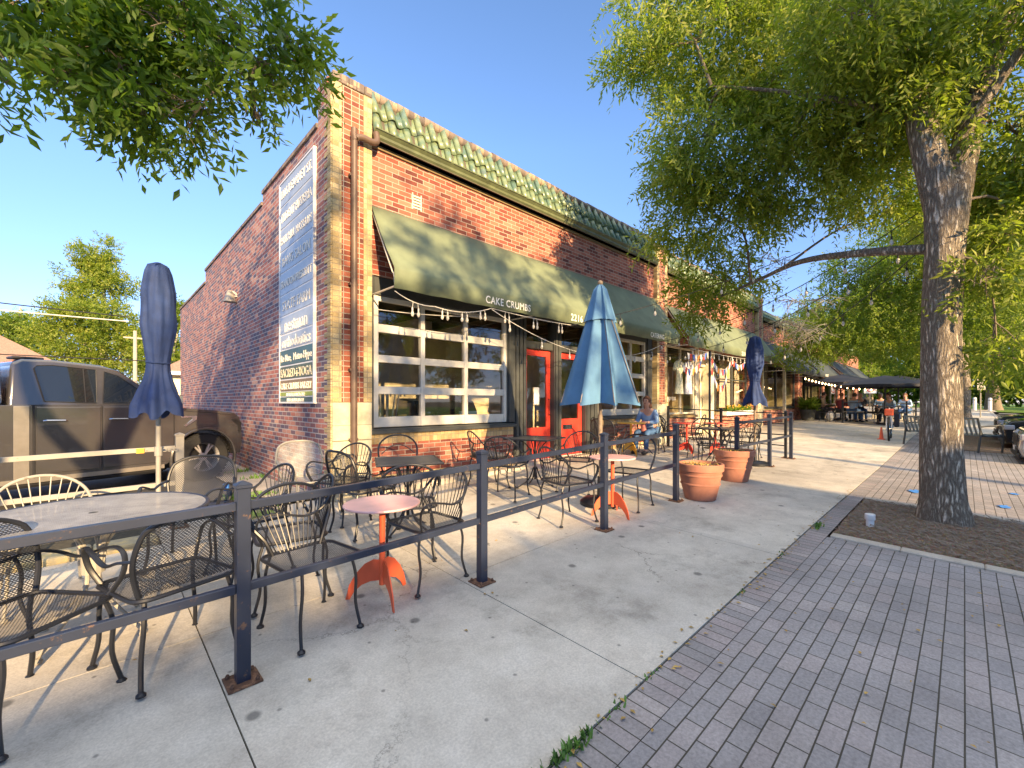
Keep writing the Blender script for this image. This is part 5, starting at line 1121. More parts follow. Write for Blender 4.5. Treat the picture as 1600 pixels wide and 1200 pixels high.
def tree(name, label, trunk, tr, limbs, blobs, leafm='leaf_ash', leaf=.07, wr=.34, n_leaf=9, slen=.24, droop=.6, seed=1, group=None, barkm='bark', twigs=1.0, cat='tree', dead=()):
    """trunk: list of points; limbs: [(points, r0, r1)]; blobs: [(centre, radii, sprays)] filled with branchlets and leaf sprays"""
    b = trunk[0]; t = empty(name, b, 0, label, cat, group); org = Vector(b); rs = np.random.RandomState(seed); rnd = random.Random(seed)
    mb = MB(); P = crom([Vector(p) - org for p in trunk], 6); m = len(P); ns = 20 if tr[0] > .15 else 8; vs = []
    for i, p in enumerate(P):
        f = i / (m - 1); r = np.interp(f, np.linspace(0, 1, len(tr)), tr)
        for k in range(ns):
            a = 2 * math.pi * k / ns; flare = 1 + (.26 * math.exp(-((p.z) / (tr[0] * .9)) ** 2) * (1 + .35 * math.cos(5 * a + 1))) if i < m * .4 else 1
            q = r * flare * (1 + .05 * math.cos(3 * a + p.z * 1.3) + .03 * math.cos(7 * a + p.z * 3)); vs.append((p.x + q * math.cos(a), p.y + q * math.sin(a), p.z - (.06 if i == 0 else 0)))
    mb.add(vs, [(i * ns + k, i * ns + (k + 1) % ns, (i + 1) * ns + (k + 1) % ns, (i + 1) * ns + k) for i in range(m - 1) for k in range(ns)])
    tk = mb.build('trunk', barkm, t, smooth='all')
    for pts, r0, r1 in limbs:
        mb = MB(); q = [Vector(p) - org for p in pts]; mb.tube([p for p in q], [r0, (r0 + r1) * .5, r1], 10, 5); mb.build('limb', barkm, tk, smooth='all')
    anchors = [Vector(p) for pts, _, _ in limbs for p in crom(pts, 4)] or [Vector(trunk[-1])]
    tw = MB(); BB, DD, LL, TT = [], [], [], []
    for (c, rad, ns_) in blobs:
        ns_ = int(ns_ * DENS); c = Vector(c); rad = rad if isinstance(rad, (tuple, list)) else (rad, rad, rad * .85); a = min(anchors, key=lambda p: (p - c).length)
        mid = (a + c) / 2 + Vector((rnd.uniform(-.2, .2), rnd.uniform(-.2, .2), rnd.uniform(.05, .35))) * min(1, (a - c).length); r0 = min(.05, .012 + .012 * max(rad)) * (1.0 if tr[0] > .1 else .5)
        tw.tube([a - org, mid - org, c - org], [r0, r0 * .7, r0 * .45], 6, 4)
        nb = max(3, int(10 * twigs)); tips = []
        for _ in range(nb):
            v = Vector((rnd.gauss(0, 1), rnd.gauss(0, 1), rnd.gauss(0, .8))).normalized(); e = c + Vector((v.x * rad[0], v.y * rad[1], v.z * rad[2])) * rnd.uniform(.7, .98); s = mid.lerp(c, rnd.uniform(.4, 1)); h = (s + e) / 2 + Vector((0, 0, .12 * max(rad)))
            tw.tube([s - org, h - org, e - org], [r0 * .42, r0 * .25, .003], 4, 3)
            for _ in range(3):
                w0 = h.lerp(e, rnd.uniform(0, .8)); w1 = w0 + Vector((rnd.gauss(0, .3), rnd.gauss(0, .3), rnd.gauss(-.1, .25))) * max(rad) * .7; tw.tube([w0 - org, (w0 + w1) / 2 - org + Vector((0, 0, .03)), w1 - org], [r0 * .16 + .001, .0025], 3); tips.append((w0, w1))
            tips.append((h, e))
        # leaf sprays gathered in clumps, so that gaps stay open
        ncl = max(4, ns_ // 22); v = rs.normal(size=(ncl, 3)); v /= np.linalg.norm(v, axis=1, keepdims=True); rr = rs.uniform(.15, 1, (ncl, 1)) ** .45
        cl = np.array(c) + v * rr * np.array(rad); tipa = np.array([tuple(w0.lerp(w1, .8)) for w0, w1 in tips]); cl[::2] = tipa[rs.randint(0, len(tipa), len(cl[::2]))]
        idx = rs.randint(0, ncl, ns_); cs = .13 * max(rad) + .06; P_ = cl[idx] + rs.normal(size=(ns_, 3)) * cs * np.array([1, 1, .75]); out = (P_ - np.array(c)) / np.array(rad); out /= (np.linalg.norm(out, axis=1, keepdims=True) + .3)
        B, D, Ln, T = sprays(rs, P_, out, n_leaf, slen, leaf, droop); T = T + rs.normal(0, .12, ncl)[np.repeat(idx, n_leaf)]; BB.append(B); DD.append(D); LL.append(Ln); TT.append(T)
    tw.build('branches', 'bark_plain', t, smooth='all', fix=False)
    if BB:
        B, D, Ln, T = (np.concatenate(q) for q in (BB, DD, LL, TT)); leaf_mesh('crown', B - np.array(org), D, Ln, Ln * wr, leafm, t, rs, T)
    if dead:
        mb = MB()
        for (s, e, spread, n) in dead:
            s, e = Vector(s), Vector(e)
            for _ in range(n):
                a = s.lerp(e, rnd.random()); v = Vector((rnd.gauss(0, 1), rnd.gauss(0, 1), rnd.gauss(-.5, .7))).normalized() * spread * rnd.uniform(.4, 1.1); b1 = a + v * .5 + Vector((0, 0, .06)); mb.tube([a - org, b1 - org, a + v - org], [.009, .005, .002], 4)
                for _ in range(3):
                    c1 = a.lerp(a + v, rnd.uniform(.3, 1)); w_ = Vector((rnd.gauss(0, 1), rnd.gauss(0, 1), rnd.gauss(-.4, .8))).normalized() * spread * .4; mb.tube([c1 - org, c1 + w_ * .5 - org + Vector((0, 0, .02)), c1 + w_ - org], [.004, .0018], 3)
        mb.build('bare_twigs', 'bark_pale', t, smooth='all', fix=False)
    return t
def at(u, v, t):
    """world point seen at photo pixel (u, v) at depth t metres: used once to read positions off the photograph"""
    a = (u - 800) / 680; c, s = math.cos(R(46.1)), math.sin(R(46.1)); return ((c + a * s) * t, (s - a * c) * t, 1.5 - (v - 628) / 680 * t)
DENS = 2.0
MT = (6.86, .16, gz(6.86, .16))
tree('street_tree', 'big ash tree with furrowed grey trunk in the mulch bed beside the pavers', [MT, (6.84, .17, 1.0), (6.92, .18, 2.2), (6.98, .16, 3.2), (7.0, .15, 3.9)], [.195, .18, .17, .17, .20],
     [([(6.98, .17, 3.75), (6.98, .32, 4.6), (7.1, .45, 5.4), (7.3, .7, 6.5), (7.4, 1.0, 8)], .17, .07), ([(7.02, .1, 3.75), (7.25, -.02, 4.5), (7.5, -.2, 5.4), (8, -.6, 6.8)], .16, .06),
      ([(7.0, .3, 3.28), (7.15, .9, 3.42), (7.7, 1.7, 3.62), (8.2, 2.4, 3.6), (8.6, 3.2, 3.5)], .06, .018), ([(7.05, .5, 5.0), (6.8, 1.5, 5.6), (6.5, 2.2, 5.9), (6.35, 2.5, 6.0)], .04, .008), ([(7.1, .5, 5.3), (6.6, .8, 6.4), (6.3, 1.2, 7.4)], .06, .015),
      ([(7.2, 0, 4.6), (7.0, -.6, 5.5), (6.7, -1.2, 6.3)], .06, .02)],
     [(at(1085, 60, 7), (1.15, 1.15, 1.15), 700), (at(1110, 210, 7), (1.05, 1.1, 1.0), 620), (at(1105, 335, 7.6), (1.0, 1.0, .8), 360), (at(1130, 435, 8.2), (.7, .8, .42), 140), (at(1105, 490, 8.0), (.35, .4, .22), 60),
      (at(1240, 110, 6.6), 1.35, 700), (at(1230, 270, 6.8), (1.2, 1.2, .8), 420), (at(1330, 230, 6.2), (.9, .9, .7), 230), (at(1390, 90, 5.6), (1.0, 1.0, 1.0), 420), (at(1330, 30, 5.0), (.7, .7, .6), 240), (at(1520, 60, 5.2), (1.0, 1.1, .9), 460),
      (at(1590, 210, 5.0), (.7, .8, .8), 260), (at(1590, 380, 5.0), (.5, .6, .6), 170), (at(1400, 330, 7.4), (.9, .9, .5), 160), (at(1050, -40, 7.2), 1.2, 200), (at(1300, -60, 6.5), 1.3, 240), (at(1560, -60, 5.5), 1.1, 160),
      ((6.8, -1.6, 6.6), 1.3, 90), ((8.8, -.8, 8.0), 1.8, 110), ((8.5, 2.6, 8.0), 1.6, 110), (at(1540, 440, 4.6), (.22, .22, .25), 34), (at(1560, 560, 4.9), (.3, .3, .3), 30), (at(1580, 300, 5.2), (.6, .6, .6), 170), (at(1440, 150, 5.2), (.5, .5, .4), 90), (at(1380, 300, 7.0), (.8, .8, .5), 150)],
     'leaf_olive', .108, .30, 9, .28, .8, seed=5, dead=((at(1215, 500, 9.3), at(1270, 520, 9.3), .7, 46), (at(1230, 420, 8.6), at(1190, 400, 8.2), .5, 14), (at(1290, 470, 8.8), at(1220, 470, 9), .6, 20), ))
DENS = 1.5
TL = (-2.6, -1.0, gz(-2.6, -1.0))
tree('street_tree', 'ash tree at the near kerb whose leafy branch hangs over the alley corner', [TL, (-2.6, -1.0, 1.2), (-2.5, -.9, 2.6), (-2.4, -.7, 3.6)], [.24, .22, .21, .2],
     [([(-2.4, -.7, 3.5), (-1.6, .6, 4.3), (-.9, 1.9, 4.7), at(18, -30, 3.1)], .12, .035), ([at(18, -30, 3.1), at(138, 0, 3.2), at(288, 30, 3.4), at(398, 100, 3.6)], .035, .012), ([(-2.4, -.7, 3.5), (-2.0, -.4, 4.8), (-1.9, -.2, 5.6), (-1.9, .2, 6.6)], .13, .04), ([(-2.45, -.8, 3.4), (-3.2, -1.4, 4.6), (-3.6, -1.8, 6.2)], .13, .05)],
     [(at(-12, 30, 3.0), (.42, .45, .3), 100), (at(68, 20, 3.05), (.45, .45, .33), 120), (at(108, 120, 3.05), (.3, .3, .2), 62), (at(188, 30, 3.2), (.48, .48, .36), 140), (at(208, 135, 3.2), (.36, .36, .24), 80), (at(288, 60, 3.3), (.45, .45, .36), 130), (at(303, 180, 3.3), (.3, .3, .22), 62),
      (at(378, 40, 3.5), (.42, .42, .34), 110), (at(388, 130, 3.5), (.36, .36, .24), 80), (at(448, 90, 3.6), (.2, .22, .22), 36), (at(228, 180, 3.25), (.22, .22, .12), 26), (at(-42, 100, 2.6), (.2, .22, .2), 22), (at(138, -90, 3.3), (.5, .5, .3), 70), (at(338, -80, 3.6), (.5, .5, .3), 70), (at(-22, -90, 3.0), (.4, .4, .3), 50), (at(398, 185, 3.6), (.1, .1, .08), 5),
      ((-3.4, -1.5, 6.5), 1.6, 110)], 'leaf_ash', .10, .36, 7, .24, .45, seed=9)

DENS = 1.0
# street trees farther along the kerb
tree('street_tree', 'second street tree, its low leafy crown hanging over the picnic tables', [(22, .3, gz(22, .3)), (22, .3, 2.2), (22, .35, 3.6)], [.22, .19, .17], [([(22, .3, 3.4), (20.5, 1.4, 4.8), (18, 2.4, 5.4)], .1, .03), ([(22, .3, 3.5), (22, -.6, 5), (21, -1.5, 6)], .1, .03)],
     [(at(1340, 490, 14), (1.5, 1.6, 1.0), 1500), (at(1270, 540, 15), (1.0, 1.1, .6), 600), (at(1240, 560, 16), (.8, .8, .35), 260), (at(1430, 450, 13), (1.6, 1.6, 1.2), 1500), (at(1420, 535, 15), (1.5, 1.6, .7), 1100), (at(1540, 470, 12.5), (1.7, 1.7, 1.2), 1600), (at(1590, 570, 13), (1.2, 1.2, .6), 700),
      (at(1480, 370, 12), (1.7, 1.7, 1.2), 1300), (at(1340, 420, 14), (.9, 1.0, .5), 420), (at(1570, 350, 12), (1.6, 1.6, 1.2), 1100), ((22, .5, 8.5), 2.6, 1300), ((19.5, -.5, 7.6), 2.2, 900), (at(1330, 545, 17), (1.2, 1.2, .4), 300)], 'leaf_light', .10, .42, 7, .26, .5, seed=21, group='street trees farther along', barkm='bark')
tree('street_tree', 'third street tree by the far end of the shops', [(32, .0, gz(32, 0)), (32, 0, 3), (32, .2, 5)], [.25, .22, .2], [([(32, 0, 4), (30, 1.5, 6), (28.5, 2, 7)], .1, .03)],
     [((31, 1, 7), 2.6, 1300), ((29, 2.5, 6.3), 1.8, 900), ((33, -1.5, 6.5), 2.4, 900), ((31.5, 2.6, 5.2), 1.5, 700), ((32, .5, 9), 2.6, 900), ((29.5, -1.5, 5.2), 1.8, 700)], 'leaf_light', .13, .45, 7, .32, .4, seed=22, group='street trees farther along')
for i, (x, y, h, r, lm, lb) in enumerate([
    (48.6, -1.5, 12, 4.2, 'leaf_dark', 'park tree with thick trunk seen past the big ash trunk'), (50, 6.0, 11, 4.2, 'leaf_light', 'bright yellow green tree rising past the end of the shop roofs'), (58, -12, 13, 5, 'leaf_light', 'park tree above the parked cars'),
    (66, 2, 13, 5.5, 'leaf_dark', 'dark tree at the back of the lawn behind the umbrellas'), (70, -6, 14, 5.5, 'leaf_light', 'light green tree at the back of the lawn'), (62, 12, 12, 5, 'leaf_light', 'park tree behind the far shop corner'), (72, -20, 14, 6, 'leaf_dark', 'tall park tree at the right end of the lawn'), (52, -20, 11, 4.5, 'leaf_dark', 'street tree across the road behind the parked cars')]):
    z = gz(x, y); bl = [((x + r * .45 * math.cos(k * 1.26 + i), y + r * .45 * math.sin(k * 1.26 + i), z + h * (.42 + .11 * (k % 4))), (r * .55, r * .55, h * .17), 420) for k in range(8)] + [((x, y, z + h * .85), (r * .5, r * .5, h * .16), 380), ((x - r * .5, y, z + h * .24), (r * .5, r * .7, h * .12), 300)]
    tree('park_tree', lb, [(x, y, z), (x + .1, y, z + h * .2), (x, y, z + h * .45)], [.42, .34, .25], [([(x, y, z + h * .3), (x + r * .3, y + r * .2, z + h * .55)], .16, .05), ([(x, y, z + h * .3), (x - r * .3, y - r * .2, z + h * .5)], .16, .05)], bl, lm, .26, .5, 6, .55, .3, seed=30 + i, group='trees on the park lawn', barkm='bark_plain', twigs=.6)
# trees behind the truck
DENS = 2.0
def far_tree(name, lb, x, y, z0, blobs, lm, tr, seed, leaf=.24): tree(name, lb, [(x, y, z0), (x + .2, y, z0 + 3), (x, y, z0 + 7), (x + .1, y, z0 + 11)], [tr, tr * .8, tr * .6, tr * .25], [([(x, y, z0 + 3), (x + 1.5, y, z0 + 6)], tr * .5, .06), ([(x, y, z0 + 4), (x - 1.5, y, z0 + 7)], tr * .5, .06), ([(x + .1, y, z0 + 6), (x + .8, y, z0 + 10)], tr * .4, .04)], blobs, lm, leaf, .5, 6, .5, .15, seed=seed, barkm='bark_pale', group='trees beyond the parking lot')
x, y, z = at(160, 600, 36)
far_tree('cottonwood_tree', 'tall pale green cottonwood rising behind the pickup cab', x, y, .1, [(at(150, 395, 36), (1.3, 1.6, 1.8), 330), (at(140, 430, 36), (2.0, 2.0, 1.6), 420), (at(170, 450, 36), (1.9, 2, 1.6), 400), (at(120, 490, 36), (2.2, 2.2, 1.4), 480), (at(170, 500, 35), (2.8, 2.5, 1.5), 650), (at(210, 520, 36), (1.6, 1.8, 1.6), 330), (at(100, 530, 36), (2.4, 2.4, 1.4), 520), (at(160, 545, 36), (3.4, 2.6, 1.4), 760), (at(215, 560, 35), (1.8, 2, 1.4), 360), (at(110, 565, 35), (2.6, 2, 1.1), 420), (at(80, 505, 36), (1, 1, .7), 110), (at(160, 590, 36), (3.6, 2, 1.2), 500)], 'leaf_olive', .4, 41, .20)
x, y, z = at(30, 600, 44); far_tree('garden_tree', 'round green tree over the house roof at the left picture edge', x, y, .1, [(at(30, 515, 44), (2.4, 2, 1.5), 420), (at(5, 515, 44), (2, 2, 1.3), 300), (at(50, 530, 44), (1.6, 1.6, 1.3), 240), (at(-60, 520, 44), (3, 2, 2), 380)], 'leaf_light', .3, 42)
x, y, z = at(268, 600, 42); far_tree('garden_tree', 'yellow green tree between the navy umbrella and the brick wall', x, y, .1, [(at(262, 490, 42), (1.4, 1.6, 1.7), 340), (at(272, 530, 42), (2.0, 2, 2.2), 480), (at(250, 555, 42), (2, 2, 1.6), 380)], 'leaf_light', .3, 43)
DENS = 1.0
# trees on the opposite side of the street: they shade the walk and stand in the shop windows
rs_ = random.Random(4)
for i, (x, h, r) in enumerate([(-9.5, 6.8, 2.6), (-5.6, 6.2, 2.4), (-2.2, 6.6, 2.3), (1.2, 5.9, 2.1), (5.2, 4.2, 1.4), (11.2, 6.0, 1.9), (14, 8.5, 2.7), (19.5, 10, 3.2), (27, 9, 3.2), (36, 10, 3.6)]):
    y = -15.6 + rs_.uniform(-.4, .4); z = gz(x, -16)
    tree('opposite_tree', 'street tree across the road, number %s of the row counted from the alley side' % ['one', 'two', 'three', 'four', 'five', 'six', 'seven', 'eight', 'nine', 'ten'][i], [(x, y, z), (x, y, z + h * .25), (x + .1, y, z + h * .5)], [.2, .16, .12], [([(x, y, z + h * .3), (x + r * .4, y, z + h * .6)], .08, .03)],
         [((x + r * .5 * math.cos(k * 2.1 + i), y + r * .4 * math.sin(k * 2.1), z + h * (.36 + .11 * (k % 5))), (r * .62, r * .55, h * .16), 190) for k in range(8)], 'leaf_dark', .22, .5, 6, .45, .3, seed=60 + i, group='trees across the street', barkm='bark_plain', twigs=.6)

for i, (x, y, h, r) in enumerate([(-3.4, -14.6, 11.2, 2.2), (.6, -14.2, 11.6, 2.3), (6.8, -14.8, 11.0, 2.0)]):
    z = gz(x, -16)
    tree('opposite_tree', ['tall thin leafed tree across the road facing the alley corner', 'tall thin leafed tree across the road facing the bakery window', 'tall thin leafed tree across the road facing the far end of the bakery'][i], [(x, y, z), (x + .1, y, z + h * .4), (x - .1, y, z + h * .75)], [.2, .15, .08], [([(x, y, z + h * .5), (x + r * .5, y, z + h * .75)], .06, .02), ([(x, y, z + h * .55), (x - r * .5, y, z + h * .8)], .06, .02)],
         [((x + r * .75 * math.cos(k * 2.4 + i), y + r * .35 * math.sin(k * 1.7), z + h * (.66 + .045 * (k % 8))), (r * .42, r * .4, .55), 36) for k in range(16)], 'leaf_dark', .15, .5, 7, .35, .4, seed=90 + i, group='trees across the street', barkm='bark_plain', twigs=.5)
# unseen brick block added across the street, sized to shade the walk
t = empty('added_shade_block', (-15, -24, gz(-15, -20)), 0, 'long two storey brick block added across the street to shade the bakery walk', 'building'); o = t.location
mb = MB(); mb.box(-34, .3, -34, -24, -.6, 8.3); mb.build('wall', 'brick_front', t, org=o)
mb = MB(); mb.box(-34.2, .5, -34.2, -23.8, 8.31, 8.62); mb.build('roof', 'letter_cream', t, org=o)
for k in range(9):
    for z_ in (1.0, 4.9):
        x_ = -32.5 + k * 3.7; mb = MB(); mb.box(x_, x_ + 1.9, -23.99, -23.9, z_, z_ + 1.9); f_ = mb.build('window', 'sign_white', t, org=o); mb = MB(); mb.box(x_ + .1, x_ + 1.8, -23.89, -23.88, z_ + .1, z_ + 1.8); mb.build('pane', 'car_glass_dark', f_, org=o)
# ---------------------------------------------------------------- people
def person(x, y, hd, label, shirt, trousers, hair='hair_brown', lean=.0, seat=.45, arms='table', fingers=False, long_hair=False, z=None):
    t = empty('person', (x, y, gz(x, y) if z is None else z), R(hd), label, 'person'); s = seat; ln = lean
    P = {'pel': (0, 0, s + .09), 'sp': (.02 + ln * .3, 0, s + .27), 'ch': (.03 + ln * .75, 0, s + .46), 'nk': (.05 + ln, 0, s + .60), 'hb': (.065 + ln * 1.05, 0, s + .68), 'hm': (.075 + ln * 1.1, 0, s + .76), 'ht': (.07 + ln * 1.1, 0, s + .84)}
    for q, k in ((1, 'L'), (-1, 'R')):
        P['sh' + k] = (.03 + ln * .85, .165 * q, s + .53); hx = .30 + ln
        P['el' + k] = (.10 + ln * .7, .235 * q, s + .29); P['wr' + k] = (hx, .15 * q, s + .30); P['ha' + k] = (hx + .07, .125 * q, s + .305)
        P['hp' + k] = (.03, .095 * q, s + .07); P['kn' + k] = (.44, .12 * q, s + .07); P['an' + k] = (.46, .12 * q, .09); P['to' + k] = (.60, .13 * q, .04)
    rad = dict(pel=(.15, .12), sp=(.13, .10), ch=(.15, .10), nk=.052, hb=.066, hm=.093, ht=.06, sh=.058, el=.04, wr=.027, ha=.036, hp=.092, kn=.056, an=.036, to=.03)
    E_ = [('pel', 'sp'), ('sp', 'ch'), ('ch', 'nk'), ('nk', 'hb'), ('hb', 'hm'), ('hm', 'ht')] + [e for k in 'LR' for e in (('ch', 'sh' + k), ('sh' + k, 'el' + k), ('el' + k, 'wr' + k), ('wr' + k, 'ha' + k), ('pel', 'hp' + k), ('hp' + k, 'kn' + k), ('kn' + k, 'an' + k), ('an' + k, 'to' + k))]
    keys = list(P); rd = [rad[k] if k in rad else rad[k[:-1]] for k in keys]; pts = [P[k] for k in keys]; ed = [(keys.index(a), keys.index(b)) for a, b in E_]
    if fingers:
        for k, q in (('L', 1), ('R', -1)):
            h = Vector(P['ha' + k]); i0 = keys.index('ha' + k)
            for n, (dx, dy, L_) in enumerate(((.03, .028 * q, .05), (.04, .010 * q, .058), (.04, -.008 * q, .052), (.034, -.024 * q, .042), (.0, -.034 * q, .04))):
                pts += [tuple(h + Vector((dx, dy, .004))), tuple(h + Vector((dx + L_ * .8, dy * 1.15, -.016)))]; ed += [(i0, len(pts) - 2), (len(pts) - 2, len(pts) - 1)]; rd += [.009, .007]
    body = skin('body', pts, ed, rd, 'skin', t, 2)
    def sub(name, ks, es, grow, mat, extra=None):
        p = [P[k] for k in ks]; r = []
        for k in ks:
            v = rad[k] if k in rad else rad[k[:-1]]; r.append(tuple(a + grow for a in v) if isinstance(v, tuple) else v + grow)
        return skin(name, p, [(ks.index(a), ks.index(b)) for a, b in es], r, mat, t, 2)
    sub('shirt', ['ch', 'sp', 'pel', 'shL', 'shR', 'elL', 'elR'] + (['wrL', 'wrR'] if 'light' in shirt or 'maroon' in shirt else []), [('ch', 'sp'), ('sp', 'pel'), ('ch', 'shL'), ('ch', 'shR'), ('shL', 'elL'), ('shR', 'elR')] + ([('elL', 'wrL'), ('elR', 'wrR')] if 'light' in shirt or 'maroon' in shirt else []), .013, shirt)
    sub('trousers', ['pel', 'hpL', 'hpR', 'knL', 'knR', 'anL', 'anR'], [('pel', 'hpL'), ('pel', 'hpR'), ('hpL', 'knL'), ('hpR', 'knR'), ('knL', 'anL'), ('knR', 'anR')], .014, trousers)
    hx, hz = .075 + ln * 1.1, s + .76
    mb = MB(); mb.ball((hx - .012, 0, hz + .025), (.105, .088, .105), 16, 10); mb.v = [(x_ if not (x_ > hx + .045 and z_ < hz + .07) else hx + .045, y_, z_ if z_ > hz - .06 or x_ < hx else hz - .02) for x_, y_, z_ in mb.v]
    if long_hair: mb.ball((hx - .05, 0, hz - .10), (.06, .10, .16), 12, 8)
    mb.build('hair', hair, t, smooth='all')
    mb = MB(); mb.ball((hx + .095, 0, hz - .015), (.014, .011, .022), 8, 6); mb.build('nose', 'skin', body, smooth='all')
    mb = MB()
    for q in (-1, 1): mb.ball((hx + .078, .032 * q, hz + .012), (.011, .014, .009), 8, 6)
    mb.build('eyes', 'hair_dark', body, smooth='all')
    mb = MB(); mb.ball((hx + .080, 0, hz - .052), (.009, .022, .006), 8, 6); mb.build('mouth', 'cloth_maroon', body, smooth='all')
    for k in 'LR':
        a, b = P['an' + k], P['to' + k]; mb = MB(); mb.ball(((a[0] + b[0]) / 2 + .01, a[1], .045), (.125, .048, .045), 12, 8); mb.build('shoe', 'cloth_blackish', t, smooth='all')
    return t
person(9.15, 4.96, 183, 'woman in blue short sleeved top with long brown hair seated at the yellow table', 'cloth_lightshort', 'cloth_denim', long_hair=True, fingers=True, lean=.10, seat=.40)
mb = MB(); mb.box(-.06, .06, -.05, .05, 0, .24); o = mb.build('tote_bag', 'cloth_plaid_red', None, bevel=.03, seg=2, smooth=True); o.location = (8.84, 4.95, gz(8.8, 4.95) + .49); o.rotation_euler = (0, R(-12), .1); tag(o, 'red checked bag held on the lap of the woman at the yellow table', 'bag')
# ---------------------------------------------------------------- picnic tables, umbrellas and diners in the distance
def picnic(x, y, a, label):
    t = empty('picnic_table', (x, y, gz(x, y)), R(a), label, 'picnic table', 'picnic tables under the umbrellas')
    mb = MB(); mb.box(-.9, .9, -.38, .38, .72, .76); mb.build('tabletop', 'pale_post', t, bevel=.01)
    for s in (-1, 1):
        mb = MB(); mb.box(-.9, .9, s * .72 - .13, s * .72 + .13, .42, .45); mb.build('bench_seat', 'frame_dark', t, bevel=.01)
        mb = MB(); mb.tube([(s * .65, -.72, .42), (s * .65, -.72, .03)], .022, 6); mb.tube([(s * .65, .72, .42), (s * .65, .72, .03)], .022, 6); mb.tube([(s * .65, -.76, .03), (s * .65, .76, .03)], .025, 6); mb.tube([(s * .65, -.1, .03), (s * .65, -.1, .72)], .035, 8); mb.tube([(s * .65, .1, .03), (s * .65, .1, .72)], .035, 8); mb.tube([(s * .65, -.72, .38), (s * .65, .72, .38)], .018, 6); mb.build('leg', 'pale_post', t)
picnic(25.4, 2.95, 62, 'pale picnic table with diners under the near black umbrella'); picnic(28.3, 2.6, 62, 'picnic table farther back beside the cross path')
open_umbrella(24.4, 2.35, 2.1, 1.75, 'black open umbrella with pole nearest the bicycle'); open_umbrella(26.4, 4.2, 2.2, 1.7, 'black open umbrella close to the shop front'); open_umbrella(29.2, 2.3, 2.2, 1.6, 'black open umbrella farthest from the shops')
person(24.75, 3.5, -20, 'diner in pale blue hoodie and jeans sitting side on at the picnic table', 'cloth_lightblue', 'cloth_denim', 'hair_dark', .08)
person(25.1, 4.0, -25, 'diner in maroon top beside the one in the pale hoodie', 'cloth_maroon', 'cloth_blackish', 'hair_brown')
person(26.0, 3.4, 200, 'diner in black top facing the jeans wearer across the table', 'cloth_blackish', 'cloth_denim', 'hair_grey', .05)
person(26.3, 2.7, 190, 'grey haired diner in dusky blue shirt behind the table', 'cloth_denim', 'cloth_blackish', 'hair_grey')
person(24.9, 2.2, 150, 'diner in pale blue shirt seen next to the umbrella pole', 'cloth_lightblue', 'cloth_blackish', 'hair_brown', .06)
person(27.3, 1.9, 170, 'diner in light blue top behind the bicycle', 'cloth_lightblue', 'cloth_denim', 'hair_brown')
person(25.4, 4.75, -90, 'diner in grey top by the shop wall with a white bag', 'cloth_tan', 'cloth_blackish', 'hair_dark')
mb = MB(); mb.ball((0, 0, .2), (.2, .16, .24), 14, 8); o = mb.build('shopping_bag', 'cloth_white', None, smooth=True); o.location = (24.9, 4.35, gz(24.9, 4.35) + .03); tag(o, 'white bag standing beside the diner near the shop wall', 'bag')
for i, (x, y, h) in enumerate([(24.0, 4.3, 40), (26.7, 5.0, 200), (27.6, 4.4, 100)]): place('slat', x, y, h, ['slat chair beside the planters with leafy plants', 'chair by the far shop door', 'chair behind the second umbrella'][i], 'chairs near the picnic tables')
fence('metal_fence', 'dark low railing around the picnic tables', [(24.0, 3.75), (25.7, 1.75), (29.2, 1.65)], (.9, .5), pm='black_iron', plates=False)
# ---------------------------------------------------------------- plants
def planter(x, y, label, leafm, seed):
    t = empty('potted_plant', (x, y, gz(x, y)), 0, label, 'plant', 'planters by the dark shop front'); rs = np.random.RandomState(seed)
    mb = MB(); mb.lathe([(.24, 0), (.33, .5), (.34, .52), (.30, .52), (.29, .46), (.001, .46)], (0, 0, 0), 20, cap=False); mb.build('pot', 'frame_dark', t, smooth=True)
    n = 260; a = rs.uniform(0, 6.28, n); r = rs.uniform(0, .25, n); B = np.stack([r * np.cos(a), r * np.sin(a), .48 + rs.uniform(0, .45, n)], 1); D = np.stack([np.cos(a), np.sin(a), rs.uniform(-.1, 1.2, n)], 1); Ln = rs.uniform(.18, .38, n)
    leaf_mesh('foliage', B, D, Ln, Ln * .35, leafm, t, rs, rs.uniform(0, 1, n))
planter(24.2, 5.1, 'bushy yellow green plant in dark pot by the brick pillar', 'leaf_light', 1); planter(25.6, 4.95, 'dark leafed plant in dark pot next to the yellow green one', 'leaf_dark', 2)
t = empty('window_box', (16.2, 5.5, 1.17), 0, 'window box of flowers under the curtained shop window', 'plant'); mb = MB(); mb.box(-1.3, 1.3, -.14, .02, -.12, .03); mb.build('box', 'sign_white', t, bevel=.01)
rs = np.random.RandomState(3); n = 260; B = np.stack([rs.uniform(-1.25, 1.25, n), rs.uniform(-.12, .0, n), np.full(n, .02)], 1); D = rs.normal(size=(n, 3)) * .6 + np.array([0, -.2, 1]); Ln = rs.uniform(.08, .24, n); leaf_mesh('foliage', B, D, Ln, Ln * .35, 'leaf_ash', t, rs, rs.uniform(0, 1, n))
mb = MB(); rr = random.Random(2)
for _ in range(46): mb.ball((rr.uniform(-1.2, 1.2), rr.uniform(-.16, -.02), rr.uniform(.08, .24)), .022, 6, 4)
mb.build('blossom', 'yellow_paint', t, smooth='all')
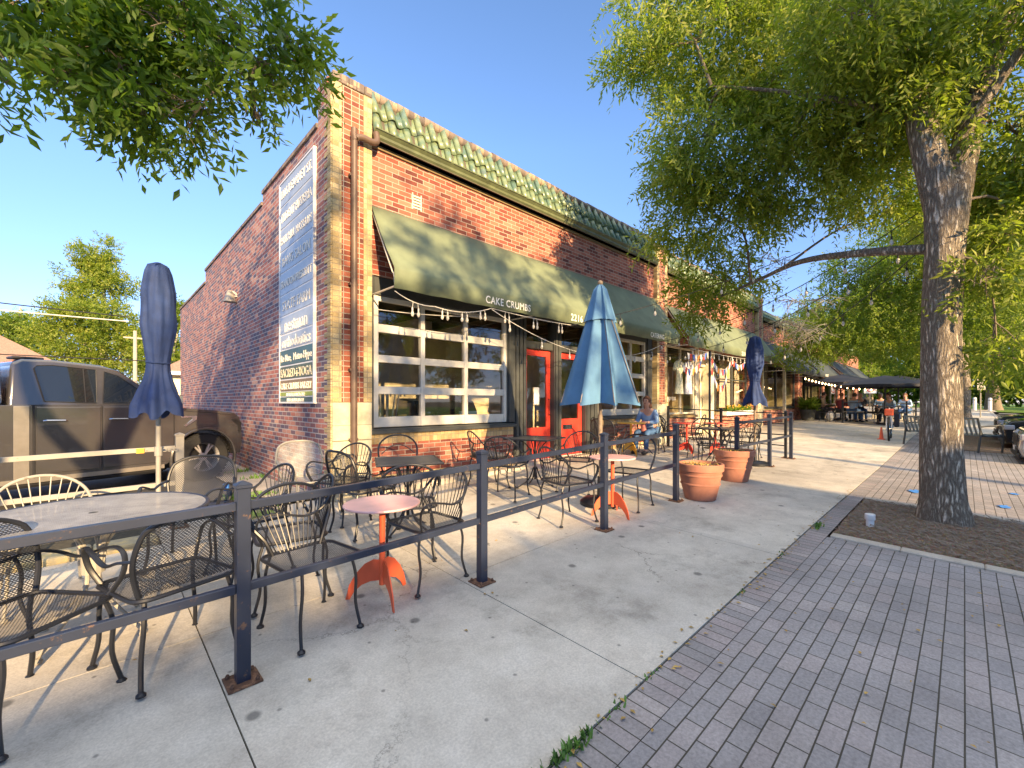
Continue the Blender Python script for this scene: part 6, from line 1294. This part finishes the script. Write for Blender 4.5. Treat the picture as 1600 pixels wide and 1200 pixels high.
# ---------------------------------------------------------------- clothes and bunting at the gift shop
for i, (x, m_, lb) in enumerate([(11.62, 'leafcloth', 'pale green patterned dress hanging in the gift shop window'), (12.2, 'bluecloth', 'white and blue patterned dress hanging in the gift shop window')]):
    g_ = NG(m_); v_ = g_.n('ShaderNodeTexVoronoi', {'Scale': 16.0}); MATS[m_] = g_.done(g_.bsdf(Base_Color=g_.ramp(v_.outputs[0], [(.2, (.2, .33, .12) if i == 0 else (.1, .2, .5)), (.45, (.65, .66, .5) if i == 0 else (.75, .76, .78))]), Roughness=.9))
    t = empty('hanging_dress', (x, 5.44, 1.72), 0, lb, 'dress', 'dresses on show at the gift shop')
    pr = [(-.22, 0), (.22, 0), (.15, .42), (.13, .6), (.24, .72), (.27, .62), (.34, .66), (.24, .86), (.07, .93), (-.07, .93), (-.24, .86), (-.34, .66), (-.27, .62), (-.24, .72), (-.13, .6), (-.15, .42)]
    mb = MB(); mb.prism(pr, -.03, .03, 'y'); mb.build('cloth', m_, t, bevel=.012, seg=2, smooth=True); mb = MB(); mb.tube([(-.2, 0, .86), (0, 0, .98), (.2, 0, .86)], .006, 5); mb.tube([(0, 0, .98), (0, 0, 1.06), (.03, 0, 1.09)], .004, 5); mb.build('hanger', 'chrome', t)
def sagline(a, b, sag, n=14): a, b = Vector(a), Vector(b); return [a.lerp(b, i / n) + Vector((0, 0, -4 * sag * (i / n) * (1 - i / n))) for i in range(n + 1)]
def bunting(a, b, sag, n, label):
    t = empty('bunting', a, 0, label, 'bunting', 'strings of little flags under the gift shop awning'); P = [p - Vector(a) for p in sagline(a, b, sag, n)]; mb = MB(); mb.tube(P, .004, 4); mb.build('cord', 'cable_white', t)
    for i in range(n):
        p = (P[i] + P[i + 1]) / 2; d = (P[i + 1] - P[i]) * .42; mb = MB(); y_ = .02 * math.sin(i * 2); mb.add([p - d, p + d, p + d * .7 + Vector((0, y_, -.15)), p + Vector((0, y_, -.19)), p - d * .7 + Vector((0, y_, -.15))], [(0, 1, 2, 3, 4)])
        o = mb.build('flag', ['flag_white', 'flag_red', 'flag_blue', 'flag_white', 'flag_orange'][i % 5], t); s = o.modifiers.new('t', 'SOLIDIFY'); s.thickness = .004
bunting((11.1, 4.98, 2.78), (12.5, 4.98, 2.92), .08, 9, 'flag string nearest the brick pillar'); bunting((12.5, 4.98, 2.92), (14.3, 4.98, 2.88), .45, 12, 'deeply sagging flag string over the shop door'); bunting((12.4, 4.94, 2.86), (14.0, 4.94, 2.84), .9, 11, 'lowest flag string over the shop door'); bunting((11.1, 5.1, 2.5), (12.3, 5.1, 2.72), .22, 8, 'flag string across the dress window'); bunting((14.2, 4.98, 2.9), (15.4, 4.98, 2.85), .2, 8, 'farthest flag string beside the curtained window')
# ---------------------------------------------------------------- string lights
def strand(a, b, sag, n, label, cab='cable_black', bulb='bulb_glass', r=.006, drop=.07, bs=.78, pair=False):
    t = empty('string_lights', a, 0, label, 'string lights', 'strings of bulbs'); N = 24; P = [p - Vector(a) for p in sagline(a, b, sag, N)]
    mb = MB(); mb.tube(P, r, 5); mb.build('cable', cab, t, smooth='all')
    for i in range(n):
        f = (i + .5) / n * N; k = int(f); p = P[k].lerp(P[min(k + 1, N)], f - k)
        for o_ in ((-.035, .035) if pair else (0,)):
            q = p + Vector((o_, 0, 0)); mb = MB(); mb.tube([q, q + Vector((o_ * .3, 0, -drop))], .004, 4); mb.tube([q + Vector((o_ * .3, 0, -drop)), q + Vector((o_ * .3, 0, -drop - .05 * bs))], .014 * bs, 8); sk = mb.build('socket', cab, t)
            mb = MB(); c = q + Vector((o_ * .3, 0, -drop - .05 * bs)); mb.lathe([(.010 * bs, 0), (.024 * bs, -.03 * bs), (.029 * bs, -.06 * bs), (.02 * bs, -.085 * bs), (.003, -.1 * bs)], c, 10, cap=False); mb.build('bulb', bulb, sk, smooth='all')
    return t
strand((2.74, 4.98, 2.9), (3.35, 5.0, 2.80), .05, 1, 'white cord of bulbs at the near awning corner', 'cable_white', pair=True, drop=.07)
strand((3.35, 5.0, 2.80), (4.35, 4.97, 2.92), .07, 3, 'white cord of bulbs under the awning at CAKE CRUMBS', 'cable_white', pair=True, drop=.03)
strand((4.35, 4.97, 2.92), (6.3, 4.97, 2.90), .02, 3, 'row of paired bulbs under the awning at the number 2216', 'cable_white', pair=True, drop=.06)
strand((4.35, 4.96, 2.90), (9.6, 4.96, 2.82), .46, 7, 'long white cord of bulbs sagging past the red doors', 'cable_white', drop=.06)
strand((2.72, 5.5, 2.75), (4.4, 5.3, 2.85), .03, 0, 'thin white cord near the window head', 'cable_white')
strand((5.2, 4.2, 2.65), (8.5, 1.9, 4.0), .10, 7, 'black cord of bulbs climbing from the pale umbrella to the ash limb')
strand((9.2, 4.9, 2.85), (7.08, .38, 3.75), .28, 9, 'black cord of bulbs from the awning end to the ash trunk')
strand((10.4, 5.3, 2.75), (7.12, .3, 3.55), .40, 9, 'black cord of bulbs from the brick pillar to the ash trunk, lower one')
strand((11.2, 4.96, 2.9), (15.8, 4.96, 2.92), .03, 13, 'row of pale bulbs under the gift shop awning', 'cable_white', drop=.05)
strand((13.6, 4.9, 2.75), (7.2, .3, 3.4), .50, 11, 'black cord of bulbs crossing in front of the gift shop')
strand((8.8, 4.95, 2.62), (12.5, 4.9, 2.68), .06, 5, 'black cord of bulbs along the pillar between the two awnings', drop=.05)
strand((21.6, 4.7, 2.62), (27.5, 3.9, 2.35), .08, 16, 'glowing string of bulbs under the dark awnings', bulb='lamp_glow', drop=.03, bs=.9); strand((22.4, 4.3, 2.45), (25.2, 2.8, 2.15), .06, 9, 'glowing string of bulbs along the near umbrella', bulb='lamp_glow', drop=.03, bs=.9)
t = empty('light_pole', (10.95, 4.35, gz(10.95, 4.35)), 0, 'thin black pole beside the gift shop door', 'pole'); mb = MB(); mb.tube([(0, 0, 0), (0, 0, 2.4)], .028, 8); mb.build('shaft', 'black_iron', t); mb = MB(); mb.lathe([(.14, 0), (.14, .03), (.04, .05)], (0, 0, 0), 16); mb.build('base', 'black_iron', t)
# ---------------------------------------------------------------- bench, bicycle, cap, marks
def bench():
    a, b = Vector((16.25, .98, 0)), Vector((14.92, -.40, 0)); c = (a + b) / 2; ang = math.atan2(b.y - a.y, b.x - a.x); L_ = (b - a).length / 2
    t = empty('park_bench', (c.x, c.y, gz(c.x, c.y)), ang, 'grey steel strap bench half hidden by the ash trunk', 'bench')
    pr = [(-.26, .80), (-.23, .62), (-.16, .42), (-.05, .40), (.10, .42), (.24, .43), (.30, .40)]
    mb = MB(); n = int(2 * L_ / .105)
    for i in range(n + 1):
        x = -L_ + 2 * L_ * i / n; P = [Vector((x, y_, z_)) for y_, z_ in pr[:4]]
        for p, q in zip(P, P[1:]): mb.bar(p, q, .055, .006, up=(0, 1, .3))
    mb.build('backrest', 'steel_blue', t); mb = MB()
    for i in range(n + 1):
        x = -L_ + 2 * L_ * i / n; P = [Vector((x, y_, z_)) for y_, z_ in pr[3:]]
        for p, q in zip(P, P[1:]): mb.bar(p, q, .055, .006, up=(0, .1, 1))
    mb.build('seat', 'steel_blue', t)
    mb = MB(); mb.tube([(-L_, -.265, .81), (L_, -.265, .81)], .018, 8); mb.tube([(-L_, -.15, .41), (L_, -.15, .41)], .016, 8); mb.tube([(-L_, .3, .40), (L_, .3, .40)], .016, 8); mb.build('rail', 'steel_blue', t)
    for s in (-1, 1):
        x = s * L_; mb = MB(); mb.tube([(x, -.27, .82), (x, -.2, .5), (x, -.26, .02)], .022, 8, 4); mb.tube([(x, -.22, .62), (x, .1, .64), (x, .3, .60), (x, .3, .02)], .02, 8, 4); mb.tube([(x, -.18, .40), (x, .3, .39)], .018, 8); mb.build('leg', 'frame_dark', t, smooth=True)
plain('steel_blue', (.13, .17, .2), .4, .5)
bench()
def bicycle():
    t = empty('bicycle', (17.25, 1.55, gz(17.25, 1.55)), R(183), 'white bicycle with orange bag seen head on, parked in the middle of the walk', 'bicycle'); r = .335
    for x in (.52, -.52):
        mb = MB(); mb.tube([(x + r * math.cos(a), 0, r + r * math.sin(a)) for a in [2 * math.pi * k / 28 for k in range(29)]], .024, 8, cap=False); w_ = mb.build('wheel', 'tyre', t, smooth=True)
        mb = MB(); mb.tube([(x + r * .91 * math.cos(a), 0, r + r * .91 * math.sin(a)) for a in [2 * math.pi * k / 28 for k in range(29)]], .012, 6, cap=False)
        for k in range(14): a = 2 * math.pi * k / 14; mb.tube([(x, .02 * (-1) ** k, r), (x + r * .9 * math.cos(a), 0, r + r * .9 * math.sin(a))], .0022, 3)
        mb.tube([(x, -.06, r), (x, .06, r)], .018, 8); mb.build('rim', 'chrome', w_)
    mb = MB(); F = [(.40, 0, .82), (-.08, 0, .28), (-.22, 0, .80), (-.52, 0, r)]
    mb.tube([F[0], F[1]], .022, 8); mb.tube([F[1], F[2]], .018, 8); mb.tube([(.38, 0, .78), (-.20, 0, .74)], .019, 8)
    for s in (-.05, .05): mb.tube([F[1], (-.52, s, r)], .010, 6); mb.tube([(-.21, 0, .74), (-.52, s, r)], .009, 6)
    mb.build('frame', 'white_paint', t, smooth=True); mb = MB(); mb.tube([(.36, 0, .95), (.41, 0, .72)], .02, 8)
    for s in (-.06, .06): mb.tube([(.41, s * .8, .70), (.45, s, .55), (.52, s, r)], .016, 8, 3)
    mb.build('fork', 'white_paint', t, smooth=True)
    mb = MB(); mb.tube([(.28, .32, .98), (.36, .22, .99), (.38, 0, .97), (.36, -.22, .99), (.28, -.32, .98)], .014, 8, 4); mb.build('handlebar', 'black_iron', t, smooth=True)
    mb = MB(); mb.tube([(-.22, 0, .78), (-.25, 0, .93)], .014, 8); mb.ball((-.27, 0, .95), (.14, .075, .035), 12, 6); mb.build('saddle', 'dark_trim', t, smooth=True)
    mb = MB(); mb.lathe([(.085, 0), (.085, .008)], (0, 0, 0), 20); mb.tube([(0, 0, .01), (.12, 0, .05)], .01, 6); mb.xf(Matrix.Translation((-.08, -.06, .28)) @ Matrix.Rotation(R(90), 4, 'X')); mb.build('crank', 'chrome', t)
    mb = MB(); mb.box(.42, .54, -.1, .1, .72, .92); mb.build('handlebar_bag', 'orange_paint', t, bevel=.03, seg=2); mb = MB(); mb.box(-.75, -.4, .08, .2, .35, .75); mb.build('pannier', 'cloth_blackish', t, bevel=.02)
bicycle()
t = empty('traffic_cone', (17.0, 1.72, gz(17, 1.72)), 0, 'slim orange cone standing right beside the front bicycle wheel', 'cone'); mb = MB(); mb.lathe([(.055, .02), (.02, .36), (.0, .37)], (0, 0, 0), 16, cap=False); mb.build('cone', 'orange_paint', t, smooth=True); mb = MB(); mb.box(-.09, .09, -.09, .09, 0, .02); mb.build('base', 'orange_paint', t, bevel=.004)
t = empty('cleanout_pipe', (6.0, .70, gz(6.0, .7)), 0, 'short white plastic pipe cap in the mulch left of the ash trunk', 'pipe'); mb = MB(); mb.tube([(0, 0, -.02), (0, 0, .085)], .036, 20); mb.build('pipe', 'white_plastic', t, smooth=True); mb = MB(); mb.lathe([(.044, .07), (.046, .075), (.046, .125), (.042, .13), (.001, .13)], (0, 0, 0), 20); mb.build('cap', 'white_plastic', t, smooth=True)
def splat(x, y, r, seed, mat, label, name='paint_mark'):
    rr = random.Random(seed); n = 14; mb = MB(); mb.add([(r * rr.uniform(.5, 1.1) * math.cos(2 * math.pi * k / n), r * .55 * rr.uniform(.5, 1.1) * math.sin(2 * math.pi * k / n), gz(x + r * math.cos(2 * math.pi * k / n), y + r * .55 * math.sin(2 * math.pi * k / n)) - gz(x, y)) for k in range(n)], [tuple(range(n))])
    o = mb.build(name, mat, None); o.location = (x, y, gz(x, y) + .004); tag(o, label, 'paint mark')
splat(8.1, 3.2, .2, 1, 'paint_blue', 'faded blue spray mark on the concrete near the pots'); splat(8.66, .5, .16, 2, 'paint_blue', 'blue spray mark on the pavers just left of the ash trunk'); splat(8.4, -.36, .13, 3, 'paint_blue', 'bright blue spray mark on the pavers right of the trunk'); splat(9.6, -.5, .1, 4, 'paint_blue', 'small blue mark farther up the pavers')
# ---------------------------------------------------------------- far things by the lawn
for i, (u, v, tt) in enumerate([(1466, 637, 33), (1523, 642, 31), (1547, 645, 30)]):
    x, y, z = at(u, v, tt); t = empty('bollard', (x, y, gz(x, y) - .02), 0, ['white bollard left of the ash trunk by the lawn', 'white bollard right of the ash trunk, nearer the trunk', 'white bollard above the parked cars'][i], 'bollard', 'white bollards along the lawn'); mb = MB(); mb.lathe([(.10, 0), (.10, .85), (.09, .9), (.05, .93), (.0, .935)], (0, 0, 0), 14, cap=False); mb.build('post', 'white_plastic', t, smooth=True); mb = MB(); mb.lathe([(.105, .72), (.105, .78)], (0, 0, 0), 14); mb.build('band', 'pale_post', t)
def road_sign(x, y, h, w_, hh, label, face, ring=True):
    t = empty('road_sign', (x, y, gz(x, y)), R(46 + 90), label, 'sign'); mb = MB(); mb.tube([(0, 0, 0), (0, 0, h + hh)], .03, 8); mb.build('post', 'pale_post', t); mb = MB(); mb.box(-w_ / 2, w_ / 2, .03, .05, h, h + hh); p = mb.build('plate', face, t, bevel=.005)
    if ring:
        mb = MB(); mb.tube([(w_ * .32 * math.cos(a), .055, h + hh / 2 + w_ * .32 * math.sin(a)) for a in [2 * math.pi * k / 20 for k in range(21)]], .03, 6, cap=False); mb.tube([(-w_ * .22, .055, h + hh / 2 + w_ * .22), (w_ * .22, .055, h + hh / 2 - w_ * .22)], .025, 5); mb.build('symbol', 'red_paint', p)
x, y, z = at(1359, 640, 31); road_sign(x, y, 1.15, .9, .8, 'white square sign with red ring behind the diners', 'sign_white')
x, y, z = at(1532, 640, 24); road_sign(x, y, 1.5, .45, .6, 'grey sign plate on a post right of the ash trunk', 'pale_post', False)
def hedge(x, y, rx, ry, h, label, seed, lm='leaf_dark', leaf=.2, n=2600):
    t = empty('shrub', (x, y, gz(x, y) if abs(x) > 3 or y < 15 else .05), 0, label, 'shrub', 'bushes behind the lawn'); rs = np.random.RandomState(seed); v = rs.normal(size=(n, 3)); v /= np.linalg.norm(v, axis=1, keepdims=True); q = rs.uniform(.6, 1, (n, 1)); lump = 1 + .16 * np.sin(v[:, :1] * 9 + seed) + .12 * np.cos(v[:, 1:2] * 11)
    B = v * q * lump * np.array([rx, ry, h / 2]) + np.array([0, 0, h / 2]); D = v + rs.normal(size=(n, 3)) * .5; Ln = rs.uniform(.6, 1.2, n) * leaf; leaf_mesh('foliage', B, D, Ln, Ln * .55, lm, t, rs, np.clip(rs.normal(.5, .25, n), 0, 1)); mb = MB(); mb.tube([(0, 0, -.1), (0, 0, h * .5)], .12, 6); mb.build('stem', 'bark_plain', t)
for i, (x, y, rx, ry, h, lm) in enumerate([(76, 10, 5, 6, 6, 'leaf_light'), (78, 0, 5, 7, 6.5, 'leaf_dark'), (78, -11, 5, 7, 6, 'leaf_light'), (74, -24, 5, 8, 6, 'leaf_dark'), (66, -34, 7, 8, 7, 'leaf_light'), (70, 22, 6, 8, 7, 'leaf_dark'), (60, 20, 4, 5, 5, 'leaf_light')]):
    hedge(x, y, rx, ry, h, ['light bush behind the open umbrellas', 'dark bush past the cross path behind the bicycle', 'light bush left of the ash trunk at the lawn back', 'dark bush right of the ash trunk at the lawn back', 'light bush far behind the parked cars', 'dark bush beyond the shop row', 'light bush right at the end of the shop row'][i], 80 + i, lm, .6, 8000)
# ---------------------------------------------------------------- houses, poles and wires behind the parking lot
def house(x0, x1, y0, y1, ze, zr, label, wallm, chim=None, z0=.1):
    t = empty('house', ((x0 + x1) / 2, y0, z0), 0, label, 'house'); o = t.location; mb = MB(); mb.box(x0, x1, y0, y1, z0, ze); w_ = mb.build('wall', wallm, t, org=o)
    ov = .5; ym = (y0 + y1) / 2; d = (y1 - y0) / 2; mb = MB(); A = [(x0 - ov, y0 - ov, ze), (x1 + ov, y0 - ov, ze), (x1 + ov, y1 + ov, ze), (x0 - ov, y1 + ov, ze), (x0 + d * .8, ym, zr), (x1 - d * .8, ym, zr)]
    mb.add(A, [(0, 1, 5, 4), (1, 2, 5), (2, 3, 4, 5), (3, 0, 4), (3, 2, 1, 0)]); r = mb.build('roof', 'shingle', t, org=o); mb = MB(); mb.box(x0 - ov, x1 + ov, y0 - ov - .03, y0 - ov, ze - .16, ze + .02); mb.build('gutter', 'sign_white', r, org=o)
    n = max(1, int((x1 - x0) / 3.5))
    for i in range(n):
        cx = x0 + (x1 - x0) * (i + .5) / n; mb = MB(); mb.box(cx - .55, cx + .55, y0 - .05, y0 + .02, z0 + 1.1, z0 + 2.3); f = mb.build('window', 'sign_white', t, org=o); mb = MB(); mb.box(cx - .45, cx + .45, y0 - .06, y0 - .045, z0 + 1.2, z0 + 2.2); mb.build('pane', 'car_glass_dark', f, org=o)
    if chim: mb = MB(); mb.box(chim[0], chim[0] + .9, chim[1], chim[1] + .8, ze, chim[2]); mb.box(chim[0] - .06, chim[0] + .96, chim[1] - .06, chim[1] + .86, chim[2], chim[2] + .12); mb.build('chimney', 'brick_front', r, org=o)
house(-17, -1.9, 42, 53, 3.9, 7.2, 'bungalow with brown shingle roof and brick chimney behind the truck', 'brick_side', (-5.9, 45.5, 7.9)); house(2.7, 9.5, 27.5, 34, 3.0, 5.0, 'cream garage with brown roof at the end of the brick wall', 'letter_cream')
house(-40, -22, 40, 50, 3.5, 6.5, 'second bungalow farther left behind the lot', 'letter_cream')
def pole(u, tt, h, label):
    x, y, z = at(u, 600, tt); t = empty('utility_pole', (x, y, .1), 0, label, 'utility pole', 'poles behind the parking lot'); mb = MB(); mb.tube([(0, 0, 0), (0, 0, h)], [.14, .1], 10); mb.build('shaft', 'bark_pale', t, smooth=True); mb = MB(); mb.bar((-.6, 0, h - .5), (.6, 0, h - .5), .09, .1); mb.build('crossarm', 'bark_pale', t); return (x, y)
pole(211, 30, 6.3, 'pale utility pole just left of the navy umbrella'); pole(163, 38, 5.6, 'short utility pole in front of the tall cottonwood')
for i, (a, b, sg) in enumerate([((-30, 30, 7.6), (1.35, 30, 5.9), .4), ((-30, 29, 6.2), (1.3, 29.5, 5.6), .3), ((-30, 31, 4.0), (9, 32, 3.9), .2)]):
    mb = MB(); mb.tube(sagline(a, b, sg, 16), .028, 5); o = mb.build('power_line', 'cable_black' if i != 1 else 'cable_white', None); tag(o, ['topmost dark wire crossing the cottonwood', 'pale wire above the house roof', 'lowest thin wire over the truck roof'][i], 'wire', 'wires behind the parking lot')
x, y, z = at(160, 512, 36)
# chairs and counter seen through the bakery window
for i, (x, y) in enumerate([(3.0, 6.3), (3.35, 6.45), (3.05, 6.9), (3.6, 6.8)]):
    t = empty('upturned_stool', (x, y, .32 + .75), R(i * 37), ['white metal stool upside down nearest the bakery window corner', 'white upturned stool in the middle of the bakery window', 'white upturned stool in the second row indoors', 'white upturned stool deepest in the bakery'][i], 'stool', 'stools turned up on the bakery tables'); mb = MB(); mb.lathe([(.16, 0), (.16, .03)], (0, 0, 0), 16); mb.build('seat', 'white_paint', t)
    for k in range(4): a = R(45 + 90 * k); mb = MB(); mb.tube([(.12 * math.cos(a), .12 * math.sin(a), .03), (.2 * math.cos(a), .2 * math.sin(a), .6)], .014, 6); mb.build('leg', 'white_paint', t)
t = empty('indoor_table', (3.3, 6.6, .32), 0, 'cafe table carrying upturned stools inside the bakery window', 'table'); mb = MB(); mb.box(-.6, .6, -.5, .5, .70, .74); mb.build('tabletop', 'wood_pole', t, bevel=.01)
for sx in (-.5, .5):
    for sy in (-.4, .4): mb = MB(); mb.box(sx - .03, sx + .03, sy - .03, sy + .03, 0, .70); mb.build('leg', 'wood_pole', t)
t = empty('display_case', (4.9, 7.2, .32), 0, 'curved glass pastry case inside the bakery', 'display case'); mb = MB(); mb.box(-.7, .7, -.4, .4, 0, .6); mb.build('cabinet', 'frame_dark', t, bevel=.02); mb = MB(); mb.prism([(-.4, .6), (-.38, 1.0), (-.25, 1.2), (.4, 1.25), (.4, .6)], -.7, .7, 'x'); mb.build('glass', 'car_glass_dark', t, bevel=.02)
